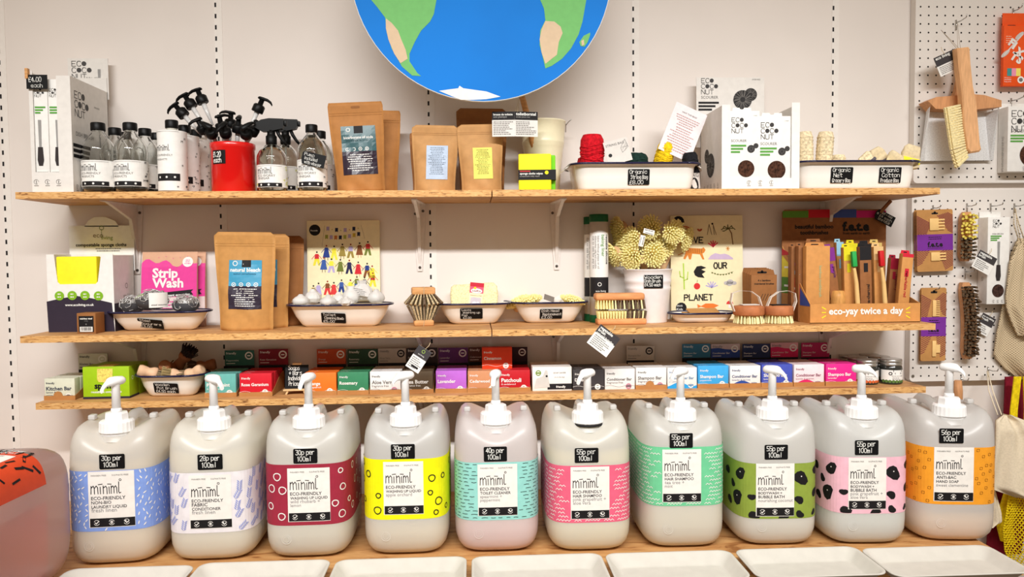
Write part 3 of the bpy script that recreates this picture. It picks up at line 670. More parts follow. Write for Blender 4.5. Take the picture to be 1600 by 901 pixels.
# trigger sprays
def spray(label, px, yt, Y, dia):
    t = bottle(label, px, 212, Y, dia, .026, 'vinegar', group='trigger spray bottles')
    t.name = 'spray_bottle'; H = at(px, 212, Y).z-S1
    b = MB(); b.lathe([(.0135, H-.024), (.0145, H-.020), (.0145, H-.002), (.012, H), (.0105, H+.004), (.0105, H+.014)], BLKP, 20)
    z = H+.014; P = [(-.042, z+.012), (-.040, z+.006), (-.022, z-.004), (-.008, z-.004), (.012, z), (.030, z+.004), (.034, z+.012), (.034, z+.030), (-.004, z+.031), (-.024, z+.027), (-.036, z+.02)]
    b.prism(P, -.010, .010, BLKP); b.box(.034, .041, -.006, .006, z+.012, z+.026, BLKP, .001)
    h = b.obj('trigger_head', t)
    b = MB(); b.tube([(.014, 0, z+.002), (.020, 0, z-.012), (.030, 0, z-.028), (.040, 0, z-.040)], [.005, .0048, .0042, .003], BLKP, 8); b.obj('trigger', h)
    b = MB(); b.tube([(0, 0, .01), (0, 0, H)], .002, c(226, 226, 222, .3), 6); b.obj('dip_tube', t); return t
spray('yellow flecked spray bottle in front with black trigger', 425, 175, -.195, .078)
spray('spray bottle behind the front trigger bottle', 447, 190, -.105, .074)
# red jar of pumps
xc, w, h = fit(317, 388, 220, -.225, S1); yc = -.225+w/2
REDJ = c(222, 22, 20, .25, .02, 8, 0, 0, .4)
t = thing('storage_jar', 'bright red enamel jar full of black pump heads', 'jar', (xc, yc, S1))
b = MB(); r = w/2; b.lathe([(r*.90, 0), (r*.96, .003), (r*.96, h-.016), (r, h-.013), (r, h-.001), (r-.001, h), (r-.004, h-.001), (r*.93, h-.016), (r*.92, .004)], REDJ, 48); b.obj('jar_body', t)
b = MB(); b.map = bottle_wrap(r*.96); b.rect(-.042, h*.56, -.002, h*.83, BLK, .0012, 10); b.chalk('£1.20', -.040, h*.70, .013, w=.032, h=.0018); b.chalk('each', -.038, h*.59, .012, w=.026, h=.0018); b.obj('price_label', t)
TUBE = glass('clear_plastic', (.93, .93, .93))
def pumphead(label, loc, rot, tube=.075, first=[None]):
    if first[0]:
        o = copy(first[0], label, loc); o.rotation_euler = rot; return o
    t = thing('pump_top', label, 'pump', loc, 0, 'black pump tops in the red jar'); t.rotation_euler = rot
    b = MB(); b.lathe([(.0145, -.012), (.0155, -.010), (.0155, .006), (.012, .010), (.007, .011), (.0065, .024)], BLKP, 20); b.obj('collar', t)
    b = MB(); R = []
    for x, w_, hz, dz in ((-.012, .003, .002, .026), (-.009, .008, .004, .027), (.002, .0075, .0045, .028), (.014, .0055, .004, .029), (.024, .0042, .0035, .0265), (.030, .0032, .0026, .0215)):
        R.append([(x, w_*math.cos(k*PI/5), dz+hz*math.sin(k*PI/5)) for k in range(10)])
    b.loft(R, BLKP); b.obj('nozzle', t)
    b = MB(); b.tube([(0, 0, -.012), (0, 0, -tube*.55), (0, 0, -tube)], [.0068, .0055, .0025], c(206, 204, 202, .25, .05, 200), 10); b.obj('tube', t)
    first[0] = t; return t
def PH(label, px, py, dy, ax, ay, rz):
    q = at(px, py, yc+dy); R_ = Matrix.Rotation(ay, 3, 'Y') @ Matrix.Rotation(ax, 3, 'X') @ Matrix.Rotation(rz, 3, 'Z'); return pumphead(label, (q.x, yc+dy, q.z), R_.to_euler())
PH('black pump top leaning out left, lowest of the three upright ones', 284, 176, -.01, 0, rad(-40), PI)
PH('black pump top leaning out left, middle of the three upright ones', 297, 162, .0, 0, rad(-32), PI)
PH('black pump top leaning out left, tallest of the three upright ones', 315, 155, .01, 0, rad(-22), PI)
PH('black pump top leaning out of the red jar to the right', 404, 169, .0, 0, rad(24), 0)
for k, (px, py, dy, ax, ay, rz, lb) in enumerate(((317, 201, -.028, 35, -20, 200, 'leftmost over the rim'), (330, 207, -.045, 60, 0, 150, 'lying forward above the price label'), (346, 198, -.02, 10, -8, 30, 'at the middle with its nozzle level'), (352, 206, -.045, 55, 10, 250, 'tipped forward at the middle'), (372, 200, -.02, 20, 12, 100, 'right of the middle'), (384, 208, -.04, 60, 20, 60, 'at the right of the rim facing forward'), (396, 204, -.02, 25, 40, 10, 'hanging over the right rim'), (360, 192, .02, 0, 5, 190, 'at the back of the heap'))):
    PH('black pump top in the red jar heap, '+lb, px, py, dy, rad(ax), rad(ay), rad(rz))
# kraft pouches
def bicarb(p):
    TEAL = c(52, 92, 98, .35); W_ = .068; v0, v1 = .048, .178
    p.rect(-W_*.62, v0, W_*.72, v0+.062, c(44, 32, 48, .3), .0006, 8, 6); p.rect(-W_*.62, v0+.062, W_*.72, v1, TEAL, .0006, 8, 6)
    p.rect(-.008, v1-.020, .016, v1, INK, .001, 3); p.text('eco', -.005, v1-.013, CHALK, .009); p.text('living', -.001, v1-.018, c(150, 180, 70), .012); p.ring(-.023, v1-.010, .004, .0016, WHITE, .001)
    p.text('bicarbonate of soda', -.036, .144, WHITE, .078, bold=.02, h=.001); p.text('bicarbonate de soude', -.030, .137, c(30, 60, 66), .06, h=.001)
    for k in range(4): p.ring(-.028+k*.0175, .116, .0035, .0016, WHITE, .001, 10); p.disc(-.028+k*.0175, .116, .0016, WHITE, .001, 6)
    greek(p, -.034, .042, .056, .104, 8, WHITE, .001, seed=4, al='c')
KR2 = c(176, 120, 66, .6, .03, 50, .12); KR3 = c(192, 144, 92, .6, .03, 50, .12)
xc, w, h = fit(518, 606, 157, -.215, S1)
pouch('large brown kraft pouch of bicarbonate of soda with teal label, behind its twin', xc+.022, -.135, S1, w*.97, h*.975, .062, KR2, None, 0, rad(3), slot=True, seed=3, round_=.003, rot=rad(1), group='kraft paper pouches')
pouch('large brown kraft pouch of bicarbonate of soda with teal label in front', xc-.004, -.215, S1, w*.985, h, .066, KR2, bicarb, rad(3), rad(3), slot=True, seed=1, round_=.003, rot=rad(-3), group='kraft paper pouches')
def slip(col, x0, y0, x1, y1):
    def f(p):
        p.rect(x0, y0, x1, y1, c(*col, .6), .0008, 6, 8); greek(p, x0+.005, x1-.005, y0+.012, y1-.004, 17, c(*[v*.62 for v in col]), .0013, seed=9, al='c')
    return f
xc, w, h = fit(640, 714, 194, -.20, S1)
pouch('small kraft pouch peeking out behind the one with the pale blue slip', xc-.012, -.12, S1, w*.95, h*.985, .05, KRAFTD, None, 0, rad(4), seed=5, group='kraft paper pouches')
pouch('small kraft pouch with a pale blue printed slip', xc, -.205, S1, w, h, .064, KR3, slip((186, 202, 224), -.022, .036, .036, .127), rad(-2), rad(4), seed=6, group='kraft paper pouches', rot=rad(1.5))
xc, w, h = fit(712, 792, 168, -.105, S1)
def dk(p): p.rect(.036, .04, .056, .105, c(40, 34, 44, .4), .001, 4, 4); greek(p, .04, .054, .046, .085, 5, WHITE, .0014)
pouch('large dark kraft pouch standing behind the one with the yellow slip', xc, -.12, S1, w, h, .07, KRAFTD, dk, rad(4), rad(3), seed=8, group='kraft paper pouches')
xc, w, h = fit(716, 788, 193, -.20, S1)
pouch('small kraft pouch with a pale yellow printed slip', xc, -.212, S1, w, h, .066, KR3, slip((228, 222, 110), -.022, .036, .030, .120), rad(2), rad(4), seed=11, group='kraft paper pouches', rot=rad(-1.5))
# cream bucket, toilet brush, folded tag
CREAM = c(238, 230, 196, .3, .01)
xc, w, h = fit(813, 884, 190, -.075, S1); yc = -.072; r = w/2
t = thing('metal_bucket', 'cream metal bucket with wire handle behind the yellow sponge cloths', 'bucket', (xc, yc, S1))
b = MB(); b.lathe([(r*.66, 0), (r*.68, .002)]+[(r*(.68+.30*z), h*z) for z in (.3, .60)]+[(r*.885, h*.64), (r*.905, h*.655), (r*.905, h*.68), (r*.925, h*.695), (r*.925, h*.72), (r*.915, h*.735), (r*.985, h*.98), (r, h*.985), (r, h), (r*.975, h), (r*.65, .004)], CREAM, 40); b.obj('pail', t)
b = MB(); b.tube([(r*1.0, 0, h-.012), (r*1.08, -.01, h-.004), (r*1.22, -.02, h+.004)], .0013, STEEL, 6); b.tube([(r*1.0, 0, h-.030), (r*1.0, -.004, h-.006), (r*1.03, -.004, h-.004)], .0013, STEEL, 6); b.obj('wire_handle', t)
t = thing('toilet_brush', 'toilet brush with pale wooden stick leaning in the cream bucket', 'brush', (xc, yc, S1+.006), 0)
q = at(807, 118, -.14); q2 = at(823, 178, -.14); d = (q2-q); bt = Vector((xc-.004, yc, S1+.02))
b = MB(); b.tube([tuple(Vector(p)-Vector((xc, yc, S1+.006))) for p in (q, q2, bt+(q2-bt)*.35)], [.0082, .0085, .0085], WOOD, 12); b.obj('stick', t)
b = MB(); b.lathe([(.022, .0), (.028, .01), (.028, .05), (.02, .06)], c(200, 180, 130, .9, .2, 200, .5), 20, -.003, 0); b.obj('bristle_head', t)
t = thing('hang_tag', 'folded black and white card hanging from the toilet brush stick', 'tag', at(806, 195, -.228), 0)
for k, (a0, a1, rz_) in enumerate(((769, 804, rad(-4)), (804, 841, rad(8)))):
    b = MB(); g = lambda px, py: tuple(at(px, py, -.228)-at(806, 195, -.228))
    u0, u1 = g(a0, 200)[0], g(a1, 200)[0]; w_ = u1-u0; v0, v1 = g(a0, 213)[2], g(a0, 174)[2]; vm = g(a0, 187)[2]
    b.box(u0, u1, 0, .0008, v0, v1, CARDG); b.front(0).rect(u0, vm, u1, v1, INK, .0004)
    b.text(('brosse de toilette', 'toiletborstel')[k], u0+w_*.06, v1-.010, CHALK, w_*.86, bold=.02); b.text(('sans plastique', 'zonder plastic met')[k], u0+w_*.06, v1-.016, c(170, 168, 166), w_*.6)
    greek(b, u0+w_*.06, u1-w_*.05, v0+.004, vm-.003, 8, GREY, seed=k+2); b.xf(Matrix.Rotation(rz_, 4, 'Z')); b.obj('card_panel', t)
b = MB(); g0 = at(806, 195, -.228); e = at(812, 152, -.150)-g0
b.tube([(-.002, 0, .033), tuple(e), (.004, 0, .033)], .0007, c(190, 170, 130), 5); b.obj('string', t)
# yellow sponge cloths
xc, w, h = fit(810, 861, 240, -.243, S1)
t = thing('sponge_cloths', 'pack of yellow and green sponge cloths in a dark band', 'sponge cloth', (xc, -.243, S1), rad(-4))
b = MB(); b.box(-w/2, w/2, 0, .018, 0, h, YEL, .003); b.obj('yellow_cloth', t)
b = MB(); b.box(-w/2+.012, w/2+.012, .0185, .034, 0, h*.985, c(120, 206, 40, .7), .003); b.obj('green_cloth', t)
b = MB(); b.box(-w/2-.0006, w/2+.0126, -.0006, .0346, h*.28, h*.56, SPB); b.front(-.0006); b.text('sponge cloths wipes', -w*.46, h*.43, CHALK, w*.70, bold=.02); b.text('compostable baby wipes', -w*.46, h*.365, c(180, 176, 170), w*.6); b.rect(-w*.46, h*.505, -w*.14, h*.53, c(210, 60, 60), .0008); b.disc(w*.36, h*.48, .005, YEL); b.obj('paper_band', t)
# first enamel tray and contents
GC = 'goods in the enamel trays'
xc, w, h = fit(893, 1100, 255, -.246, S1); d = .195; yc = -.246+d/2
L = lp(-.246, xc, S1); a = L(983, 288); e_ = L(1017, 263)
enamel('large white enamel tray of string bags with one chalk label', xc, yc, S1, w, d, h, .035, .012, .012, ((((a[0]+e_[0])/2, (a[1]+e_[1])/2, e_[0]-a[0], e_[1]-a[1], 0), ['Organic', 'String Bag', '£8.00'])), handles=True)
def yarn(label, px0, px1, py0, Y, col, zb, rz=0, ry=0, band=True, word=None):
    xa, ww, hh = fit(px0, px1, py0, Y, zb); m = c(*col, .9, .12, 140, .6)
    t = thing('string_bag', label, 'bag', (xa, Y+ww/2, zb), rz, GC, 0, ry); b = MB(); r = ww/2
    b.lathe([(r*.8, 0), (r*.92, .004), (r*.95, hh*.5), (r, hh*.72), (r*.96, hh*.9), (r*.75, hh*.99), (r*.3, hh), (r*.1, hh*.97)], m, 20)
    rn = random.Random(px0)
    for k in range(16):
        z = hh*(.45+.52*k/16); a0 = rn.uniform(0, 6); q = r*(1.0 if k < 12 else .8)
        b.tube([(q*1.0*math.cos(a0+i*.35), q*math.sin(a0+i*.35), z+.005*math.sin(i*.9+k)) for i in range(12)], .0016, m, 5)
    b.obj('netting', t)
    if band:
        b = MB(); b.lathe([(r*.97, 0), (r*1.0, .004), (r*1.02, hh*.42)], c(216, 210, 204), 24, caps=(0, 0)); b.map = bottle_wrap(r*1.02)
        b.disc(0, hh*.10, r*.55, INK, .0008, 16, hh*.2)
        if word: b.text(word, -r*.7, hh*.31, GREY, r*1.4)
        b.obj('paper_band', t)
    return t
zb = S1+.006
yarn('red string bag rolled in a paper band in the tray', 909, 947, 207, -.215, (196, 20, 34), zb, word='LONG HANDLE')
yarn('dark green string bag roll low in the tray', 976, 1012, 237, -.20, (24, 48, 42), zb, ry=rad(6), word='BAG')
yarn('yellow string bag roll behind the leaning paper sheet', 1014, 1042, 218, -.165, (232, 196, 30), zb, ry=rad(14), band=False)
yarn('black string bag roll at the right end of the tray', 1074, 1098, 236, -.19, (30, 30, 34), zb, ry=rad(-5), word='BAG')
yarn('small red string bag lying behind the red roll', 903, 922, 245, -.12, (170, 20, 30), zb, band=False)
b = MB(); b.box(-.033, .033, 0, .0012, -.02, .045, c(214, 208, 202)); b.front(0); b.text('STRING BAG', -.028, .030, GREY, .05); b.disc(-.022, .006, .005, INK); b.line([(.010, .02), (.026, .040), (.030, .018), (.012, .006), (.010, .02)], .0008, GREY); b.line([(.012, .02), (.03, .02)], .0007, GREY); b.line([(.014, .014), (.028, .030)], .0006, GREY); b.line([(.02, .01), (.03, .026)], .0006, GREY)
q = at(967, 243, -.222); single(b, 'product_card', 'grey card with a line drawing of a string bag in the tray', 'card', q, rad(-6), GC, rad(-6), rad(-14))
q = at(1067, 206, -.150); b = MB(); b.box(-.048, .048, 0, .0006, -.075, .075, c(236, 226, 228)); b.front(0)
b.text('WHY THIS BAG?', 0, .052, GREY, .046, al='c', bold=.01)
for k in range(3): greek(b, -.038, .038, .012-.038*k, .046-.036*k, 5, c(196, 160, 158), seed=k, al='c')
single(b, 'information_sheet', 'white printed sheet leaning askew out of the enamel tray', 'paper', (q.x, -.15, q.z), 0, None, rad(-10), rad(24))
# scourer display carton
Y = -.238; xc, w, h = fit(1128, 1250, 160, Y, S1); L = lp(Y, xc, S1); D = .19
t = thing('display_carton', 'white display carton holding two boxed coconut scourers', 'carton', (xc, Y, S1))
lo = L(1150, 278)[1]; wl = L(1141, 200)[0]; wr = L(1237, 200)[0]; x0, x1 = -w/2, w/2
b = MB(); b.box(x0, x1, 0, .002, 0, lo, WHITE); b.box(x0, wl, 0, .002, lo, h-.006, WHITE); b.box(wr, x1, 0, .002, lo, h, WHITE)
b.box(x0, x0+.002, .002, D, 0, h-.008, CARDG); b.box(x1-.002, x1, .002, D, 0, h-.002, CARDG); b.box(x0, x1, D-.002, D, 0, h*.9, CARDG); b.box(x0+.002, x1-.002, .002, D-.002, 0, .002, CARDG)
b.front(0); icons(b, *L(1170, 285), w*.145, 3, .0048); b.obj('carton_body', t)
def fuzz(b, u, v, r, m, h, n=26, seed=0):
    rn = random.Random(seed); b.disc(u, v, r, m, h, 18)
    for k in range(n): a_ = 2*PI*k/n+rn.uniform(-.1, .1); b.line([(u+r*.3*math.cos(a_), v+r*.3*math.sin(a_)), (u+r*rn.uniform(.8, 1.02)*math.cos(a_+.2), v+r*rn.uniform(.8, 1.02)*math.sin(a_+.2))], r*.045, c(120, 116, 112), h+.0003)
DK = c(44, 42, 42)
b = MB(); b.left(x0); fuzz(b, -.095, .075, .034, DK, .0006, seed=1); fuzz(b, -.13, .105, .02, DK, .0005, seed=2); icons(b, -.15, .016, .03, 5, .005); b.obj('side_print', t)
hx, hw, hh = fit(1088, 1194, 121, Y+D+.002, S1); hx -= xc
b = MB(); b.box(hx-hw/2, hx+hw/2, D+.001, D+.003, h*.6, hh, CARDG); b.front(D+.001); b.eco(hx-hw*.43, hh-.016, hw*.26, c(60, 58, 58)); b.text('SCOURER', hx-hw*.43, hh-.062, GREY, hw*.25)
fuzz(b, hx+hw*.18, hh-.065, .028, DK, .001, seed=3); fuzz(b, hx+hw*.30, hh-.050, .019, DK, .0006, seed=4)
for k, q in enumerate((.30, .25, .2)): b.rect(hx-hw*.47, hh-.077-k*.010, hx-hw*.47+hw*q, hh-.071-k*.010, INK)
b.text('10 BOXES', hx+hw*.32, hh-.008, GREY, hw*.12); b.obj('header_card', t)
def scourer_box(b, w_, h_, cut=0):
    b.front(0); b.eco(-w_*.42, h_-.030, w_*.56, c(60, 58, 58)); b.text('SCOURER', -w_*.43, h_*.60, GREY, w_*.50)
    for j in range(3): b.rect(-w_*.44, h_*.54-j*.0085, -w_*.44+w_*(.50-.10*j), h_*.54-j*.0085+.005, c(92, 160, 70), .001)
    fuzz(b, w_*.22, h_*.51, .0105, DK, .001, 14, 7); fuzz(b, w_*.38, h_*.55, .007, DK, .0006, 12, 8)
    b.disc(w_*.06, h_*.255, w_*.27, c(70, 44, 32, .9, .3, 150, .5), .001, 26); icons(b, -w_*.1, h_*.06, w_*.25, 3, .004); b.text('2 PACK', w_*.30, h_-.014, GREY, w_*.12)
for k, (a0, a1, yt, dy) in enumerate(((1140, 1188, 174, .004), (1186, 1238, 182, .006))):
    xa, ww, hh = fit(a0, a1, yt, Y, S1); b = MB(); b.box(-ww/2, ww/2, 0, .045, 0, hh, WHITE, .001); scourer_box(b, ww, hh)
    t = thing('scourer_box', ('left' if k == 0 else 'right')+' boxed coconut scourer with brown round window in the white carton', 'box', (xa, Y+dy, S1+.0025), 0, 'boxed scourers in the carton'); b.obj('box_body', t)
    b = MB(); b.prism([(-ww*.32, hh), (ww*.32, hh), (ww*.30, hh+.012), (ww*.08, hh+.012), (ww*.04, hh+.007), (-ww*.04, hh+.007), (-ww*.08, hh+.012), (-ww*.30, hh+.012)], .020, .022, WHITE); b.obj('hanging_flap', t)
# second enamel tray
xc, w, h = fit(1241, 1449, 252, -.236, S1); xc += .004; d = .185; yc = -.236+d/2; L = lp(-.236, xc, S1)
pl = [(lambda a, e_: (((a[0]+e_[0])/2, (a[1]+e_[1])/2, e_[0]-a[0], e_[1]-a[1], 0)))(L(x_, 285), L(x_+35, 260)) for x_ in (1302, 1378)]
enamel('large white enamel tray of cotton produce bags with two chalk labels', xc, yc, S1, w-.012, d, h, .035, .012, .012, [(pl[0], ['Organic', 'Net', 'Grocery Bag']), (pl[1], ['Organic', 'Cotton', 'Produce Bag'])])
NET = c(226, 208, 172, .95, .14, 160, .8); GBAND = c(150, 150, 158, .8)
def netroll(label, px0, px1, py0, Y, zb, band=True, ry=0, rx=0):
    xa, ww, hh = fit(px0, px1, py0, Y, zb); r = ww/2
    t = thing('net_bag', label, 'bag', (xa, Y+r, zb), 0, GC, rx, ry); b = MB()
    b.lathe([(r*.82, 0), (r*.9, .004), (r*.93, hh*.4), (r, hh*.7), (r*.97, hh*.9), (r*.82, hh*.985), (r*.3, hh), ], NET, 20)
    for k in range(9):
        z = hh*(.40+.06*k); b.lathe([(r*(.95+.05*min(1, k/4)), z), (r*(.985+.05*min(1, k/4)), z+.0016), (r*(.95+.05*min(1, k/4)), z+.003)], NET, 20, caps=(0, 0))
    b.obj('cotton_net', t)
    if band: b = MB(); b.lathe([(r*.95, 0), (r*1.0, hh*.36)], GBAND, 22, caps=(0, 0)); b.obj('paper_band', t)
netroll('rolled net bag in grey band, left one of the upright pair', 1253, 1278, 203, -.20, S1+.004, ry=rad(-2))
netroll('rolled net bag in grey band, right one of the upright pair', 1278, 1303, 203, -.205, S1+.004, ry=rad(4))
netroll('small net bag roll lying low beside the upright pair', 1304, 1326, 240, -.17, S1+.004, False)
COT = c(222, 204, 168, .95, .05, 120, .4)
for k, (px, py, ang, wd, hg, dy, bc, lb) in enumerate(((1353, 236, 40, .045, .035, 0, (96, 90, 96), 'folded net produce bag leaning left at the front'), (1374, 232, 28, .040, .060, .04, (120, 112, 110), 'folded cotton produce bag in grey band'), (1397, 238, -28, .050, .050, .012, (240, 226, 40), 'folded cotton produce bag with a yellow sticker, leaning left'), (1422, 243, 10, .040, .030, .0, (222, 204, 168), 'folded net bag behind the right chalk label'), (1424, 228, -14, .050, .058, .03, (240, 230, 60), 'folded cotton produce bag with pale yellow band at the right end'))):
    q = at(px, py+8, -.20+dy); t = thing('produce_bag', lb, 'bag', (q.x, -.20+dy, q.z-.012), 0, GC, 0, rad(-ang) if k not in (2, 4) else rad(-ang))
    b = MB(); R = []
    for j in range(8):
        z = -hg*.5+hg*j/7; th = .010+.006*math.sin(j*.9+k); R.append([(x+.003*math.sin(z*90+k), y+.003*math.sin(x*70+j), z) for x, y in rrect(-wd/2+(.006 if j in (0, 7) else .001*math.sin(j*2+k)), wd/2-(.005 if j in (0, 7) else .001*math.cos(j*3)), -th/2, th/2, th*.4, 3)])
    b.loft(R, COT if k not in (0, 3) else NET); b.obj('folded_cotton', t)
    b = MB(); b.box(-wd*.52, wd*.52, -.0105, .0105, -hg*.42, -hg*.14, c(*bc, .7), .003); b.obj('paper_band', t)
# ================================================================ globe
q = at(753, -48, -.272); rr = at(956, -48, -.272).x-q.x
t = thing('globe_board', 'big round painted earth board hanging above the top shelf', 'globe', q)
b = MB(); n = 72; OC = c(6, 120, 212, .6, .04, 3); LAND = c(112, 184, 104, .5); SAND = c(212, 186, 154, .5)
b.prism([(rr*math.cos(2*PI*k/n), rr*math.sin(2*PI*k/n)) for k in range(n)], 0, .012, c(225, 225, 222)); b.front(0); b.poly([((rr-.0015)*math.cos(2*PI*k/n), (rr-.0015)*math.sin(2*PI*k/n)) for k in range(n)], OC, .0004); b.obj('painted_disc', t)
L = lambda s: [(lambda p: (p.x-q.x, p.z-q.z))(at(float(a.split(',')[0]), float(a.split(',')[1]), -.272)) for a in s.split()]
def contland(name, g, s=None):
    b = MB(); b.front(-.0004); b.poly(L(g)[::-1], LAND, .0008)
    if s:
        for k in s: b.poly(L(k)[::-1], SAND, .0014)
    b.obj(name, t)
contland('painted_land', '580,0 566,-26 570,-66 600,-100 640,-112 684,-96 712,-66 704,-30 682,0 678,22 672,34 658,48 648,66 640,84 640,96 652,114 658,119 644,118 628,104 612,76 604,50 602,28 590,12', ['603,29 612,36 622,48 628,64 634,78 637,92 626,99 616,84 607,62 603,44'])
contland('painted_land', '844,0 832,-36 800,-62 786,-96 798,-140 836,-166 884,-160 912,-124 934,-84 926,-36 916,0 910,34 904,54 892,76 878,92 862,103 852,107 850,98 843,70 844,48 852,32 850,14', ['852,33 866,34 876,42 879,52 873,66 870,86 862,92 852,100 846,82 843,62 846,46'])
contland('painted_land', '905,66 912,56 922,51 922,55 918,66 913,73 907,72', ['908,64 912,62 913,70 909,72'])
b = MB(); b.front(-.0004); b.poly(L('686,142 700,140 716,138 718,134 724,138 760,143 782,151 760,155 740,156 720,156')[::-1], WHITE, .0008); b.obj('painted_ice', t)
for sx in (-.2, .2): b = MB(); b.tube([(sx, .006, rr*.75), (sx, .006, 1.05)], .0015, c(200, 198, 195), 6); b.obj('hanging_cord', t)
# ================================================================ middle shelf
def yb(px, py, S): return max(-.25, atz(px, py, S).y)
Y = -.150; xc, w, h = fit(72, 176, 397, Y, S2); D = .125; L2 = lp(Y, xc, S2)
DKP = c(52, 44, 58, .5)
t = thing('display_carton', 'white and dark plum display carton of yellow sponge cloths at the shelf end', 'carton', (xc, Y, S2))
b = MB(); x0, x1 = -w/2, w/2; wy = L2(90, 444)[1]; a0, a1, a2, a3 = L2(84, 400)[0], L2(90, 444)[0], L2(153, 444)[0], L2(158, 400)[0]
b.prism([(x0, 0), (x1, 0), (x1, h), (a3, h), (a2, wy+.006), (a2-.006, wy), (a1+.006, wy), (a1, wy+.006), (a0, h), (x0, h)], 0, .002, WHITE)
b.box(x0, x0+.002, .002, D, 0, h, WHITE); b.box(x1-.002, x1, .002, D, 0, h*.985, WHITE); b.box(x0, x1, D-.002, D, 0, h, WHITE); b.box(x0, x1, .002, D-.002, 0, .002, WHITE)
b.front(0); P = [L2(73, 471), L2(95, 466), L2(120, 462), L2(145, 466), L2(175, 473)]
b.poly([(x0, 0), (x1, 0)]+[P[4], P[3], P[2], P[1], P[0]], DKP, .0005)
for px in (93, 113, 133, 154): b.disc(*L2(px, 461+abs(px-123)*.03), .0125, c(130, 180, 40), .001, 18); greek(b, L2(px, 461)[0]-.007, L2(px, 461)[0]+.007, L2(px, 466)[1], L2(px, 457)[1], 2, WHITE, .0016, al='c')
b.text('www.ecoliving.co.uk', *L2(102, 478), CHALK, L2(147, 478)[0]-L2(102, 478)[0], bold=.02)
b.right(x1); b.poly([(.001, 0), (D-.001, 0), (D-.001, h*.34), (D*.5, h*.37), (.001, h*.36)], DKP); b.text('eco living', .055, h*.43, GREY, .05); b.ring(.075, h*.58, .006, .0016, GREY)
b.obj('carton_body', t)
b = MB(); Lh = lp(Y+D+.002, xc, S2); g0 = Lh(109, 396); g1 = Lh(209, 352)
b.box(g0[0], g1[0], D+.001, D+.003, g0[1]-.05, g1[1], WHITE); b.prism([(x, z) for x, z in (Lh(132, 354), Lh(186, 354), Lh(180, 345), Lh(165, 339), Lh(148, 339), Lh(138, 345))], D+.001, D+.003, WHITE)
b.front(D+.001); BR = c(110, 88, 70); b.text('eco', *Lh(146, 371), c(130, 112, 90), .028); b.text('living', *Lh(159, 374), c(130, 150, 60), .032); b.ring(*Lh(159, 356), .005, .0016, c(110, 130, 60)); b.line([Lh(159, 358), Lh(159, 371)], .001, c(110, 130, 60))
b.text('compostable sponge cloths', *Lh(119, 385), INK, Lh(198, 385)[0]-Lh(119, 385)[0], bold=.025); greek(b, Lh(124, 0)[0], Lh(190, 0)[0], Lh(120, 394)[1], Lh(120, 387)[1], 2, GREY, al='c'); b.obj('header_card', t)
c0, c1 = L2(86, 400)[0], L2(148, 400)[0]
b = MB(); b.box(-(c1-c0)/2, (c1-c0)/2, 0, .03, 0, h-.008, YEL, .003); single(b, 'sponge_cloth', 'front yellow sponge cloth pack in the plum display carton', 'sponge cloth', (xc+(c0+c1)/2, Y+.006, S2+.002), rad(3), 'sponge cloths in the carton')
b = MB(); b.box(-(c1-c0)/2, (c1-c0)/2, 0, .06, 0, h-.012, YEL, .003); b.box(-(c1-c0)/2-.0005, (c1-c0)/2+.0005, -.0004, .0604, h*.2, h*.45, SPB); single(b, 'sponge_cloth', 'yellow sponge cloth pack just behind the front one in the plum carton', 'sponge cloth', (xc+(c0+c1)/2+.012, Y+.046, S2+.002), 0, 'sponge cloths in the carton')
# small kraft box
Y = -.205; xc, w, h = fit(118, 148, 489, Y, S2); w*= 1.0
t = thing('soap_carton', 'small brown cube carton with black label in front of the plum carton', 'box', (xc+.002, Y, S2), rad(-3)); b = MB(); b.box(-w/2, w/2, 0, w*.9, 0, h, KRAFTD, .0008); b.obj('box_body', t)
b = MB(); b.front(0); b.rect(-w*.40, h*.08, w*.40, h*.86, INK); b.rect(-w*.34, h*.10, w*.34, h*.34, WHITE, .0009)
rn = random.Random(3); u = -w*.28
while u < w*.26: q_ = rn.uniform(.0004, .0016); b.rect(u, h*.15, u+q_, h*.32, INK, .0013); u += q_+rn.uniform(.0006, .0014)
b.text('stainless steel', -w*.33, h*.70, CHALK, w*.66, bold=.02); b.text('soap', 0, h*.60, GREY, w*.2, al='c'); b.disc(0, h*.46, .002, GREY, .001, 6); b.obj('printed_label', t)
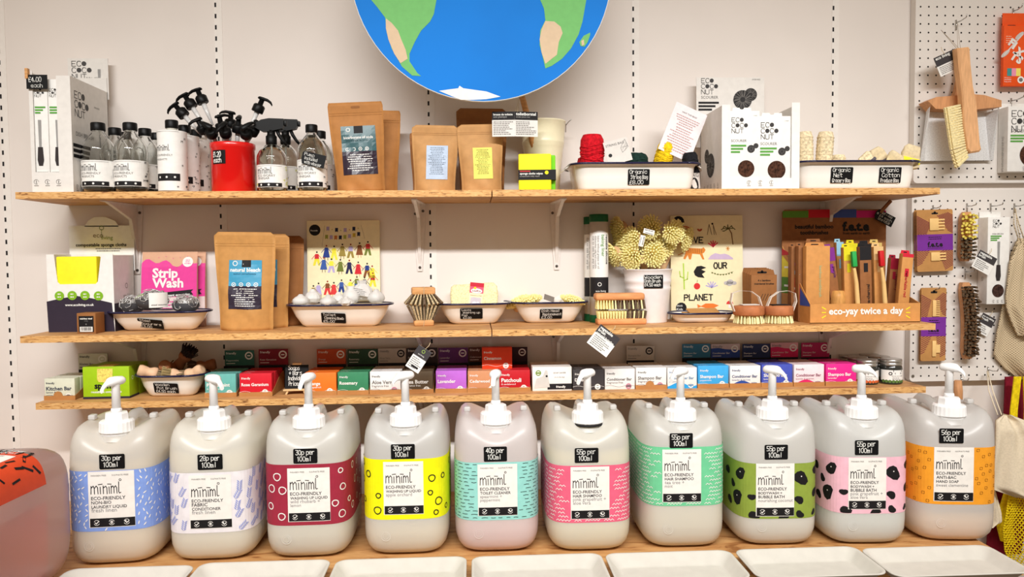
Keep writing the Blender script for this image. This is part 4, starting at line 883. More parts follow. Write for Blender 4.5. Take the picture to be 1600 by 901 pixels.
# strip wash packets
PK = c(224, 66, 150, .45); PKW = c(226, 208, 204, .5); PKT = c(216, 170, 140, .6)
def strip(label, x0, x1, yt, Y, front):
    xc, w, h = fit(x0, x1, yt, Y, S2); t = thing('paper_packet', label, 'packet', (xc, Y, S2), 0, 'pink laundry strip packets', rad(-4))
    b = MB(); R = []
    for z, d in ((0, .010), (h*.1, .016), (h*.45, .019), (h*.8, .012), (h*.93, .002), (h, .0015)): R.append([(x, y, z) for x, y in rrect(-w/2, w/2, -d/2, d/2, d*.45, 3)])
    b.loft(R, PKT); b.obj('packet_body', t)
    p = MB(); KN = ((0, .005), (.1, .008), (.45, .0095), (.8, .006), (.93, .001), (1.1, .0007))
    p.map = lambda u, v, hh: (u, -next(a[1]+(b_[1]-a[1])*(v/h-a[0])/(b_[0]-a[0]) for a, b_ in zip(KN, KN[1:]) if v/h <= b_[0])-hh, v)
    P = [(-w/2+w*k/16, h*(.855+.035*math.sin(k*1.1)+.03*math.sin(k*.45))) for k in range(17)]
    p.add([p.map(u, v, .0003) for k in P for u, v in ((k[0], h*.8), k)], [(2*k, 2*k+2, 2*k+3, 2*k+1) for k in range(16)], PK)
    p.rect(-w/2, h*.45, w/2, h*.8, PK, .0003); p.rect(-w/2, h*.40, w/2, h*.45, PK, .0003); p.rect(-w/2, h*.1, w/2, h*.40, PKW, .0003); p.rect(-w/2, 0, w/2, h*.1, PKW, .0003); p.poly([(-w*.40, h*.375), (w*.44, h*.43), (w*.40, h*.47), (w*.44, h*.50), (-w*.40, h*.44)], SPB, .0009)
    for k in range(5): p.disc(w*(-.2+.13*k), h*(.925+.015*math.sin(k*2)), .0012, PK, .0008, 6)
    p.text('Strip', -w*.30, h*.66, WHITE, w*.46, bold=.035, h=.0012); p.text('Wash', -w*.30, h*.53, WHITE, w*.56, bold=.035, h=.0012); p.text('laundry detergent eco strips', -w*.36, h*.393, CHALK, w*.74, bold=.02, rot=.055, h=.0014)
    greek(p, -w*.2, w*.42, h*.1, h*.36, 6, PK, .0012, al='c'); p.disc(w*.33, h*.865, w*.095, WHITE, .0012, 20); greek(p, w*.27, w*.39, h*.83, h*.90, 3, PK, .0016, al='c'); p.obj('printed_front', t)
strip('pink packet of laundry strips standing behind its twin', 236, 319, 393, -.025, 0)
strip('front pink packet of laundry strips, right behind the steel scourer dish', 219, 306, 393, -.050, 1)
# enamel dishes on the middle shelf
def dish(label, x0, x1, yr, yb_, bx0, bx1, S, d, tagpx, lines, corner, front=None, rot=0, sk=0, w0=0):
    Y = front or yb(.5*(x0+x1), yb_, S)-.03; Y = max(Y, -.275); xc, w, h = fit(x0, x1, yr, Y+d*.35, S)
    xb, wb, _ = fit(bx0, bx1, yb_, Y+.03, S); rim = .009
    ins = max(.006, (w-2*rim-wb)/2*.80); L = lp(Y+.012, xc, S); a = L(tagpx[0], tagpx[3]); e_ = L(tagpx[2], tagpx[1])
    return enamel(label, xc, Y+d/2, S, w, d, h, corner, ins, rim, (((a[0]+e_[0])/2, (a[1]+e_[1])/2, e_[0]-a[0], e_[1]-a[1], sk), lines)), xc, Y+d/2, h, w
t, xd, yd, hd_, wd = dish('enamel dish of steel scourers beside the plum carton', 168, 326, 487, 517, 198, 296, S2, .115, (213, 496, 252, 516), ['Steel', 'Scourers', '£3.00'], .06, sk=rad(6))
SW = c(196, 194, 192, .3, .1, 300, 0, .4)
def scourer(label, px, py, dy, r, wrap_col, seed, rz, paper=None):
    q = at(px, py, yd+dy); t = thing('steel_scourer', label, 'scourer', (q.x, yd+dy, q.z), rz, 'steel scourers in the dish'); rn = random.Random(seed); b = MB()
    for k in range(70):
        p = Vector((rn.gauss(0, 1), rn.gauss(0, 1), rn.gauss(0, 1))).normalized(); ax = p.orthogonal().normalized(); ay = p.cross(ax); s_ = rn.uniform(.2, .5)*r; cc = p*r*rn.uniform(.8, 1.0)
        cc = Vector((cc.x*1.35, cc.y, cc.z*.8)); b.tube([cc+ax*(s_*math.cos(i*.9))+ay*(s_*math.sin(i*.9))+p*(i-5)*.0008 for i in range(10)], .0011, SW, 4)
    b.lathe([(r*.3, -r*.62), (r*.62, -r*.4), (r*.75, 0), (r*.62, r*.4), (r*.3, r*.6)], SW, 14); b.obj('steel_wool', t)
    w_ = MB(); w_.lathe([(r*.62, -.024), (r*1.02, -.014), (r*1.10, -.005), (r*1.08, .002)], wrap_col, 20, sx=1.25, caps=(0, 0))
    if paper:
        w_.map = lambda u, v, h: ((r*1.40+h)*math.sin(u/r), -(r*1.12+h)*math.cos(u/r), v)
        w_.rect(-.004, -.020, .034, .020, WHITE, .001, 10); w_.text('eco living', -.034, .004, c(150, 190, 70), .024, rot=.5, h=.002); w_.text('steel scourers', .0, -.014, GREY, .030, h=.002, bold=.02)
    w_.obj('paper_wrap', t); return t
scourer('steel scourer in dark and white wrap at the left of its dish', 238, 468, -.035, .030, c(72, 70, 72), 1, rad(18), 1)
scourer('shiny steel scourer in dark wrap at the right of its dish', 290, 474, -.02, .028, c(70, 70, 74), 2, rad(-25))
scourer('steel scourer half hidden at the left end of its dish', 208, 474, .0, .026, c(72, 70, 72), 3, rad(60))
# natural bleach pouches
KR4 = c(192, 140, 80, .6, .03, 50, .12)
def bleach(p):
    W_ = .041; v0, v1 = .060, .192; vm = .122; p.rect(-W_, v0, W_+.006, vm, DKP, .0006, 8, 6); p.rect(-W_, vm, W_+.006, v1, c(62, 152, 190, .35), .0006, 8, 6)
    p.rect(-.006, v1-.019, .018, v1, INK, .001, 3); p.text('eco', -.003, v1-.012, CHALK, .009); p.text('living', .001, v1-.017, c(150, 180, 70), .013); p.ring(-.024, v1-.009, .005, .002, WHITE, .001)
    p.text('natural bleach', -.037, .161, WHITE, .080, bold=.03, h=.001); p.text('sodium percarbonate', -.028, .153, c(24, 60, 90), .06, h=.001)
    for k in range(4): p.ring(-.027+k*.020, .126, .0042, .0018, WHITE, .0012, 12); p.disc(-.027+k*.020, .126, .002, WHITE, .0012, 6)
    greek(p, -.034, .042, .066, .117, 9, WHITE, .001, seed=5, al='c')
xc, w, h = fit(330, 427, 362, -.17, S2)
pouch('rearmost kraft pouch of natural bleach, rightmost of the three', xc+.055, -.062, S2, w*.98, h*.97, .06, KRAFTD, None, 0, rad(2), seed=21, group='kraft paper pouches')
pouch('middle kraft pouch of natural bleach with its label half hidden', xc+.026, -.118, S2, w*.98, h*.985, .062, KR4, bleach, 0, rad(2), seed=22, group='kraft paper pouches')
pouch('front kraft pouch of natural bleach with bright blue label', xc, -.185, S2, w, h, .066, KR4, bleach, rad(-1), rad(3), seed=23, group='kraft paper pouches', rot=rad(1))
# art boards
def artboard(label, x0, x1, yt, Y):
    xc, w, h = fit(x0, x1, yt, Y, S2); t = thing('art_print', label, 'poster', (xc, Y, S2), 0, 'printed cream boards', rad(-2))
    b = MB(); b.box(-w/2, w/2, 0, .006, 0, h, c(236, 224, 184, .6)); b.front(0); return t, b, w, h, lp(Y-.003, xc, S2)
t, b, w, h, L = artboard('cream board printed with rows of people holding hands', 478, 592, 344, -.024)
b.disc(*L(490.5, 359), .0165, INK); b.text('Flourish', L(484, 361)[0], L(484, 361)[1], CHALK, .020, h=.0012)
b.line([L(506, 352), L(502, 385)], .0006, GREY); b.line([L(563, 351), L(569, 372)], .0006, GREY)
FC = [c(176, 160, 200), c(196, 170, 60), c(38, 42, 70), c(150, 160, 70), c(176, 160, 200), c(196, 120, 60), c(38, 42, 70), c(170, 176, 80)]
for rw, (y0, n) in enumerate(((357, 8), (370, 8))):
    for k in range(n):
        px = 511+k*(6.8 if rw == 0 else 7.2)-rw*2; py = y0+2.5*math.sin(k*.5)-rw*k*.5
        if k % 2 == 0 or rw: b.poly([L(px-2.2, py+3.2), L(px, py+2), L(px+2.2, py+3.2), L(px+2.4, py-3.5), L(px-2.2, py-3.5)], FC[(k+rw*3) % 8])
        else: b.disc(*L(px, py), .0015, FC[k])
cl = [(200, 40, 50), (38, 60, 130), (226, 214, 60), (150, 130, 60), (180, 168, 210), (130, 76, 40), (210, 60, 60), (60, 90, 160), (226, 222, 70), (110, 120, 50), (40, 40, 80)]
def figure(px, py, k, L0=L):
    L = lambda x, y: L0(px+(x-px)*1.3, py+(y-py)*1.3)
    A = c(*cl[k % 11]); B = c(*cl[(k*3+2) % 11]); sk = c(*((120, 74, 46), (70, 44, 34), (200, 140, 100))[k % 3])
    b.disc(*L(px, py-7.2), .0026, c(*((34, 26, 26), (150, 60, 40), (34, 26, 26))[k % 3]), .0006, 8)
    if k % 2: b.poly([L(px-4.4, py+7), L(px+4.2, py+7), L(px+1.8, py-5), L(px-1.8, py-5)], A)
    else: b.poly([L(px-2.8, py+1), L(px+2.8, py+1), L(px+2, py-5), L(px-2, py-5)], A); b.poly([L(px-4.6, py+9), L(px-1.8, py+9), L(px, py+3), L(px+1.8, py+9), L(px+4.4, py+9), L(px+2.6, py+.8), L(px-2.6, py+.8)], B)
    b.line([L(px-1.8, py-4), L(px-6, py+1)], .0014, A, .0008); b.line([L(px+1.8, py-4), L(px+6, py+1)], .0014, A, .0008)
    if k % 2: b.line([L(px-1.6, py+7), L(px-1.8, py+10)], .0014, sk); b.line([L(px+1.6, py+7), L(px+1.8, py+10)], .0014, sk)
for k, (px, py) in enumerate(((494, 403), (509, 393), (521, 394), (534, 391), (547, 391), (561, 389), (574, 387), (505, 412), (517, 414), (531, 415), (545, 416), (559, 419), (573, 421), (581, 425), (489, 456), (497, 452), (511, 449), (521, 451), (533, 447), (547, 447), (557, 442), (569, 443), (582, 436))): figure(px, py, k)
b.obj('printed_board', t)
# dish of bath bombs
t, xd, yd, hd_, wd = dish('enamel dish of white toilet cleaning bombs below the people print', 447, 613, 476, 511, 476, 582, S2, .118, (501, 487, 539, 507), ['Toilet', 'Cleaning Bomb', '£5.00'], .06, sk=rad(3))
PAPW = milky('white_paper_bag', (244, 242, 238), .3, .5)
for k, (px, py, dy, sx, sz, lb) in enumerate(((470, 472, -.02, 1.1, .7, 'low at the left end of the dish'), (489, 467, .02, 1.2, .9, 'left, behind the front row of bombs'), (513, 473, -.04, 1.2, .7, 'at the front left of the chalk label'), (529, 470, .0, 1.1, .8, 'in the middle of the dish'), (548, 466, -.01, 1.2, 1.1, 'with the tall crumpled wrap'), (566, 460, .015, 1.4, 1.3, 'tallest, with small grey print on its bag'), (588, 467, -.005, 1.2, .9, 'at the right end of the dish'), (541, 474, -.045, 1.2, .6, 'lowest at the front right of the label'))):
    q = at(px, py, yd+dy); t = thing('cleaning_bomb', 'white bagged toilet bomb '+lb, 'toilet bomb', (q.x, yd+dy, q.z+.002), rad(k*40), 'bagged toilet bombs in the dish'); b = MB(); rn = random.Random(k); ph = rn.uniform(0, 6); r = .021
    b.loft([[(r*sx*f*(1+.10*math.sin(5*a+ph+z*200)+.06*math.sin(9*a))*math.cos(a), r*f*(1+.08*math.sin(4*a+ph))*math.sin(a), z*sz) for a in [2*PI*j/20 for j in range(20)]] for z, f in ((-.014, .5), (-.010, .85), (0, 1.05), (.010, .95), (.018, .66), (.022, .40), (.030, .52 if k in (4, 5) else .2))], PAPW, smooth=k % 2 == 0); b.obj('paper_bag', t)
    if k == 5: p = MB(); p.on(Matrix.Translation((0, 0, .005)) @ Matrix.Rotation(-rad(k*40), 4, 'Z') @ Matrix.Translation((0, -.030, 0)) @ Matrix.Rotation(.2, 4, 'Y')); p.rect(-.024, -.008, .024, .012, c(214, 210, 206), .0004); greek(p, -.022, .022, -.007, .011, 4, GREY, .001); p.obj('printed_label', t)
# bristle helpers
BR1 = c(250, 234, 164, .8, .08, 200, .3); BR2 = c(104, 86, 70, .9, .15, 200, .4); BR3 = c(238, 230, 176, .8, .06, 200, .3); BR4 = c(190, 172, 136, .9, .2, 240, .4)
def tuft(b, p, d, l, r0, r1, m, n=5):
    p = Vector(p); d = Vector(d).normalized(); b.tube([p, p+d*l*.5, p+d*l], [r0, (r0+r1)*.5, r1], m, n, smooth=False)
# pair of round pot brushes
Y = -.125; xc, w, h = fit(637, 683, 449, Y, S2); t = thing('pot_brush', 'pair of wooden pot brushes stacked bristles together, tied with string', 'brush', (xc, Y+.03, S2), rad(8))
b = MB(); b.box(-.028, .028, -.022, .022, 0, .017, WOOD, .004); b.box(-.033, .033, -.024, .024, h-.021, h, WOOD, .004); b.obj('wooden_blocks', t)
b = MB()
for i in range(9):
    for j in range(7):
        x, y = -.0255+.0064*i+.001*(j % 2), -.019+.0063*j; tuft(b, (x, y, .016), (x*.9, y*.9, .05), .046, .0022, .0032, BR4 if (i+j) % 4 else BR2)
        tuft(b, (x*1.15, y*1.15, h-.020), (x*1.1, y*1.1-.004, -.034), .036, .0022, .0036, BR4 if (i+j) % 4 else BR2)
b.obj('bristles', t)
b = MB(); b.tube([(0, .0, h+.001), (0, -.0255, h), (-.001, -.034, h*.5), (0, -.0235, .015), (-.002, -.024, .0), (.004, -.028, -.026)], .0008, c(206, 186, 150), 5); b.obj('string', t)
def hangtag(label, px, py, Y, ang, ww, hh, title, lines, split=.42, par=None, logo=False):
    q = at(px, py, Y); t = thing('hang_tag', label, 'tag', q, 0, None, 0, rad(ang)); t.rotation_euler[0] = 0
    b = MB(); b.box(-ww/2, ww/2, 0, .0008, -hh/2, hh/2, WHITE); b.front(0); b.rect(-ww/2, hh/2-hh*split, ww/2, hh/2, c(64, 60, 62), .0004)
    for k, s_ in enumerate(title): b.text(s_, -ww*.44, hh/2-.0095-k*.0085, CHALK, min(ww*.86, len(s_)*.0046), bold=.02)
    greek(b, -ww*.42, ww*.42, -hh*.44, hh/2-hh*split-.003, lines, GREY); 
    if logo: b.ring(0, hh/2-hh*.14, .0035, .0012, c(160, 190, 90)); b.text('eco living', 0, hh/2-hh*.33, CHALK, .018, al='c'); b.rect(-ww*.2, -hh*.38, ww*.3, -hh*.30, INK, .0012)
    b.obj('card', t); b = MB(); b.tube([(0, -.001, hh/2-.002), (.006*math.sin(rad(ang)), 0, hh/2+.012), (.002, .004, hh/2+.02)], .0008, c(206, 186, 150), 5); b.obj('string_loop', t); return t
hangtag('dark and white tag with leaf emblem hanging below the pot brushes', 654, 561, -.262, 34, .040, .066, [], 6, .42, logo=True)
# loofah dish
t, xd, yd, hd_, wd = dish('enamel dish holding a loofah washing up pad', 681, 798, 474, 507, 711, 772, S2, .145, (719, 480, 754, 500), ['Loofa', 'Washing up', 'Pad', '£3.00'], .05)
LOOF = c(236, 226, 176, .9, .1, 260, .8)
q = at(741, 475, yd); t = thing('loofah_pad', 'pale loofah washing up pad in a red and cream sleeve', 'loofah', (q.x, yd-.006, q.z-.02), 0, None, rad(-8)); b = MB()
R = []
for z, i in ((0, .012), (.010, .003), (.05, .0), (.072, .003), (.080, .012)): R.append([(x, y+.003*math.sin(x*60), z+.004*math.sin(x*45)) for x, y in rrect(-.070+i, .070-i, -.013+i*.4, .013-i*.4, .008, 4)])
b.loft(R, LOOF); b.obj('loofah', t)
b = MB(); b.box(-.019, .021, -.0165, .0165, .006, .082, c(238, 228, 190)); b.front(-.0165); b.rect(-.019, .060, .021, .082, c(196, 36, 56)); b.rect(-.019, .052, .021, .070, c(222, 90, 120), .0008); b.disc(.001, .058, .0165, WHITE, .0012, 20, .0075); b.text('LoofCo', .001, .0555, c(150, 60, 50), .024, al='c', bold=.02, h=.0018); b.disc(-.004, .066, .004, c(240, 200, 40), .0014, 10); b.text('WASHING-UP PAD', -.016, .043, c(150, 120, 70), .034, h=.001); b.rrect(-.014, .008, .016, .039, .004, c(196, 188, 196), .001); b.disc(-.002, .02, .007, c(226, 220, 226), .0014); b.disc(.008, .022, .005, c(226, 220, 226), .0014); b.xf(Matrix.Rotation(rad(6), 4, 'Y')); b.obj('card_sleeve', t)
# dish head dish
t, xd, yd, hd_, wd = dish('enamel dish of replacement dish brush heads', 799, 918, 472, 505, 828, 894, S2, .145, (844, 481, 879, 500), ['Dish Head', 'Replacement', '£3.00'], .05)
HW = c(206, 168, 124, .6, .05, 60)
def dome(b, r, m, n=90, sp=1.15, flat=.5, l=.020):
    for k in range(n):
        q = math.sqrt((k+.5)/n); a = k*2.39996; th = flat*q+.05*math.sin(k*5.3); tuft(b, (r*q*math.cos(a), r*q*math.sin(a), .001), (math.sin(th)*math.cos(a), math.sin(th)*math.sin(a), math.cos(th)), l*(1+.07*math.sin(k*3.7)), .0015, .0030, m, 4)
def brushhead(name, label, loc, rot, group, first={}):
    if name in first:
        o = copy(first[name], label, loc); o.rotation_euler = rot; return o
    t = thing(name, label, 'brush', loc, 0, group); t.rotation_euler = rot
    b = MB(); dome(b, .0190, BR1, 85, 1, rad(58), .025); b.obj('bristles', t)
    b = MB(); b.lathe([(.006, -.013), (.018, -.012), (.0215, -.008), (.022, -.001), (.020, .002), (.004, .003)], HW, 24); b.obj('wooden_head', t)
    if name == 'dish_brush':
        b = MB()
        for sx in (-1, 1): b.tube([(sx*.012, 0, -.008), (sx*.013, -.0, -.014), (sx*.007, .012, -.02), (sx*.004, .030, -.022), (sx*.003, .055, -.022)], .0011, STEEL, 6)
        b.obj('wire_neck', t); b = MB(); b.tube([(0, .050, -.022), (0, .056, -.022), (0, .10, -.022), (0, .15, -.022)], [.006, .0085, .009, .008], HW, 12); b.obj('handle', t)
    first[name] = t; return t
for k, (px, py, rx_, ry_, dy, lb) in enumerate(((829, 472, 10, -14, -.03, 'left head with bristles up in the replacement head dish'), (893, 472, 8, 14, -.03, 'right head with bristles up in the replacement head dish'), (812, 474, 4, -30, .02, 'head at the far left of the replacement head dish'), (860, 478, 190, 10, .0, 'upturned wooden head in the middle of its dish'))):
    q = at(px, py+3, yd+dy); brushhead('replacement_brush', 'dish brush '+lb, (q.x, yd+dy, q.z), (rad(rx_), rad(ry_), 0), 'replacement brush heads')
for k, (px, py, ang) in enumerate(((858, 466, 20), (872, 468, -30))):
    q = at(px, py, yd-.005+k*.02); b = MB(); b.box(-.016, .016, 0, .001, -.008, .010, (c(120, 112, 106), c(226, 220, 212))[k]); single(b, 'card_tag', ('grey', 'white')[k]+' loose card tag among the replacement brush heads', 'tag', q, rad(10), None, rad(-30), rad(ang))
# baking liner tubes
def tube(label, x0, x1, yt, Y, seed):
    xc, w, h = fit(x0, x1, yt, Y, S2); r = w/2; t = thing('baking_liner', label, 'tube', (xc, Y+r, S2), 0, 'tubes of baking liner'); b = MB(); GR = c(22, 84, 48, .4)
    b.lathe([(r*.97, .02), (r*.97, h-.02)], c(206, 202, 194, .4), 28); b.obj('tube_body', t)
    for a_, z_ in (('cap', h-.022), ('base_cap', 0)): b = MB(); b.lathe([(r*.98, z_), (r, z_+.001), (r, z_+.021), (r*.98, z_+.022)], GR, 28); b.obj(a_, t)
    b = MB(); b.map = bottle_wrap(r*.975); b.rect(-r*1.35, h*.42, r*1.45, h*.83, WHITE, .0003, 14); b.rect(-r*1.35, h*.24, r*1.45, h*.42, SPB, .0003, 14)
    b.text('reusable silicone', r*.62, h*.81, INK, h*.27, rot=-PI/2, bold=.02); b.text('baking liner', r*.12, h*.81, c(90, 150, 70), h*.20, rot=-PI/2, bold=.01)
    for k in range(3): b.text(('bakes without grease or oil', 'dishwasher safe and reusable', 'cut to size for any tin')[k], -r*(.3+.28*k), h*.80, GREY, h*.30, rot=-PI/2)
    b.ring(-r*.1, h*.355, .0042, .0015, CHALK); b.text('eco living', -r*.5, h*.285, CHALK, r*1.1); b.obj('printed_label', t)
tube('tall green capped tube of baking liner in front', 923, 953, 334, -.095, 1)
tube('tall green capped tube of baking liner half hidden behind its twin', 914, 943, 338, -.052, 2)
# vegetable brush pair
Y = -.165; xc, w, h = fit(930, 1012, 458, Y, S2); t = thing('vegetable_brush', 'pair of long wooden vegetable brushes stacked bristles together', 'brush', (xc, Y+.024, S2), rad(1))
WD2 = c(216, 150, 98, .5, .06, 30, 0, 0, 0, (1, 4, 4)); b = MB(); b.box(-w*.455, w*.49, -.022, .022, 0, .017, WD2, .005); b.box(-w*.49, w*.455, -.022, .022, h-.020, h, WD2, .006); b.obj('wooden_blocks', t)
b = MB()
for i in range(17):
    for j in range(4):
        x, y = -w*.44+i*w*.055, -.016+.0107*j; tuft(b, (x, y, h-.019), (.15*(x/w)+.05, y*6, -1), .026, .0020, .0030, BR1 if i < 6 else BR2 if (i+j) % 3 else BR3, 4); tuft(b, (x+.004, y, .016), (.2*(x/w), y*6, 1), .022, .0020, .0030, BR1 if i < 10 else BR2 if (i+j) % 3 else BR3, 4)
b.obj('bristles', t)
hangtag('dark and white tag hanging under the stacked vegetable brushes', 943, 532, -.268, 38, .066, .062, ['vegetable', 'brush', 'natural bristles'], 6, .40)
# bucket of dish brushes
WBK = c(240, 236, 236, .35, .01); xc, w, h = fit(976, 1053, 420, -.10, S2); yc = -.078; r = w/2
t = thing('metal_bucket', 'white metal bucket full of wooden dish brushes', 'bucket', (xc, yc, S2)); b = MB()
b.lathe([(r*.76, 0), (r*.78, .002), (r*.90, h*.60), (r*.92, h*.62), (r*.92, h*.66), (r*.90, h*.68), (r*.93, h*.74), (r*.95, h*.76), (r*.95, h*.80), (r*.93, h*.82), (r*.98, h*.98), (r, h*.985), (r, h), (r*.965, h), (r*.75, .004)], WBK, 40); b.obj('pail', t)
b = MB(); b.map = lambda u, v, hh: ((r*.93+hh)*math.sin(u/r), -(r*.93+hh)*math.cos(u/r), v); L = lp(-.14, xc, S2); a = L(1005, 450); e_ = L(1037, 429)
b.rect(a[0], a[1], e_[0], e_[1], BLK, .003, 10)
for k, s_ in enumerate(('Wooden', 'Dish Brush', '£4.50 each')): b.chalk(s_, a[0]+.002, e_[1]-.0105-k*.0108, .0082, w=(e_[0]-a[0])*.9, h=.0036)
b.obj('price_label', t)
hs = ((971, 357, .05, -75, 15, 'facing left, highest at the left'), (975, 386, .05, -70, -10, 'low at the left behind the others'), (962, 396, .03, -80, -30, 'lowest at the far left'), (991, 373, .0, -38, 20, 'leaning left in the middle row'), (1017, 356, .02, -4, 8, 'upright at the top centre'), (1049, 362, -.012, 24, 70, 'full round bristles at upper right'), (1067, 372, .04, 48, 10, 'behind the upper right one, leaning right'), (988, 400, -.03, -50, 60, 'low at the front left'), (1020, 397, -.045, 6, 78, 'full round bristles low at the front'), (1035, 385, .03, 10, -20, 'behind the centre, mostly hidden'), (1003, 388, .04, -15, -10, 'deep behind the centre, mostly hidden'))
for k, (px, py, dy, lean, face, lb) in enumerate(hs):
    q = at(px, py, yc+dy); hb = Vector((xc+(q.x-xc)*.25, yc+dy*.4, S2+.05)); ax = (hb-q).normalized()          # handle points down into the bucket
    fwd = Vector((math.sin(rad(lean))*1.0, -math.sin(rad(max(8, face))), math.cos(rad(face))*math.cos(rad(lean)))); fwd = (fwd-ax*fwd.dot(ax)).normalized()
    M = Matrix((ax.cross(fwd), ax, fwd)).transposed(); brushhead('dish_brush', 'wooden dish brush in the white bucket, '+lb, q, M.to_euler(), 'dish brushes in the bucket')
for k, (px, py, ang, lb) in enumerate(((1003, 376, 14, 'left'), (1014, 362, -76, 'right'))):
    q = at(px, py, yc-.045); b = MB(); b.box(-.007, .007, 0, .0012, -.016, .016, WHITE); b.front(0); b.text('dish brush', .002, .013, INK, .024, rot=-PI/2); b.rect(-.005, -.013, -.0035, .010, GREY); single(b, 'card_tag', lb+' small white card tag on the dish brushes in the bucket', 'tag', q, 0, None, 0, rad(ang))
# second board
t, b, w, h, L = artboard('cream board printed LOVE OUR PLANET with animals and plants', 1049, 1162, 336, -.026)
pl = lambda s, m, h=.0006: b.poly([L(*map(float, a.split(','))) for a in s.split()][::-1], m, h)
b.disc(*L(1062, 346), .0175, INK); b.text('Flourish', *L(1055, 348), CHALK, .02, h=.0012)
for k, cc in enumerate(((206, 110, 60), (214, 150, 90), (150, 110, 90))): b.ring(*L(1072, 364), .0185-.0045*k, .0034, c(*cc), .0005, 12, 0, 110)
for s_, px, py, w_ in (('LOVE', 1070, 379, .062), ('OUR', 1117, 419, .042), ('PLANET', 1070, 469, .090)): b.chalk(s_, *L(px, py), .0165, INK, w=w_, lw=.2, jit=.15, adv=5.6)
b.ring(*L(1095, 357), .002, .006, c(176, 84, 50), .0006, 10, 180, 360); b.line([L(1107, 366), L(1110, 350), L(1114, 366)], .0016, BR2); b.line([L(1118, 366), L(1116, 350), L(1121, 366)], .0016, BR2); b.disc(*L(1115, 349), .003, INK)
b.line([L(1147, 381), L(1145, 364), L(1141, 357)], .003, c(130, 96, 60))
for a_ in (10, 50, 95, 140, 175, 215): b.line([L(1140, 357), (lambda p: (p[0]+.016*math.cos(rad(a_)), p[1]+.012*math.sin(rad(a_))))(L(1140, 357)), (lambda p: (p[0]+.021*math.cos(rad(a_)), p[1]+.006*math.sin(rad(a_))-.003))(L(1140, 357))], .0024, c(96, 96, 50))
for a_ in (40, 65, 90, 115, 145): b.line([L(1116, 385), (lambda p: (p[0]+.017*math.cos(rad(a_)), p[1]+.017*math.sin(rad(a_))))(L(1116, 385))], .0034, c(216, 56, 80))
TG = c(214, 128, 50); pl('1073,390 1078,387 1098,388 1101,386 1104,390 1102,394 1099,396 1102,405 1099,405 1095,397 1083,396 1081,405 1078,405 1076,398 1072,405 1069,404 1072,396', TG); b.line([L(1073, 391), L(1067, 396), L(1061, 398)], .0018, TG)
for k in range(8): b.line([L(1077+k*3, 388), L(1076.5+k*3, 395)], .0009, INK, .001)
for a_ in range(0, 360, 60): b.line([L(1139, 388), (lambda p: (p[0]+.005*math.cos(rad(a_)), p[1]+.006*math.sin(rad(a_))))(L(1139, 388))], .002, c(214, 140, 60))
pl('1108,404 1112,399 1119,395 1127,397 1134,396 1140,398 1147,403 1147,405 1108,405', c(198, 176, 204))
CG = c(170, 206, 80); b.line([L(1070, 451), L(1069, 412)], .004, CG); b.line([L(1063, 424), L(1064, 432), L(1069, 434)], .003, CG); b.line([L(1076, 425), L(1075, 436), L(1070, 438)], .003, CG)
pl('1085,424 1090,416 1097,415 1105,418 1097,421 1104,424 1098,428 1102,434 1092,433 1087,430', INK)
b.line([L(1113, 425), L(1122, 429), L(1135, 428), L(1147, 424)], .001, c(110, 116, 60))
for k in range(8): b.disc(*L(1114+k*4.4, 426+3*math.sin(k*.45)), .0024, c(90, 104, 50), .0008, 6)
b.disc(*L(1090, 447), .0098, c(206, 50, 50), .0006, 14); b.line([L(1090, 441), L(1091, 437)], .001, c(70, 100, 40))
for a_ in (20, 50, 75, 100, 130, 160): b.line([L(1113, 449), (lambda p: (p[0]+.018*math.cos(rad(a_)), p[1]+.017*math.sin(rad(a_))))(L(1113, 449))], .003, c(170, 164, 216))
for px, py, r_ in ((1136, 442, .008), (1142, 440, .010), (1148, 442, .008), (1141, 443, .010)): b.disc(*L(px, py), r_, c(186, 182, 182), .0006, 12, r_*.7)
pl('1090,475 1096,478 1103,474 1115,474 1124,477 1116,481 1103,481 1096,479 1091,481', c(232, 120, 50)); b.ring(*L(1141, 475), 0, .0105, c(212, 60, 60), .0006, 10, 0, 180); b.rect(*L(1139, 481), *L(1143, 476), WHITE, .0005)
b.disc(*L(1065, 481), .0165, INK); b.text('think', *L(1058, 479), CHALK, .018, h=.0012); b.text('Kids', *L(1058, 485), CHALK, .018, h=.0012); b.obj('printed_board', t)
# plate with kraft cards
xc, w, h = fit(1046, 1151, 489, -.12, S2); t = enamel('low oval enamel plate holding kraft paper cards', xc, -.105, S2, w, .10, h, .045, .016, .008, group='white enamel dishes with dark rims')
b = MB(); b.box(-.052, .050, -.001, .001, -.026, .026, KRAFT); b.rect(0, 0, 0, 0, KRAFT); single(b, 'kraft_envelope', 'brown kraft envelope lying in the low oval plate, lower one', 'card', (xc, -.105, S2+h*.75), 0, 'kraft envelopes on the plate', rad(-74))
b = MB(); b.box(-.040, .052, -.001, .001, -.026, .026, KRAFT); single(b, 'kraft_envelope', 'brown kraft envelope lying in the low oval plate, upper one', 'card', (xc+.004, -.098, S2+h*.75+.008), rad(7), 'kraft envelopes on the plate', rad(-70))
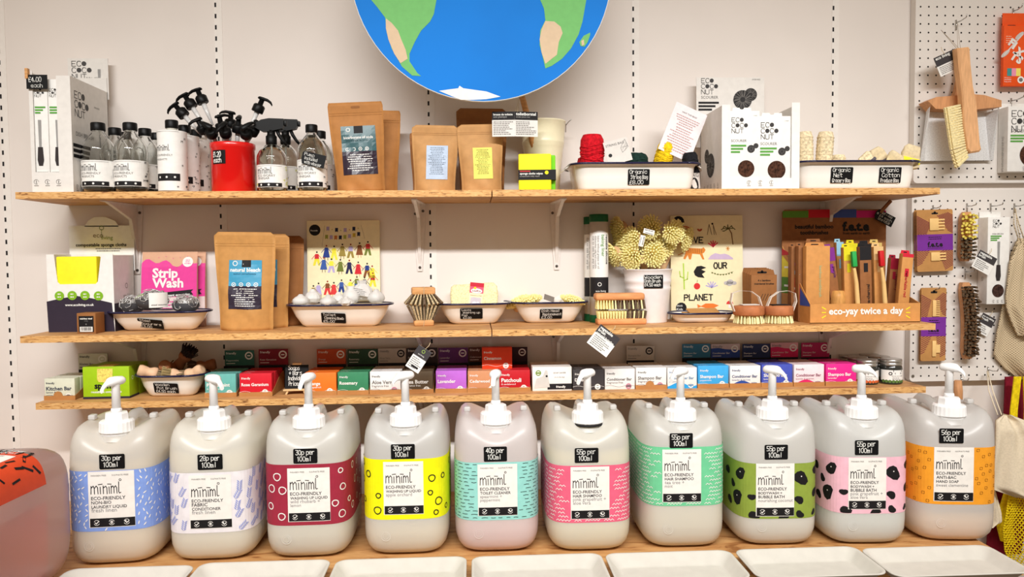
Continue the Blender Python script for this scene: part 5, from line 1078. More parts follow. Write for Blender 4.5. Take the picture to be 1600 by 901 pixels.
# interdental boxes
for k in range(4):
    xa, w, h = fit(1173-k*3.2, 1213-k*3.2, 429-k*1.2, -.10+k*.02, S2); t = thing('kraft_box', 'kraft box of bamboo interdental brushes, '+('front one', 'second from the front', 'third from the front', 'rearmost one')[k], 'box', (xa, -.105+k*.022, S2), 0, 'kraft boxes of interdental brushes')
    b = MB(); b.box(-w/2, w/2, 0, .019, 0, h, KRAFTD, .001); b.prism([(-w/2, h), (w/2, h), (w/2-.004, h+.014), (-w/2+.004, h+.014)], .017, .019, KRAFTD); b.front(.017); b.rrect(-.014, h+.004, .014, h+.009, .002, INK, .001); b.disc(0, h+.009, .004, INK, .001)
    b.front(0)
    if k == 0:
        b.text('4 x bamboo', 0, h*.86, INK, w*.5, al='c', bold=.02); b.text('interdental brushes', 0, h*.79, INK, w*.76, al='c', bold=.02)
        for j in range(4): b.line([(-.012+j*.008, h*.45), (-.004+j*.008, h*.58)], .0022, c(90, 62, 40))
    b.obj('box_body', t)
# bath brushes
BRD = c(180, 112, 72, .5, .08, 40)
for k, (x0, x1) in enumerate(((1150, 1197), (1198, 1242))):
    xa, w, h = fit(x0, x1, 477, -.19, S2); r = w/2; t = thing('body_brush', ('left', 'right')[k]+' round wooden body brush with white hand strap', 'brush', (xa, -.215+r, S2), 0, 'round body brushes')
    b = MB(); b.lathe([(r*.95, h*.46), (r, h*.52), (r, h*.86), (r*.95, h*.95), (r*.6, h)], BRD, 32); b.obj('wooden_back', t)
    b = MB()
    for i in range(90):
        a = i*2.39996; q_ = r*.88*math.sqrt((i+.5)/90); tuft(b, (q_*math.cos(a), q_*math.sin(a), h*.48), (math.cos(a)*q_/r*.22, math.sin(a)*q_/r*.22, -1), h*.465, .0019, .0027, BR3, 4)
    b.obj('bristles', t)
    b = MB(); s_ = 1 if k else -1; P = [(-s_*r*.86, 0, h*.9), (-s_*r*.62, -.004, h*1.45), (-s_*r*.1, -.006, h*1.75), (s_*r*.6, -.004, h*1.80), (s_*r*1.12, 0, h*1.66), (s_*r*1.22, 0, h*1.2), (s_*r*.98, 0, h*.66)]
    b.loft([[(x+dx, y+dy, z) for dx, dy in ((-.001, -.008), (.001, -.008), (.001, .008), (-.001, .008))] for x, y, z in P], c(232, 222, 212, .8, .03, 300, .3), smooth=False); b.obj('hand_strap', t)
    b = MB(); b.box(-.024, .024, -.020, .012, h+.001, h+.0025, SPB if k else CARDG); b.front(-.020); b.obj('card_tag', t)
# toothbrush display
Y = -.205; xc, w, h = fit(1266, 1438, 474, Y, S2); D = .170; L = lp(Y, xc, S2); KB = c(204, 144, 82, .65, .03, 60); KB2 = c(150, 98, 58, .65, .04, 60)
t = thing('display_carton', 'kraft toothbrush display carton with bright colour bars along its top', 'carton', (xc, Y, S2))
Lb = lp(Y+D, xc, S2); bl = Lb(1222, 400)[0]; br = Lb(1384, 400)[0]; bh = Lb(1300, 327)[1]
b = MB(); b.box(-w/2, w/2, 0, .002, 0, h, KB); b.box(-w/2, w/2, 0, D, 0, .002, KB)
b.front(0); b.text('eco-yay twice a day', *L(1295, 491), WHITE, L(1411, 491)[0]-L(1295, 491)[0], bold=.03)
for sx, px in ((-1, 1290), (1, 1416)):
    for k in (-1, 0, 1): p0 = L(px-sx*0, 488+k*5); b.line([p0, (p0[0]+sx*.010, p0[1]-k*.006)], .0022, YEL)
b.obj('tray_front', t)
b = MB(); b.prism([(bl, 0), (br, 0), (br, bh-.008), (br-.008, bh), (bl+.008, bh), (bl, bh-.008)], D, D+.003, KB2); b.front(D)
for x_, y_, cc in ((1222, 1263, (96, 150, 50)), (1263, 1300, (200, 32, 46)), (1300, 1338, (66, 86, 160)), (1338, 1384, (206, 36, 120))): b.rect(Lb(x_, 340)[0] if x_ > 1222 else bl+.0005, Lb(x_, 340)[1], min(br-.0005, Lb(y_, 340)[0]), bh-(.004 if x_ in (1222, 1338) else 0), c(*cc))
for s_, px, py, x2, bo in (('beautiful bamboo', 1242, 357, 1302, .03), ('toothbrushes', 1250, 366, 1294, .03), ('f.e.t.e', 1316, 360, 1358, .05), ('from earth to earth', 1317, 366, 1359, .02)): b.text(s_, *Lb(px, py), INK, Lb(x2, py)[0]-Lb(px, py)[0], bold=bo)
b.obj('header_board', t)
for sx, xx, xb in ((-1, -w/2, bl), (1, w/2, br)):
    b = MB(); zt = Lb(1300, 384)[1] if sx < 0 else Lb(1300, 440)[1]
    V = [(xx, .002, 0), (xb, D, 0), (xb, D, zt), (xx, .002, h)]; b.add(V+[(x-sx*.002, y, z) for x, y, z in V], [(0, 1, 2, 3) if sx > 0 else (3, 2, 1, 0), (4, 5, 6, 7) if sx < 0 else (7, 6, 5, 4), (3, 2, 6, 7), (0, 3, 7, 4), (1, 0, 4, 5), (2, 1, 5, 6)], KB)
    if sx < 0:
        b.map = lambda u, v, hh: (xx+(xb-xx)*u-hh, .002+(D-.002)*u, v); sl = lambda u: h+(zt-h)*u
        for u0, u1, v0, v1, cc in ((.62, 1, .36, .58, (96, 150, 50)), (.62, 1, .58, .88, (236, 220, 60)), (.62, 1, .88, .97, (200, 32, 46)), (.33, .62, .30, .62, (206, 36, 50)), (.33, .62, .62, .70, (120, 190, 220)), (0, .33, .22, .45, (70, 90, 170)), (.62, 1, .1, .36, (204, 144, 82)), (.33, .75, .74, .9, (150, 70, 150))):
            P = [(u0, zt*v0), (u1, zt*v0), (u1, min(zt*v1, sl(u1))), (u0, max(zt*v0+.001, min(zt*v1, sl(u0))))]; b.poly(P[::-1], c(*cc), .0006)
        for u_, v_ in ((.80, .45), (.80, .70), (.5, .42)): b.text('fete', u_+.12, zt*v_, CHALK, .2, h=.0012) if 0 else b.add([b.map(u_+du, zt*v_+dv, .0012) for du, dv in ((.1, 0), (-.1, 0), (-.1, .006), (.1, .006))], [(0, 1, 2, 3)], CHALK)
    b.obj('side_panel', t)
def tbox(label, x0, x1, yt, ybm, Y_, tilt, mat, cap, text=None, dep=.018, tab=True, capt=.18, base=None, grp='toothbrush boxes in the kraft display', name='toothbrush_box'):
    xa, w_, h_ = fit(x0, x1, yt, Y_, S2+.002); t = thing(name, label, 'box', (xa, Y_, S2+.002), 0, grp, 0, rad(tilt)); b = MB(); b.box(-w_/2, w_/2, 0, dep, 0, h_, mat, .0006); b.front(0)
    if cap: b.rect(-w_/2, h_*(1-capt), w_/2, h_, cap); b.rect(-w_*.18, h_*.66, w_*.18, h_*.78, cap, .0008)
    if base: b.rect(-w_/2, 0, w_/2, h_*.08, base)
    if text: b.text(text[0], text[2]*w_, h_*.10 if text[3] > 0 else h_*.74, text[1], min(h_*.66, len(text[0])*.0052), rot=text[3]*PI/2, bold=.02)
    if text is None and cap:
        b.rect(-w_*.28, h_*.14, w_*.28, h_*.22, cap, .0008)
        for k in range(3): b.ring(-w_*.28+k*w_*.28, h_*.05, w_*.10, w_*.05, CHALK, .0008, 8)
    b.obj('box_body', t)
    if tab: b = MB(); b.prism([(-w_*.42, h_), (w_*.42, h_), (w_*.36, h_+.010), (-w_*.36, h_+.010)], dep-.0012, dep, cap or mat); b.front(dep-.0012); b.rrect(-w_*.16, h_+.003, w_*.16, h_+.006, .001, INK); b.obj('hanging_flap', t)
for k, (x0, x1, yt, dy, lb) in enumerate(((1260, 1297, 384, .03, 'broad kraft box at the left front of the toothbrush display'), (1248, 1259.5, 384, .06, 'narrow kraft box left of the broad one in the toothbrush display'), (1237, 1248, 385, .09, 'narrow kraft box farthest left in the toothbrush display'), (1262, 1290, 378, .10, 'tall kraft box behind the broad one in the display'))):
    tbox(lb, x0, x1, yt, 0, Y+dy, 0, KB if k == 0 else KB2, None, ('bamboo toothbrush', c(170, 176, 130), .05, -1) if k == 0 else None, .024, True, grp='kraft boxes in the toothbrush display', name='kraft_box')
b = MB(); xa, w_, h_ = fit(1260, 1297, 384, Y+.03, S2+.002)
for k, cc in enumerate(((214, 190, 60), (190, 170, 140), (150, 176, 140))): b.front(-.0002); b.rect(-w_/2, h_*(.03+.055*k), w_/2, h_*(.075+.055*k), c(*cc))
o = [q for q in COL.objects if q.get('label', '').startswith('broad kraft box')][0]; b.obj('colour_stripes', o)
tbox('purple topped toothbrush box leaning left in the display', 1303, 1317, 386, 0, Y+.05, -7, KB2, c(130, 50, 140), ('purple', c(90, 40, 90), .1, -1))
tbox('toothbrush box with sky blue top behind the purple and yellow ones', 1311, 1322, 378, 0, Y+.11, -2, KB, c(150, 200, 224))
tbox('yellow topped toothbrush box in front with a small window', 1322, 1337, 386, 0, Y+.04, -2, KB, c(226, 214, 40))
tbox('yellow topped toothbrush box behind the front yellow one', 1325, 1340, 380, 0, Y+.10, 0, KB, c(226, 214, 40))
tbox('black topped charcoal toothbrush box in front', 1347, 1365, 385, 0, Y+.035, -2, KB2, SPB, ('cha-cha-charcoal', INK, .28, 1))
tbox('black topped toothbrush box just behind the charcoal one', 1350, 1366, 381, 0, Y+.085, -2, KB2, SPB)
tbox('plain kraft topped toothbrush box right of the charcoal one', 1369, 1384, 385, 0, Y+.04, -2, KB, c(222, 186, 130))
tbox('kraft topped toothbrush box at the back, right of centre', 1362, 1378, 379, 0, Y+.12, 0, KB, c(214, 186, 110))
tbox('dark red toothbrush box between the red brush and the bright red box', 1386, 1399, 403, 0, Y+.07, 4, KB2, c(150, 26, 50), ('raspberry', c(120, 30, 40), .2, -1), base=c(150, 26, 50))
tbox('bright red toothbrush box, rightmost in the display', 1402, 1419, 396, 0, Y+.02, 5, KB, c(206, 40, 60), ('remarkable red', c(176, 30, 50), -.1, -1), base=c(206, 40, 60), capt=.05)
for k, (px, yt, cc, lb) in enumerate(((1341, 392, (46, 166, 80), 'bamboo toothbrush with green head in the display'), (1384, 391, (200, 34, 40), 'bamboo toothbrush with red head in the display'))):
    xa, w_, h_ = fit(px-3, px+3, yt, Y+.014, S2+.002); t = thing('toothbrush', lb, 'toothbrush', (xa+.006, Y+.016, S2+.002), 0, 'loose toothbrushes in the display', rad(-3), rad(-4)); BAM = c(226, 186, 122, .5)
    b = MB(); b.tube([(0, 0, .0), (0, 0, .004), (0, 0, h_*.3), (.001, 0, h_*.55), (-.001, 0, h_*.72), (-.003, 0, h_*.80)], [.004, .006, .0068, .006, .0048, .0045], BAM, 10); b.obj('bamboo_handle', t); b = MB(); b.box(-.0095, .0035, -.012, .001, h_*.78, h_, c(*cc), .002); b.obj('bristle_head', t); b = MB(); b.lathe([(.0064, 0), (.0070, .001), (.0066, .011), (.0060, .012)], c(*cc), 10); b.obj('handle_end', t)
xa, w_, h_ = fit(1303, 1327, 455, Y+.03, S2); t = thing('toothbrush_holder', 'small barrel shaped bamboo toothbrush holder in the display', 'holder', (xa, Y+.03+w_/2, S2+.002))
b = MB(); r = w_/2; b.lathe([(r*.72, 0), (r*.86, h_*.1), (r, h_*.45), (r*.94, h_*.8), (r*.78, h_*.98), (r*.5, h_), (r*.3, h_*.97), (r*.28, h_*.5)], c(206, 150, 84, .4, .08, 40, 0, 0, 0, (4, 4, 1)), 28); b.obj('barrel', t)
q = at(1381, 339, Y+D-.012); t = thing('price_tag', 'black chalk tag pegged to the top corner of the toothbrush display', 'tag', q, 0, None, 0, rad(27)); b = MB(); b.prism([(-.028, -.006), (-.022, -.017), (.034, -.017), (.034, .015), (-.022, .015), (-.028, .006)], 0, .0015, BLK); b.front(0); b.ring(-.022, .002, .0018, .0012, STEEL)
for k, s_ in enumerate(('Adult + child', '£4 each', 'Set of 4 £15.00')): b.chalk(s_, -.015, .0058-k*.0098, .0068, w=.046)
b.obj('board', t); b = MB(); b.box(-.006, .002, -.003, .006, -.008, .040, KB2); b.xf(Matrix.Translation((-.012, 0, .014)) @ Matrix.Rotation(rad(16), 4, 'Y')); b.obj('peg', t)
# ================================================================ lowest shelf: boxed bars
TRAYK = c(178, 124, 72, .7, .03, 60)
YB3 = -.160
def barfront(b, w, h, title, sub, tcol, wave=None, seal=True):
    b.front(0); b.text('friendly', -w*.44, h*.74, tcol, w*.28, bold=.015); b.text(title, -w*.44, h*.44, tcol, min(w*.84, len(title)*.0062), bold=.025)
    if sub: b.text(sub, -w*.44, h*.30, tcol, min(w*.6, len(sub)*.0033))
    if wave:
        P = [(-w/2+w*k/14, h*(.20+.10*math.sin(k*.5-1.2))) for k in range(15)]
        for (x0, z0), (x1, z1) in zip(P, P[1:]): b.poly([(x0, 0), (x1, 0), (x1, z1), (x0, z0)], wave, .0004)
    else: b.line([(-w/2+w*k/14, h*(.17+.04*math.sin(k*.7))) for k in range(15)], .0007, tcol, .0005)
    if seal: b.ring(w*.29, h*.16, .0048, .0034, c(232, 228, 220) if tcol != GREY else c(196, 130, 150), .0009, 16); b.rect(w*.20, h*.12, w*.38, h*.20, tcol if tcol != GREY else c(120, 90, 100), .0012)
def bars(name, x0, x1, yt, ybm, col, title, sub='', hdr=None, hcol_shaded=None, tcol=None, wave=None, wcol=None, n=3, tray=True, bump=False, first_word=None, htext=None):
    tcol = tcol or WHITE; cm = c(*col, .45)
    xc, w, ht = fit(x0, x1, yt, YB3, S3); lip = .0115; dp = .030
    if tray:
        t = thing('display_tray', 'brown card display tray of '+name, 'tray', (xc, YB3, S3), 0, 'brown card trays of boxed bars'); D = .134
        b = MB(); e = .0012; W2 = w/2
        b.prism([(-W2, 0), (W2, 0), (W2, lip)]+([(.012*math.cos(rad(a))-.004, lip+.012*math.sin(rad(a))) for a in range(0, 181, 20)] if bump else [])+[(-W2, lip)], -.0016, -.0004, TRAYK)
        for sx in (-1, 1): b.add([(sx*W2, -.0004, 0), (sx*W2, D, 0), (sx*W2, D, .052), (sx*W2, .095, .048), (sx*W2, .02, lip+.006), (sx*W2, -.0004, lip)]+[(sx*(W2-e), -.0004, 0), (sx*(W2-e), D, 0), (sx*(W2-e), D, .052), (sx*(W2-e), .095, .048), (sx*(W2-e), .02, lip+.006), (sx*(W2-e), -.0004, lip)], [(0, 1, 2, 3, 4, 5), (11, 10, 9, 8, 7, 6), (0, 6, 7, 1), (5, 4, 10, 11), (4, 3, 9, 10), (3, 2, 8, 9)], TRAYK)
        b.box(-W2, W2, -.0004, D, 0, .001, TRAYK); b.obj('tray_body', t)
        if hdr:
            hx, hw, hh = fit(hdr[0], hdr[1], hdr[2], YB3+D, S3); hx -= xc; z0 = at(hdr[0], hdr[3], YB3+D).z-S3
            hc = c(*(hcol_shaded or col), .5); b = MB(); b.box(hx-hw/2, hx+hw/2, D, D+.0015, .0, hh, SPB); b.front(D).rect(hx-hw/2, z0, hx+hw/2, hh, hc, .0004)  # header colour is darkened: the shade under the shelf is painted in
            if wave and wcol != 0: b.poly([(hx-hw/2, z0), (hx+hw/2, z0), (hx+hw/2, z0+(hh-z0)*.55), (hx, z0+(hh-z0)*.62), (hx-hw*.25, z0+(hh-z0)*.72), (hx-hw/2, z0+(hh-z0)*.68)], wave, .0007)
            k = tcol if not wave else WHITE; H_ = hh-z0
            b.text('friendly', hx-hw*.45, hh-H_*.26, k if not wave else GREY, hw*.34, h=.001, bold=.01); b.text(title, hx-hw*.45, z0+H_*.28, k, hw*min(.6, .042*len(title)), h=.001); b.rect(hx-hw*.45, z0+H_*.12, hx-hw*.15, z0+H_*.16, k, .001)
            b.ring(hx+hw*.32, hh-H_*.36, H_*.17, H_*.09, WHITE if tcol != GREY else SPB, .001, 18); b.rect(hx+hw*.32-H_*.1, hh-H_*.40, hx+hw*.32+H_*.1, hh-H_*.32, WHITE if tcol != GREY else SPB, .0012); b.obj('header_card', t)
    z = .0011 if tray else 0; h = ht-z; w2 = w-.003 if tray else w-.0005
    for k in range(n):
        b = MB(); b.box(-w2/2, w2/2, 0, dp-.0012, 0, h-.0006*k, cm, .0012); barfront(b, w2, h, title, sub, tcol, wave)
        b.top(h-.0006*k); b.text('friendly', -w2*.4, .006, tcol, w2*.25, h=.0004)
        single(b, 'soap_box', ('front box of ', 'second box, behind the front one, of ', 'third box back in the row of ', 'rearmost box in the row of ')[k]+name, 'soap box', (xc+(0, .0006, -.0004, .0008)[k], YB3+dp*k, S3+z), 0, 'boxed soap and hair bars')
    return xc, w, h
N_ = [  # last colour in each row: header tone with shelf shade included
 ('peppermint soap bars', 319, 369, 584, 619, (104, 176, 168), 'Peppermint', '& poppy seeds', (351, 397, 547, 571), (52, 104, 92)),
 ('rose geranium soap bars', 373, 425, 583, 617, (206, 32, 48), 'Rose Geranium', '', (404, 450, 545, 570), (128, 28, 44)),
 ('orange soap bars', 475, 526, 582, 616, (240, 118, 40), 'Orange', '& grapefruit', (495, 540, 545, 569), (190, 82, 44)),
 ('rosemary soap bars', 526.5, 576, 581, 615, (60, 132, 94), 'Rosemary', '', (543, 590, 545, 569), (48, 78, 58)),
 ('aloe vera soap bars', 577, 626.5, 580, 615, (232, 230, 228), 'Aloe Vera', 'fragrance free', (591, 634, 544, 567), (190, 178, 168)),
 ('shea butter soap bars', 627, 677, 580, 614, (92, 76, 58), 'Shea Butter', 'fragrance free', (635, 683, 543, 567), (58, 48, 48)),
 ('lavender soap bars', 680, 729.5, 579, 613, (186, 104, 206), 'Lavender', '', (685, 731, 543, 567), (104, 54, 116)),
 ('cedarwood soap bars', 730, 779, 579, 612, (204, 142, 102), 'Cedarwood', '', (732, 777, 542, 565), (96, 62, 50)),
 ('patchouli soap bars', 779.5, 829, 578, 611, (190, 30, 40), 'Patchouli', '& sandalwood', (778, 824, 542, 565), (58, 36, 46)),
 ('blue shampoo bars', 1090, 1139, 571, 605, (66, 166, 226), 'Shampoo Bar', 'peppermint', (1066, 1110, 537, 559), (60, 122, 156)),
 ('indigo shampoo bars', 1189.5, 1239, 569, 604, (70, 84, 180), 'Shampoo Bar', 'lavender', (1160, 1203, 537, 559), (44, 56, 96)),
 ('magenta shampoo bars', 1290, 1339, 568, 603, (226, 44, 140), 'Shampoo Bar', 'lavender', (1252, 1296, 535, 558), (176, 40, 96)),
]
for r in N_: bars(r[0], r[1], r[2], r[3], r[4], r[5], r[6], r[7], r[8], r[9], GREY if r[6] == 'Aloe Vera' else None, n=4)
WC = (234, 232, 230)
bars('navy waved conditioner bars', 1140, 1189, 571, 604, WC, 'Conditioner Bar', 'lavender & tea tree', (1111, 1156, 537, 559), (206, 184, 184), c(90, 96, 130), c(46, 74, 150), n=4)
bars('pink waved conditioner bars', 1240, 1288.5, 569, 603, (238, 218, 222), 'Conditioner Bar', 'lavender & geranium', (1204, 1247, 535, 558), (220, 170, 176), c(150, 100, 116), c(214, 40, 100), n=4)
bars('white fragrance free shampoo bars', 993, 1042, 574, 608, WC, 'Shampoo Bar', 'fragrance free', (979, 1022, 540, 563), (200, 190, 180), GREY, n=4, bump=True)
bars('plain white conditioner bars, stacked without a tray', 945, 992, 576, 608, WC, 'Conditioner Bar', 'fragrance free', None, None, GREY, n=4, tray=False)
bars('blue waved conditioner bars, stacked without a tray', 1043, 1089, 574, 607, WC, 'Conditioner Bar', 'peppermint', None, None, c(120, 150, 180), c(44, 156, 222), n=4, tray=False)
bars('charcoal grey detox bars, stacked without a tray', 895, 944, 577, 609, (66, 62, 64), 'Detox', '', None, None, None, n=4, tray=False)
bars('kitchen bars at the shelf end', 68, 117, 591, 624, (216, 218, 198), 'Kitchen Bar', 'lemon & lime', (122, 168, 552, 577), (206, 206, 190), c(70, 76, 90), n=4, bump=True)
# single upright box
xc, w, h = fit(753, 800, 544, -.125, S3+.056); b = MB(); b.box(-w/2, w/2, 0, .028, 0, h, c(226, 70, 38, .45), .001); barfront(b, w, h, 'Cinnamon', '', WHITE)
z = at(775, 577, -.125).z; single(b, 'soap_box', 'red orange cinnamon soap box standing on top of the other boxes', 'soap box', (xc, -.125, max(z, S3+.0585)), 0, 'boxed soap and hair bars')
# soap saver box
xc, w, h = fit(831, 894, 573, -.162, S3); w -= .003
for k in range(2):
    b = MB(); b.box(-w/2, w/2, 0, .055, 0, h-.001*k, CARD, .001); b.front(0); b.rect(-w*.12, h*.06, w*.5, h*.30, SPB); b.text('friendly', w*.22, h*.13, CHALK, w*.24, al='c', bold=.02, h=.001); b.text('SOAP SAVER', w*.03, h*.72, GREY, w*.32); b.text("it's in the bag!", w*.06, h*.55, GREY, w*.26)
    b.ring(-w*.35, h*.76, .0055, .0024, c(120, 150, 60), .001); b.rect(-w*.42, h*.73, -w*.28, h*.79, c(120, 150, 60), .0012)
    b.poly([(-w*.46, h*.12), (-w*.06, h*.16), (-w*.10, h*.62), (-w*.12, h*.85), (-w*.17, h*.88), (-w*.24, h*.62), (-w*.40, h*.52)], c(206, 202, 196), .0008); b.disc(-w*.14, h*.62, .003, SPB, .0012)
    single(b, 'soap_saver_box', ('front', 'rear')[k]+' white boxed soap saver pouch beside the dark detox bars', 'soap box', (xc+.001*k, -.162+.058*k, S3), 0, 'boxed soap savers')
# sponge box
xc, w, h = fit(129, 201, 573, -.156, S3); LIME = c(160, 200, 30, .45)
t = thing('sponge_box', 'lime green box of sponges with a cut out showing yellow sponge', 'box', (xc, -.156, S3+.0005), rad(1)); D = .126
b = MB(); b.box(-w/2, w/2, 0, D*.48, .004, h, LIME, .001); b.box(-w/2-.0005, w/2+.0005, -.0005, D*.48, 0, .0055, DKP); b.box(-w/2, w/2, D*.5, D, .0, h*.97, LIME, .001)
b.front(0); L = lp(-.156, xc, S3); p = [L(152, 576), L(176, 576), L(176, 590), L(173, 594), L(168, 597), L(155, 597), L(152, 593)]
b.text('sponge', *L(148, 607), INK, L(186, 607)[0]-L(148, 607)[0], bold=.04); b.text('reusable & compostable', *L(143, 614), CHALK, L(190, 614)[0]-L(143, 614)[0], bold=.02)
b.right(w/2); b.ring(.02, h*.62, .004, .0016, CHALK); b.top(h); b.obj('box_body', t)
b = MB(); b.front(0); SPY = c(240, 214, 110, .9, .12, 260, .6); b.poly(p[::-1], SPY, .001); b.top(h); b.rect(p[0][0], 0, p[1][0], .05, SPY, .0006); b.obj('sponge_window', t)
# dish of pot brushes
YB_ = at(267, 617, -.17)
t, xd, yd, hd_, wd = dish('enamel dish of wooden pot brushes on the lowest shelf', 211, 322, 585, 619, 234, 298, S3, .115, (239, 597, 277, 616), ['Wooden', 'Pot Brush', '£4.50 each'], .045, front=-.175, sk=rad(3))
def potbrush(label, px, py, dy, rot, brcol, wcol, up=True):
    q = at(px, py, yd+dy); t = thing('pot_brush', label, 'brush', (q.x, yd+dy, q.z), 0, 'wooden pot brushes in the dish'); t.rotation_euler = tuple(rad(v) for v in rot)
    b = MB(); b.lathe([(.008, .034), (.014, .033), (.0165, .026), (.0145, .014), (.0125, .006), (.0175, -.004), (.0185, -.012), (.016, -.016)], wcol, 22); b.obj('wooden_grip', t)
    b = MB(); rn = random.Random(px)
    for k in range(80):
        a = k*2.39996; r_ = .0165*math.sqrt((k+.5)/80); tuft(b, (r_*math.cos(a), r_*math.sin(a), -.014), (math.cos(a)*r_*24+rn.gauss(0, .08), math.sin(a)*r_*24+rn.gauss(0, .08), -1), .026, .0011, .0018, brcol, 4)
    b.obj('bristles', t)
PW = c(226, 186, 150, .5, .05, 40); PWD = c(150, 96, 62, .5, .06, 40)
potbrush('pale pot brush lying with its grip to the front left of the dish', 236, 582, -.02, (20, -70, 0), c(150, 130, 100, .9), PW)
potbrush('dark pot brush standing in the middle with brown bristles forward', 262, 574, .01, (70, 10, 0), c(112, 84, 52, .9, .2, 200), PWD)
potbrush('dark pot brush at the back with near black bristles up', 287, 560, .04, (190, 40, 0), c(48, 38, 36, .9, .2, 200), PWD)
potbrush('pale pot brush with white sticker lying at the front right', 301, 583, -.015, (10, 65, 0), c(140, 120, 90, .9), PW)
potbrush('brown pot brush lying behind the right end of the dish', 318, 572, .055, (0, 80, 10), c(90, 66, 48, .9), PWD)
potbrush('pot brush low between the two pale ones', 276, 586, -.01, (0, 100, 20), c(170, 150, 104, .9), PW)
# chalkboard easel
xc, w, h = fit(445, 481, 571, -.13, S3+.012); EZ = c(226, 190, 140, .5, .05, 40)
t = thing('chalkboard_easel', 'tiny chalkboard on a pale wooden easel between the red and orange boxes', 'easel', (xc, -.135, S3), rad(2))
b = MB(); b.box(-w/2, w/2, 0, .003, .014, .014+h, BLK); b.front(0)
for k, s_ in enumerate(('Soaps', '+ Bars', 'Individual', 'Price')): b.chalk(s_, -w*.36+.002*(k % 2), .014+h*(.80-.22*k), h*.16, w=w*(.5, .6, .84, .45)[k])
b.xf(Matrix.Rotation(rad(-10), 4, 'X')); b.obj('chalkboard', t)
b = MB(); b.box(-w*.54, w*.54, -.012, .002, .010, .0145, EZ, .001)
for sx in (-1, 1): b.tube([(sx*w*.42, -.014, 0), (sx*w*.34, -.006, .010)], .003, EZ, 6); b.tube([(sx*w*.34, -.006, .010), (sx*w*.30, .010, .014), (sx*w*.06, .022, .014+h*1.06)], .003, EZ, 6)
b.tube([(0, .055, 0), (0, .026, h)], .003, EZ, 6); b.box(-.012, .012, .014, .024, h*.98+.012, h*1.05+.014, EZ); b.obj('easel_frame', t)
# jars
ALU = c(196, 194, 190, .3, .03, 40, 0, .9); JGL = c(40, 42, 40, .15, .02, 20, 0, 0, .6)
def jar(label, px, yt, Y_, k):
    X = at(px, 590, Y_).x; h = at(px, yt, Y_).z-S3; r = .0305; t = thing('cosmetic_jar', label, 'jar', (X, Y_+r, S3), rad((k*37) % 24-12), 'dark jars with silver lids')
    b = MB(); b.lathe([(r*.92, 0), (r*.99, .002), (r, .006), (r, h-.026), (r*.94, h-.020), (r*.86, h-.017), (r*.86, h-.012)], JGL, 32); b.obj('jar_body', t)
    b = MB(); n = 44; b.loft([[((r*.96-.0004*(j % 2))*f*math.cos(2*PI*j/n), (r*.96-.0004*(j % 2))*f*math.sin(2*PI*j/n), z) for j in range(n)] for z, f in ((h-.018, .97), (h-.017, 1), (h-.012, 1), (h-.011, .97), (h-.0095, .97), (h-.0085, 1), (h-.003, 1), (h, .95), (h, .85))], ALU); b.obj('lid', t)
    b = MB(); b.map = bottle_wrap(r+.0002); b.rect(-r*1.5, .012, r*1.5, h-.030, WHITE, .0003, 20); b.rect(-r*1.5, .004, r*1.5, .012, c(50, 56, 44), .0003, 20)
    for i in range(9): b.disc(-r*1.2+i*r*.3, .010, .0045, c(*((210, 100, 50) if k % 2 == 0 else (90, 120, 60))), .0006, 8)
    b.rrect(-.010, h-.035, .016, h-.030, .001, SPB, .0008); b.rrect(-.006, h-.041, .014, h-.037, .002, SPB, .0008); b.ring(-.017, h-.040, .0028, .0022, SPB, .0008); b.text('deodorant cream', -.014, h-.048, GREY, .034, h=.0008); greek(b, -.012, .02, .014, h-.050, 2, GREY, .0008); b.obj('jar_label', t)
for k, (px, yt, Y_, lb) in enumerate(((1363, 563, -.166, 'dark jar with orange fruit label, front left'), (1401, 562, -.168, 'dark jar with green leaf label, front right'), (1348, 559, -.103, 'silver lidded jar, second in the left row'), (1383, 558, -.105, 'silver lidded jar, second in the right row'), (1334, 555.5, -.0415, 'silver lidded jar, rearmost in the left row'), (1366, 554.5, -.0425, 'silver lidded jar, rearmost in the right row'))): jar(lb+' beside the magenta bars', px, yt, Y_, k)
# ================================================================ pegboards
PEG = c(226, 220, 214, .45, .01, 5); HOLE = c(40, 34, 32, .9)
YP = -.028
def pegboard(label, x0, y0, x1, y1, first, ncol, nrow):
    a = at(x0, y1, YP); d = at(x1, y0, YP); w, h = d.x-a.x, d.z-a.z
    t = thing('pegboard', label, 'pegboard', (a.x, YP, a.z), 0, 'white metal pegboards')
    b = MB(); b.loft([[(x, y, z) for x, z in rrect(0, w, 0, h, .012, 5)] for y in (.026, 0)], PEG, smooth=False); b.front(0)
    f = at(*first, YP); u0, v0 = f.x-a.x, f.z-a.z
    for i in range(ncol):
        for j in range(nrow):
            u, v = u0+.0254*i, v0-.0254*j
            if .004 < u < w-.004 and .004 < v < h-.004: b.disc(u, v, .0028, HOLE, .0003, 8)
    b.obj('perforated_sheet', t)
    return t, a, w, h, u0, v0
tp, ap, wp, hp, u0, v0 = pegboard('upper white pegboard with hanging dustpan and orange card', 1427, -40, 1660, 286, (1438.5, 10.5), 20, 24)
tl, al, wl_, hl, u1, v1 = pegboard('lower white pegboard with brushes, combs and net bags', 1421, 296, 1660, 596, (1430, 314), 20, 24)
for (u, v) in ((u1, v1), (u1, v1-.0254*21)):
    b = MB(); b.front(0); b.disc(u, v, .005, STEEL, .0016, 14); b.line([(u-.003, v), (u+.003, v)], .001, HOLE, .002); b.line([(u, v-.003), (u, v+.003)], .001, HOLE, .002); b.obj('screw', tl)
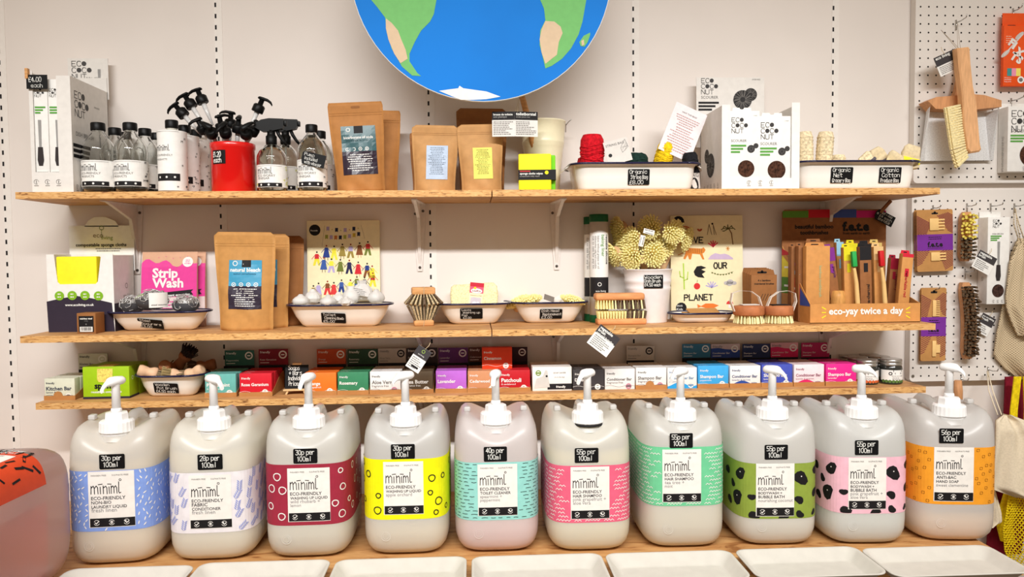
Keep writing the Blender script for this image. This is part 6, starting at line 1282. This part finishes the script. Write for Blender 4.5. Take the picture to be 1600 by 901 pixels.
def hook(label, px, py, ln=.034, tilt=.010):
    q = at(px, py, YP); t = thing('peg_hook', label, 'hook', (q.x, YP, q.z), 0, 'steel peg hooks'); CH = c(188, 186, 184, .25, .03, 60, 0, .9)
    b = MB(); b.tube([(0, .004, .008), (0, -.004, .008), (0, -.004, -.022)], .0016, CH, 6); b.obj('mount', t)
    b = MB(); b.tube([(0, -.004, 0), (0, -.004-ln*.5, -.001), (0, -.004-ln, .002), (0, -.004-ln-.004, tilt)], .0016, CH, 6); b.obj('prong', t); return q
GP = 'goods hanging on the pegboards'
# dustpan and brush
hook('steel hook holding the dustpan and brush', 1493, 36, .045)
q = at(1500, 155, -.06); xq = q.x
ZINC = c(226, 227, 228, .4, .05, 260, .1, .25); ASH = c(206, 150, 104, .5, .05, 30, 0, 0, 0, (6, 6, 1)); ASH2 = c(224, 172, 124, .5, .05, 30, 0, 0, 0, (6, 6, 1))
t = thing('dustpan', 'galvanised dustpan with wooden crossbar hanging on the upper pegboard', 'dustpan', (xq, -.045, q.z), 0, GP); L = lp(-.05, xq, q.z)
g = [L(1446, 165), L(1548, 172), L(1556, 250), L(1440, 252)]; I = [L(1449, 172), L(1541, 176), L(1548, 250), L(1446, 251)]
b = MB(); b.add([(x, y, z) for y in (0, .0015) for x, z in I], [(3, 2, 1, 0), (4, 5, 6, 7), (0, 1, 5, 4), (1, 2, 6, 5), (2, 3, 7, 6), (3, 0, 4, 7)], ZINC)
for (p0, p1), (o0, o1) in (((I[0], I[3]), (L(1437, 163), L(1430, 212))), ((I[1], I[2]), (L(1551, 168), L(1557, 250)))):
    b.add([(p0[0], 0, p0[1]), (p1[0], 0, p1[1]), (p1[0]+(o1[0]-p1[0])*.5, -.004, p1[1]), (o0[0]*.6+p0[0]*.4, -.042, p0[1]+.004), (p0[0], .002, p0[1]), (p1[0], .002, p1[1])], [(0, 1, 2, 3), (3, 2, 1, 0)], ZINC)
b.obj('metal_pan', t)
b = MB(); P = [L(1437, 162), L(1449, 174), L(1500, 176), L(1550, 171), L(1550, 161), L(1524, 153), L(1500, 151), L(1475, 154), L(1450, 156)]
b.prism(P, -.046, .002, ASH); b.obj('wooden_crossbar', t)
b = MB(); P = [L(1485, 153), L(1512, 152), L(1508, 130), L(1505, 92), L(1496, 92), L(1494, 120), L(1490, 140)]; b.prism(P, -.022, -.004, ASH); b.obj('pan_handle', t)
b = MB(); hk = at(1493, 36, -.06); b.tube([L(1500, 96)[0:1]+(-.014,)+L(1500, 96)[1:], (L(1493, 36)[0], -.012, L(1493, 36)[1]+.004), L(1494, 96)[0:1]+(-.014,)+L(1494, 96)[1:]], .0009, c(186, 170, 150), 5); b.obj('string', t)
q = at(1505, 160, -.125); t = thing('hand_brush', 'wooden hand brush with cream bristles hanging in front of the dustpan', 'brush', (q.x, -.118, q.z), 0, GP); L = lp(-.125, q.x, q.z)
b = MB(); P = [L(1491, 77), L(1509, 75), L(1511, 100), L(1515, 135), L(1521, 160), L(1527, 225), L(1529, 234), L(1526, 238), L(1512, 240), L(1507, 234), L(1501, 195), L(1499, 150), L(1494, 110)]
P = P[::-1]; cx = sum(p[0] for p in P)/len(P); cz = sum(p[1] for p in P)/len(P); sh = lambda f: [(cx+(x-cx)*f, cz+(z-cz)*(1-(1-f)*.25)) for x, z in P]
b.loft([[(x, y, z) for x, z in sh(f)] for y, f in ((.006, .86), (.002, 1), (-.018, 1), (-.022, .88))], ASH2, smooth=False); b.obj('wooden_handle', t)
b = MB(); A, B = L(1496, 165), L(1508, 245)
for i in range(22):
    for j in range(3):
        f = i/21; x = A[0]+(B[0]-A[0])*f; z = A[1]+(B[1]-A[1])*f; tuft(b, (x+.004, .002-.008*j+.0, z), (-1, .08*(j-1)-.0, -.25-.9*max(0, f-.75)*3), .040+.004*(j == 1), .0030, .0052, c(240, 224, 172, .85, .08, 200, .3), 5)
b.obj('bristles', t)
b = MB(); b.tube([L(1499, 80)[:1]+(-.006,)+L(1499, 80)[1:], (L(1493, 36)[0], .060, L(1493, 36)[1]), L(1503, 80)[:1]+(-.006,)+L(1503, 80)[1:]], .0009, c(186, 170, 150), 5); b.obj('string', t)
hangtag('dark and white folded tag beside the hand brush handle', 1481, 98, -.105, -24, .070, .058, ['eco living'], 5, .48)
# orange card
hook('steel hook holding the orange card pack', 1582, 18, .035)
ORG = c(238, 88, 32, .45); Y = YP-.020; xc = at(1597, 70, Y).x; z0 = at(1597, 136, Y).z; h = at(1597, 21, Y).z-z0; L = lp(Y-.01, xc, z0); w2 = xc-at(1564, 70, Y).x
t = thing('card_pack', 'orange hanging card pack with pastel swatches at the right edge', 'pack', (xc, Y, z0), 0, GP); b = MB(); b.box(-w2, w2, -.012, 0, 0, h*.82, ORG, .001); b.box(-w2+.002, w2-.002, -.002, 0, h*.82, h, ORG, .0005); b.front(-.002); b.rrect(L(1577, 30)[0], L(0, 30)[1], L(1590, 30)[0], L(0, 27)[1], .002, SPB, .0008); b.front(-.012)
b.text('FIXITS', *L(1576, 70), WHITE, .062, rot=rad(-62), bold=.05) if 0 else None
for ch, px, py in (('F', 1578, 69), ('I', 1584, 75), ('X', 1587, 82), ('T', 1580, 90), ('S', 1590, 96)): b.text(ch, *L(px-4, py), WHITE, sz=.022, rot=rad(-35), bold=.06)
for px, py, an in ((1592, 56, 40), (1570, 84, 40)):
    b.blob([(lambda p: (p[0]+.017*math.cos(a)*math.cos(rad(an))-.006*math.sin(a)*math.sin(rad(an)), p[1]+.017*math.cos(a)*math.sin(rad(an))+.006*math.sin(a)*math.cos(rad(an))))(L(px, py)) for a in [2*PI*k/10 for k in range(10)]], c(206, 200, 196), .0007)
b.line([L(1568, 86), L(1597, 54)], .004, c(220, 216, 212), .0009)
for k, cc in enumerate(((70, 150, 150), (236, 150, 180), (240, 226, 110))): b.rect(L(1575+k*7, 0)[0], L(0, 114)[1], L(1582+k*7, 0)[0], L(0, 101)[1], c(*cc))
for k in range(3): b.text(('100% plastic free', 'mouldable', 'fixing sticks')[k], *L(1568, 122+k*3.2), CHALK, .022)
greek(b, L(1572, 0)[0], L(1586, 0)[0], L(0, 60)[1], L(0, 46)[1], 4, c(250, 190, 160)); b.disc(*L(1594, 125), .0105, CHALK); b.disc(*L(1594, 125), .006, GREY, .001); b.obj('printed_card', t)
# scourer box on the hook
hook('steel hook holding the boxed scourer', 1579, 158, .05)
Y = YP-.045; x0, x1 = at(1575, 200, Y).x, at(1640, 200, Y).x; z0 = at(1575, 268, Y).z; h = at(1575, 166, Y).z-z0; w = x1-x0
t = thing('scourer_box', 'boxed coconut scourer hanging on the pegboard at the right edge', 'box', ((x0+x1)/2, Y, z0), 0, GP)
b = MB(); b.box(-w/2, w/2, 0, .043, 0, h, WHITE, .001); scourer_box(b, w, h); b.left(-w/2); icons(b, -.020, .010, .0155, 7, .0042, vert=True); b.obj('box_body', t)
b = MB(); b.box(-w/2, w/2, .040, .0415, h, h+.016, WHITE); b.obj('hanging_flap', t)
# comb cards
PUR = c(120, 50, 150, .5); MAR = c(120, 30, 62, .6); BAMB = c(236, 196, 130, .5)
def combcard(label, x0, y0, x1, y1, Y_, combs, off, tilt):
    a = at(x0, y1, Y_); d = at(x1, y0, Y_); w, h = d.x-a.x, d.z-a.z; t = thing('comb_card', label, 'card', ((a.x+d.x)/2+off, Y_, a.z), 0, 'bamboo comb cards', 0, rad(tilt)); b = MB()
    b.loft([[(x, y, z) for x, z in rrect(-w/2, w/2, 0, h, .006, 3)] for y in (.0012, 0)], KRAFT, smooth=False); b.front(0); b.rrect(-.010, h*.925, .010, h*.95, .002, SPB, .0008); b.disc(0, h*.95, .004, SPB, .0008)
    for s0, s1, sg in ((h*.62, h*.90, 1), (h*.10, h*.42, -1)):
        for sx in (-1, 1):
            for k in range(13):
                z = s0+(s1-s0)*k/12; l = (w*.42)*(1-abs(k-6)/9 if sx*sg > 0 else .5+.4*(k/12)); b.line([(sx*w*.49, z), (sx*(w*.49-l), z+sg*l*.55*(1 if sx > 0 else -1))], .0019, MAR)
    b.rect(-w/2+.0005, h*.34, w/2-.0005, h*.60, PUR, .0009); b.text('f.e.t.e', 0, h*.40, INK, w*.42, al='c', bold=.04, h=.0013); b.rect(-w*.22, h*.375, w*.22, h*.38, INK, .0013); greek(b, -w*.3, w*.3, h*.51, h*.57, 2, INK, .0013, al='c'); b.obj('printed_card', t)
    for (u, v, cw, ch, hor, nt) in combs:
        b = MB()
        if hor:
            b.box(-cw/2, cw*.1, -.004, -.0006, -ch/2, ch/2, BAMB, .001)
            for k in range(nt): z = -ch/2+ch*(k+.5)/nt; b.box(cw*.08, cw/2, -.004, -.0006, z-ch/nt*.28, z+ch/nt*.28, BAMB)
        else:
            b.box(-cw/2, cw*.0, -.004, -.0006, -ch/2, ch/2, BAMB, .001)
            for k in range(nt): z = -ch/2+ch*(k+.5)/nt; b.box(-cw*.02, cw/2, -.004, -.0006, z-ch/nt*.26, z+ch/nt*.26, BAMB)
        b.xf(Matrix.Translation((u*w, 0, v*h))); b.obj('bamboo_comb', t)
hook('steel hook holding the upper comb cards', 1457, 325, .035); hook('steel hook holding the lower comb cards', 1455, 451, .035)
C1 = ((.05, .76, .046, .036, 1, 4), (.08, .24, .046, .026, 1, 3))
for k in range(3): combcard(('front', 'second', 'rear')[k]+' kraft card of two bamboo combs in the upper stack', 1433, 327, 1491, 424, YP-.022+k*.006, C1 if k == 0 else (), -.004*k, -1.5)
C2 = ((.08, .72, .022, .050, 0, 9), (.10, .17, .024, .048, 0, 1))
for k in range(2): combcard(('front', 'rear')[k]+' kraft card of slim bamboo combs in the lower stack', 1438, 449, 1479, 564, YP-.020+k*.007, C2 if k == 0 else (), -.004*k, 0)
# scrubbing brushes
hook('steel hook holding the small scrubbing brush', 1510, 322, .04); hook('steel hook holding the long scrubbing brush', 1507, 424, .04)
def scrub(label, P0, P1, wid, back, cols, n, Y_, bend=0, group=GP):
    a, d = at(*P0, Y_), at(*P1, Y_); m = (a+d)/2; t = thing('scrubbing_brush', label, 'brush', (m.x, Y_, m.z), 0, group); ax = Vector((d.x-a.x, 0, d.z-a.z)); ln = ax.length; ax.normalize(); sd = Vector((-ax.z, 0, ax.x))
    cv = lambda f: ax*((f-.5)*ln)+sd*(bend*(1-(2*f-1)**2))
    b = MB(); R = []
    for k in range(13):
        f = k/12; e = wid*(.5 if k in (0, 12) else .85 if k in (1, 11) else 1)*.5; p = cv(f); R.append([p+sd*(s_*e*x)+Vector((0, y, 0)) for x, y, s_ in ((-1, -.004, 1), (-1, .012, 1), (-.6, .018, 1), (.6, .018, 1), (1, .012, 1), (1, -.004, 1))])
    b.loft(R, back, smooth=False); b.obj('wooden_back', t); b = MB(); rn = random.Random(n)
    for i in range(n):
        for j in range(5):
            f = (i+.5)/n; p = cv(.04+.92*f)+sd*((j-2)*wid*.19)+Vector((0, -.003, 0)); m_ = cols[0] if f < .55 and len(cols) > 1 else cols[-1]
            tuft(b, p, (sd*(-.35-.12*(2-j))+Vector((rn.gauss(0, .1), -1, rn.gauss(0, .1)))), .026, .0026, .0040, m_, 5)
    b.obj('bristles', t); return t
scrub('short scrubbing brush with half yellow, half brown bristles on the pegboard', (1511, 331), (1508, 408), .036, ASH, (c(226, 206, 96, .85, .08, 200), c(92, 78, 60, .9, .2, 200)), 13, YP-.022)
scrub('long curved scrubbing brush with dark brown bristles on the pegboard', (1508, 441), (1512, 560), .040, ASH, (c(88, 70, 52, .9, .2, 200),), 22, YP-.022, .010)
hangtag('dark and white vegetable brush tag hanging over the short scrubbing brush', 1538, 410, -.085, 28, .060, .056, ['vegetable', 'brush'], 5, .42)
hangtag('dark tag half hidden behind the long scrubbing brush', 1539, 507, -.040, 28, .046, .060, ['eco scrubbing', 'brush'], 4, .5)
# boxed dish brush on hook
hook('steel hook holding the boxed dish brush', 1547, 322, .05)
Y = YP-.045; x0, x1 = at(1543, 400, Y).x, at(1577, 400, Y).x; z0 = at(1560, 475, Y).z; h = at(1560, 339, Y).z-z0; w = x1-x0
t = thing('brush_box', 'tall white boxed dish brush hanging on the lower pegboard', 'box', ((x0+x1)/2, Y, z0), 0, GP); b = MB(); b.box(-w/2, w/2, 0, .043, 0, h, WHITE, .001); b.front(0); b.eco(-w*.28, h-.014, w*.42, c(60, 58, 58)); b.text('DISH BRUSH', -w*.3, h*.80, GREY, w*.5)
for j in range(3): b.rect(-w*.38, h*.775-j*.006, -w*.38+w*(.5-.1*j), h*.79-j*.006, c(92, 160, 70), .001)
brushpic(b, 0, h*.26, h*.46); b.disc(0, h*.155, w*.27, c(60, 40, 34, .9, .3, 150), .001, 22, h*.075); icons(b, -w*.2, .010, w*.2, 3, .003); b.left(-w/2); icons(b, -.02, h*.3, .026, 4, .004, vert=True); b.obj('box_body', t)
b = MB(); b.box(-w/2, w/2, .040, .0415, h, h+.018, WHITE); b.obj('hanging_flap', t)
# hanging bags at the right
def sheetbag(name, label, cat, outline, Y_, m, th=.02, folds=7, holes=False, group=None):
    """hanging cloth: left and right edge px at a row of heights"""
    rows = []; q = at(outline[0][1], outline[0][0], Y_); n = 22; N = 34
    def edge(py):
        for (a, l0, r0), (b_, l1, r1) in zip(outline, outline[1:]):
            if a <= py <= b_: f = (py-a)/(b_-a); return l0+(l1-l0)*f, r0+(r1-r0)*f
        return outline[-1][1:]
    ya, yb_ = outline[0][0], outline[-1][0]; grid = []
    for j in range(N+1):
        py = ya+(yb_-ya)*j/N; l, r = edge(py); row = []
        for i in range(n+1):
            u = i/n; p = at(l+(r-l)*u, py, Y_); dp = th*(.35*math.sin(u*folds+j*.12)+.25*math.sin(u*folds*2.1+1.3+j*.05)+.9*math.sin(u*PI)**.7*min(1, j/6))
            row.append(Vector((p.x-q.x, -dp, p.z-q.z)))
        grid.append(row)
    b = MB(); vs = [p for r_ in grid for p in r_]; k = n+1
    if holes:
        for j in range(0, N):
            for i in range(0, n):
                A = grid[j][i] if (i+j) % 2 == 0 else grid[j+1][i]; B = grid[j+1][i+1] if (i+j) % 2 == 0 else grid[j][i+1]; b.tube([A, (A+B)/2+Vector((0, -.001, 0)), B], .0017, m, 5)
        for j in range(0, N): b.tube([grid[j][0], grid[j+1][0]], .0022, m, 5); b.tube([grid[j][n], grid[j+1][n]], .0022, m, 5)
    else:
        b.add(vs+[v+Vector((0, .006, 0)) for v in vs], [(j*k+i, (j+1)*k+i, (j+1)*k+i+1, j*k+i+1) for j in range(N) for i in range(n)]+[(len(vs)+j*k+i+1, len(vs)+(j+1)*k+i+1, len(vs)+(j+1)*k+i, len(vs)+j*k+i) for j in range(N) for i in range(n)], m, True)
        for j in range(N):
            for i, s_ in ((0, 1), (n, 0)):
                a, e_ = j*k+i, (j+1)*k+i; f = (a, len(vs)+a, len(vs)+e_, e_); b.f.append(f if s_ else f[::-1]); b.m.append(0); b.sm.append(True)
    return thing(name, label, cat, q, 0, group), b
def netmat(name, col, sc):
    m, Nn, Lk = nodes(name); p = Nn['Principled BSDF']; p.inputs['Base Color'].default_value = tuple(map(lin, col))+(1,); p.inputs['Roughness'].default_value = .9
    tc = Nn.new('ShaderNodeTexCoord'); mp = Nn.new('ShaderNodeMapping'); mp.inputs['Rotation'].default_value = (0, rad(45), 0); mp.inputs['Scale'].default_value = (sc, sc, sc); Lk.new(tc.outputs['Object'], mp.inputs[0])
    sx = Nn.new('ShaderNodeSeparateXYZ'); Lk.new(mp.outputs[0], sx.inputs[0]); mx = []
    for ax in ('X', 'Z'):
        f = Nn.new('ShaderNodeMath'); f.operation = 'PINGPONG'; f.inputs[1].default_value = .5; Lk.new(sx.outputs[ax], f.inputs[0]); mx.append(f)
    mn = Nn.new('ShaderNodeMath'); mn.operation = 'MINIMUM'; Lk.new(mx[0].outputs[0], mn.inputs[0]); Lk.new(mx[1].outputs[0], mn.inputs[1])
    bp = Nn.new('ShaderNodeBump'); bp.invert = True; bp.inputs['Strength'].default_value = 1; bp.inputs['Distance'].default_value = .003; Lk.new(mn.outputs[0], bp.inputs['Height']); Lk.new(bp.outputs[0], p.inputs['Normal'])
    gt = Nn.new('ShaderNodeMath'); gt.operation = 'LESS_THAN'; gt.inputs[1].default_value = .26; Lk.new(mn.outputs[0], gt.inputs[0])
    cr = Nn.new('ShaderNodeMix'); cr.data_type = 'RGBA'; cr.inputs[6].default_value = tuple(lin(v*.66) for v in col)+(1,); cr.inputs[7].default_value = tuple(map(lin, col))+(1,); Lk.new(gt.outputs[0], cr.inputs[0]); Lk.new(cr.outputs[2], p.inputs['Base Color'])
    return m
CNET = netmat('cream_netting', (222, 200, 164), 190); COTT = c(228, 214, 188, .9, .03, 200, .2)
hook('steel hook holding the cream net bags', 1584, 322, .04); hook('steel hook holding the cotton drawstring bag', 1543, 577, .04)
t, b = sheetbag('net_bag', 'long cream net bag hanging at the right edge of the lower pegboard', 'bag', ((372, 1590, 1606), (400, 1576, 1622), (460, 1566, 1630), (520, 1556, 1640), (556, 1554, 1640), (576, 1572, 1632), (593, 1596, 1622)), YP-.018, CNET, .022, 7, group=GP); b.obj('netting', t)
b = MB(); o = t.location; P = [at(x, y, YP-.02)-o for x, y in ((1592, 376), (1584, 350), (1585, 324), (1592, 350), (1601, 376))]; b.tube(P, .0016, CNET, 6); b.obj('drawstring', t)
t, b = sheetbag('net_bag', 'small cream net bag hanging over the long one', 'bag', ((380, 1590, 1602), (410, 1576, 1612), (460, 1570, 1606), (480, 1572, 1600), (500, 1580, 1616), (524, 1592, 1608)), YP-.052, CNET, .014, 6, group=GP); b.obj('netting', t); b = MB(); o = t.location; b.tube([at(x, y, YP-.05)-o for x, y in ((1596, 382), (1589, 350), (1587, 326))], .0013, CNET, 6); b.obj('drawstring', t)
t, b = sheetbag('cotton_bag', 'plain cream cotton drawstring bag hanging beside the orange banded jug', 'bag', ((648, 1566, 1580), (656, 1554, 1600), (680, 1552, 1622), (740, 1550, 1630), (764, 1549, 1632), (778, 1590, 1636)), -.155, COTT, .022, 8, group=GP); b.obj('cloth', t)
b = MB(); o = t.location
for dx in (-3, 3): b.tube([at(x, y, Y_)-o for x, y, Y_ in ((1543+dx*.2, 580, -.05), (1548+dx, 610, -.11), (1562+dx, 648, -.162))], .0018, COTT, 6)
b.obj('drawstring', t)
YNET = c(232, 204, 20, .8, .08, 120, .3)
t, b = sheetbag('string_bag', 'yellow string shopping bag hanging at the right edge', 'bag', ((756, 1580, 1606), (780, 1572, 1612), (826, 1564, 1622), (860, 1570, 1624), (886, 1584, 1626)), -.115, YNET, .02, 5, True, group=GP); b.obj('netting', t)
b = MB(); o = t.location
for xs in ((1590, 1584, 1582, 1588), (1604, 1606, 1604, 1600)):
    P = [at(x, y, -.10)-o for x, y in zip(xs, (588, 640, 700, 770))]; b.loft([[p+Vector((dx, dy, 0)) for dx, dy in ((-.011, -.002), (.011, -.002), (.011, .002), (-.011, .002))] for p in P], YNET, smooth=False)
b.obj('carry_handles', t)
t, b = sheetbag('string_bag', 'yellow folded string bag with a solid woven panel below the cotton bag', 'bag', ((756, 1572, 1592), (790, 1560, 1586), (822, 1558, 1580), (846, 1566, 1584)), -.078, YNET, .016, 5, group=GP); b.obj('woven_panel', t)
t, b = sheetbag('cloth_bag', 'maroon cloth bag hanging behind the yellow string bag', 'bag', ((588, 1570, 1606), (700, 1562, 1616), (800, 1546, 1606), (862, 1544, 1596)), -.042, c(122, 22, 42, .9, .05, 100, .2), .02, 6, group=GP); b.obj('cloth', t)
t, b = sheetbag('cotton_bag', 'corner of a white cotton bag low beside the orange banded jug', 'bag', ((760, 1540, 1556), (800, 1546, 1563), (814, 1546, 1564), (822, 1544, 1548)), -.115, COTT, .012, 5, group=GP); b.obj('cloth', t)
hook('small steel hook under the lower pegboard holding a wooden handle', 1501, 592, .03)
t = thing('wooden_handle_brush', 'wooden handled brush hanging behind the orange banded jug', 'brush', at(1497, 600, YP-.03), 0, GP); b = MB(); o = t.location; b.tube([at(1497, y, YP-.03)-o for y in (594, 610, 640)], [.010, .013, .012], ASH, 12); b.obj('handle', t)
b = MB(); b.lathe([(.016, -.13), (.020, -.12), (.018, -.075), (.012, -.07)], c(200, 180, 130, .9, .2, 200, .4), 16); b.obj('bristles', t)
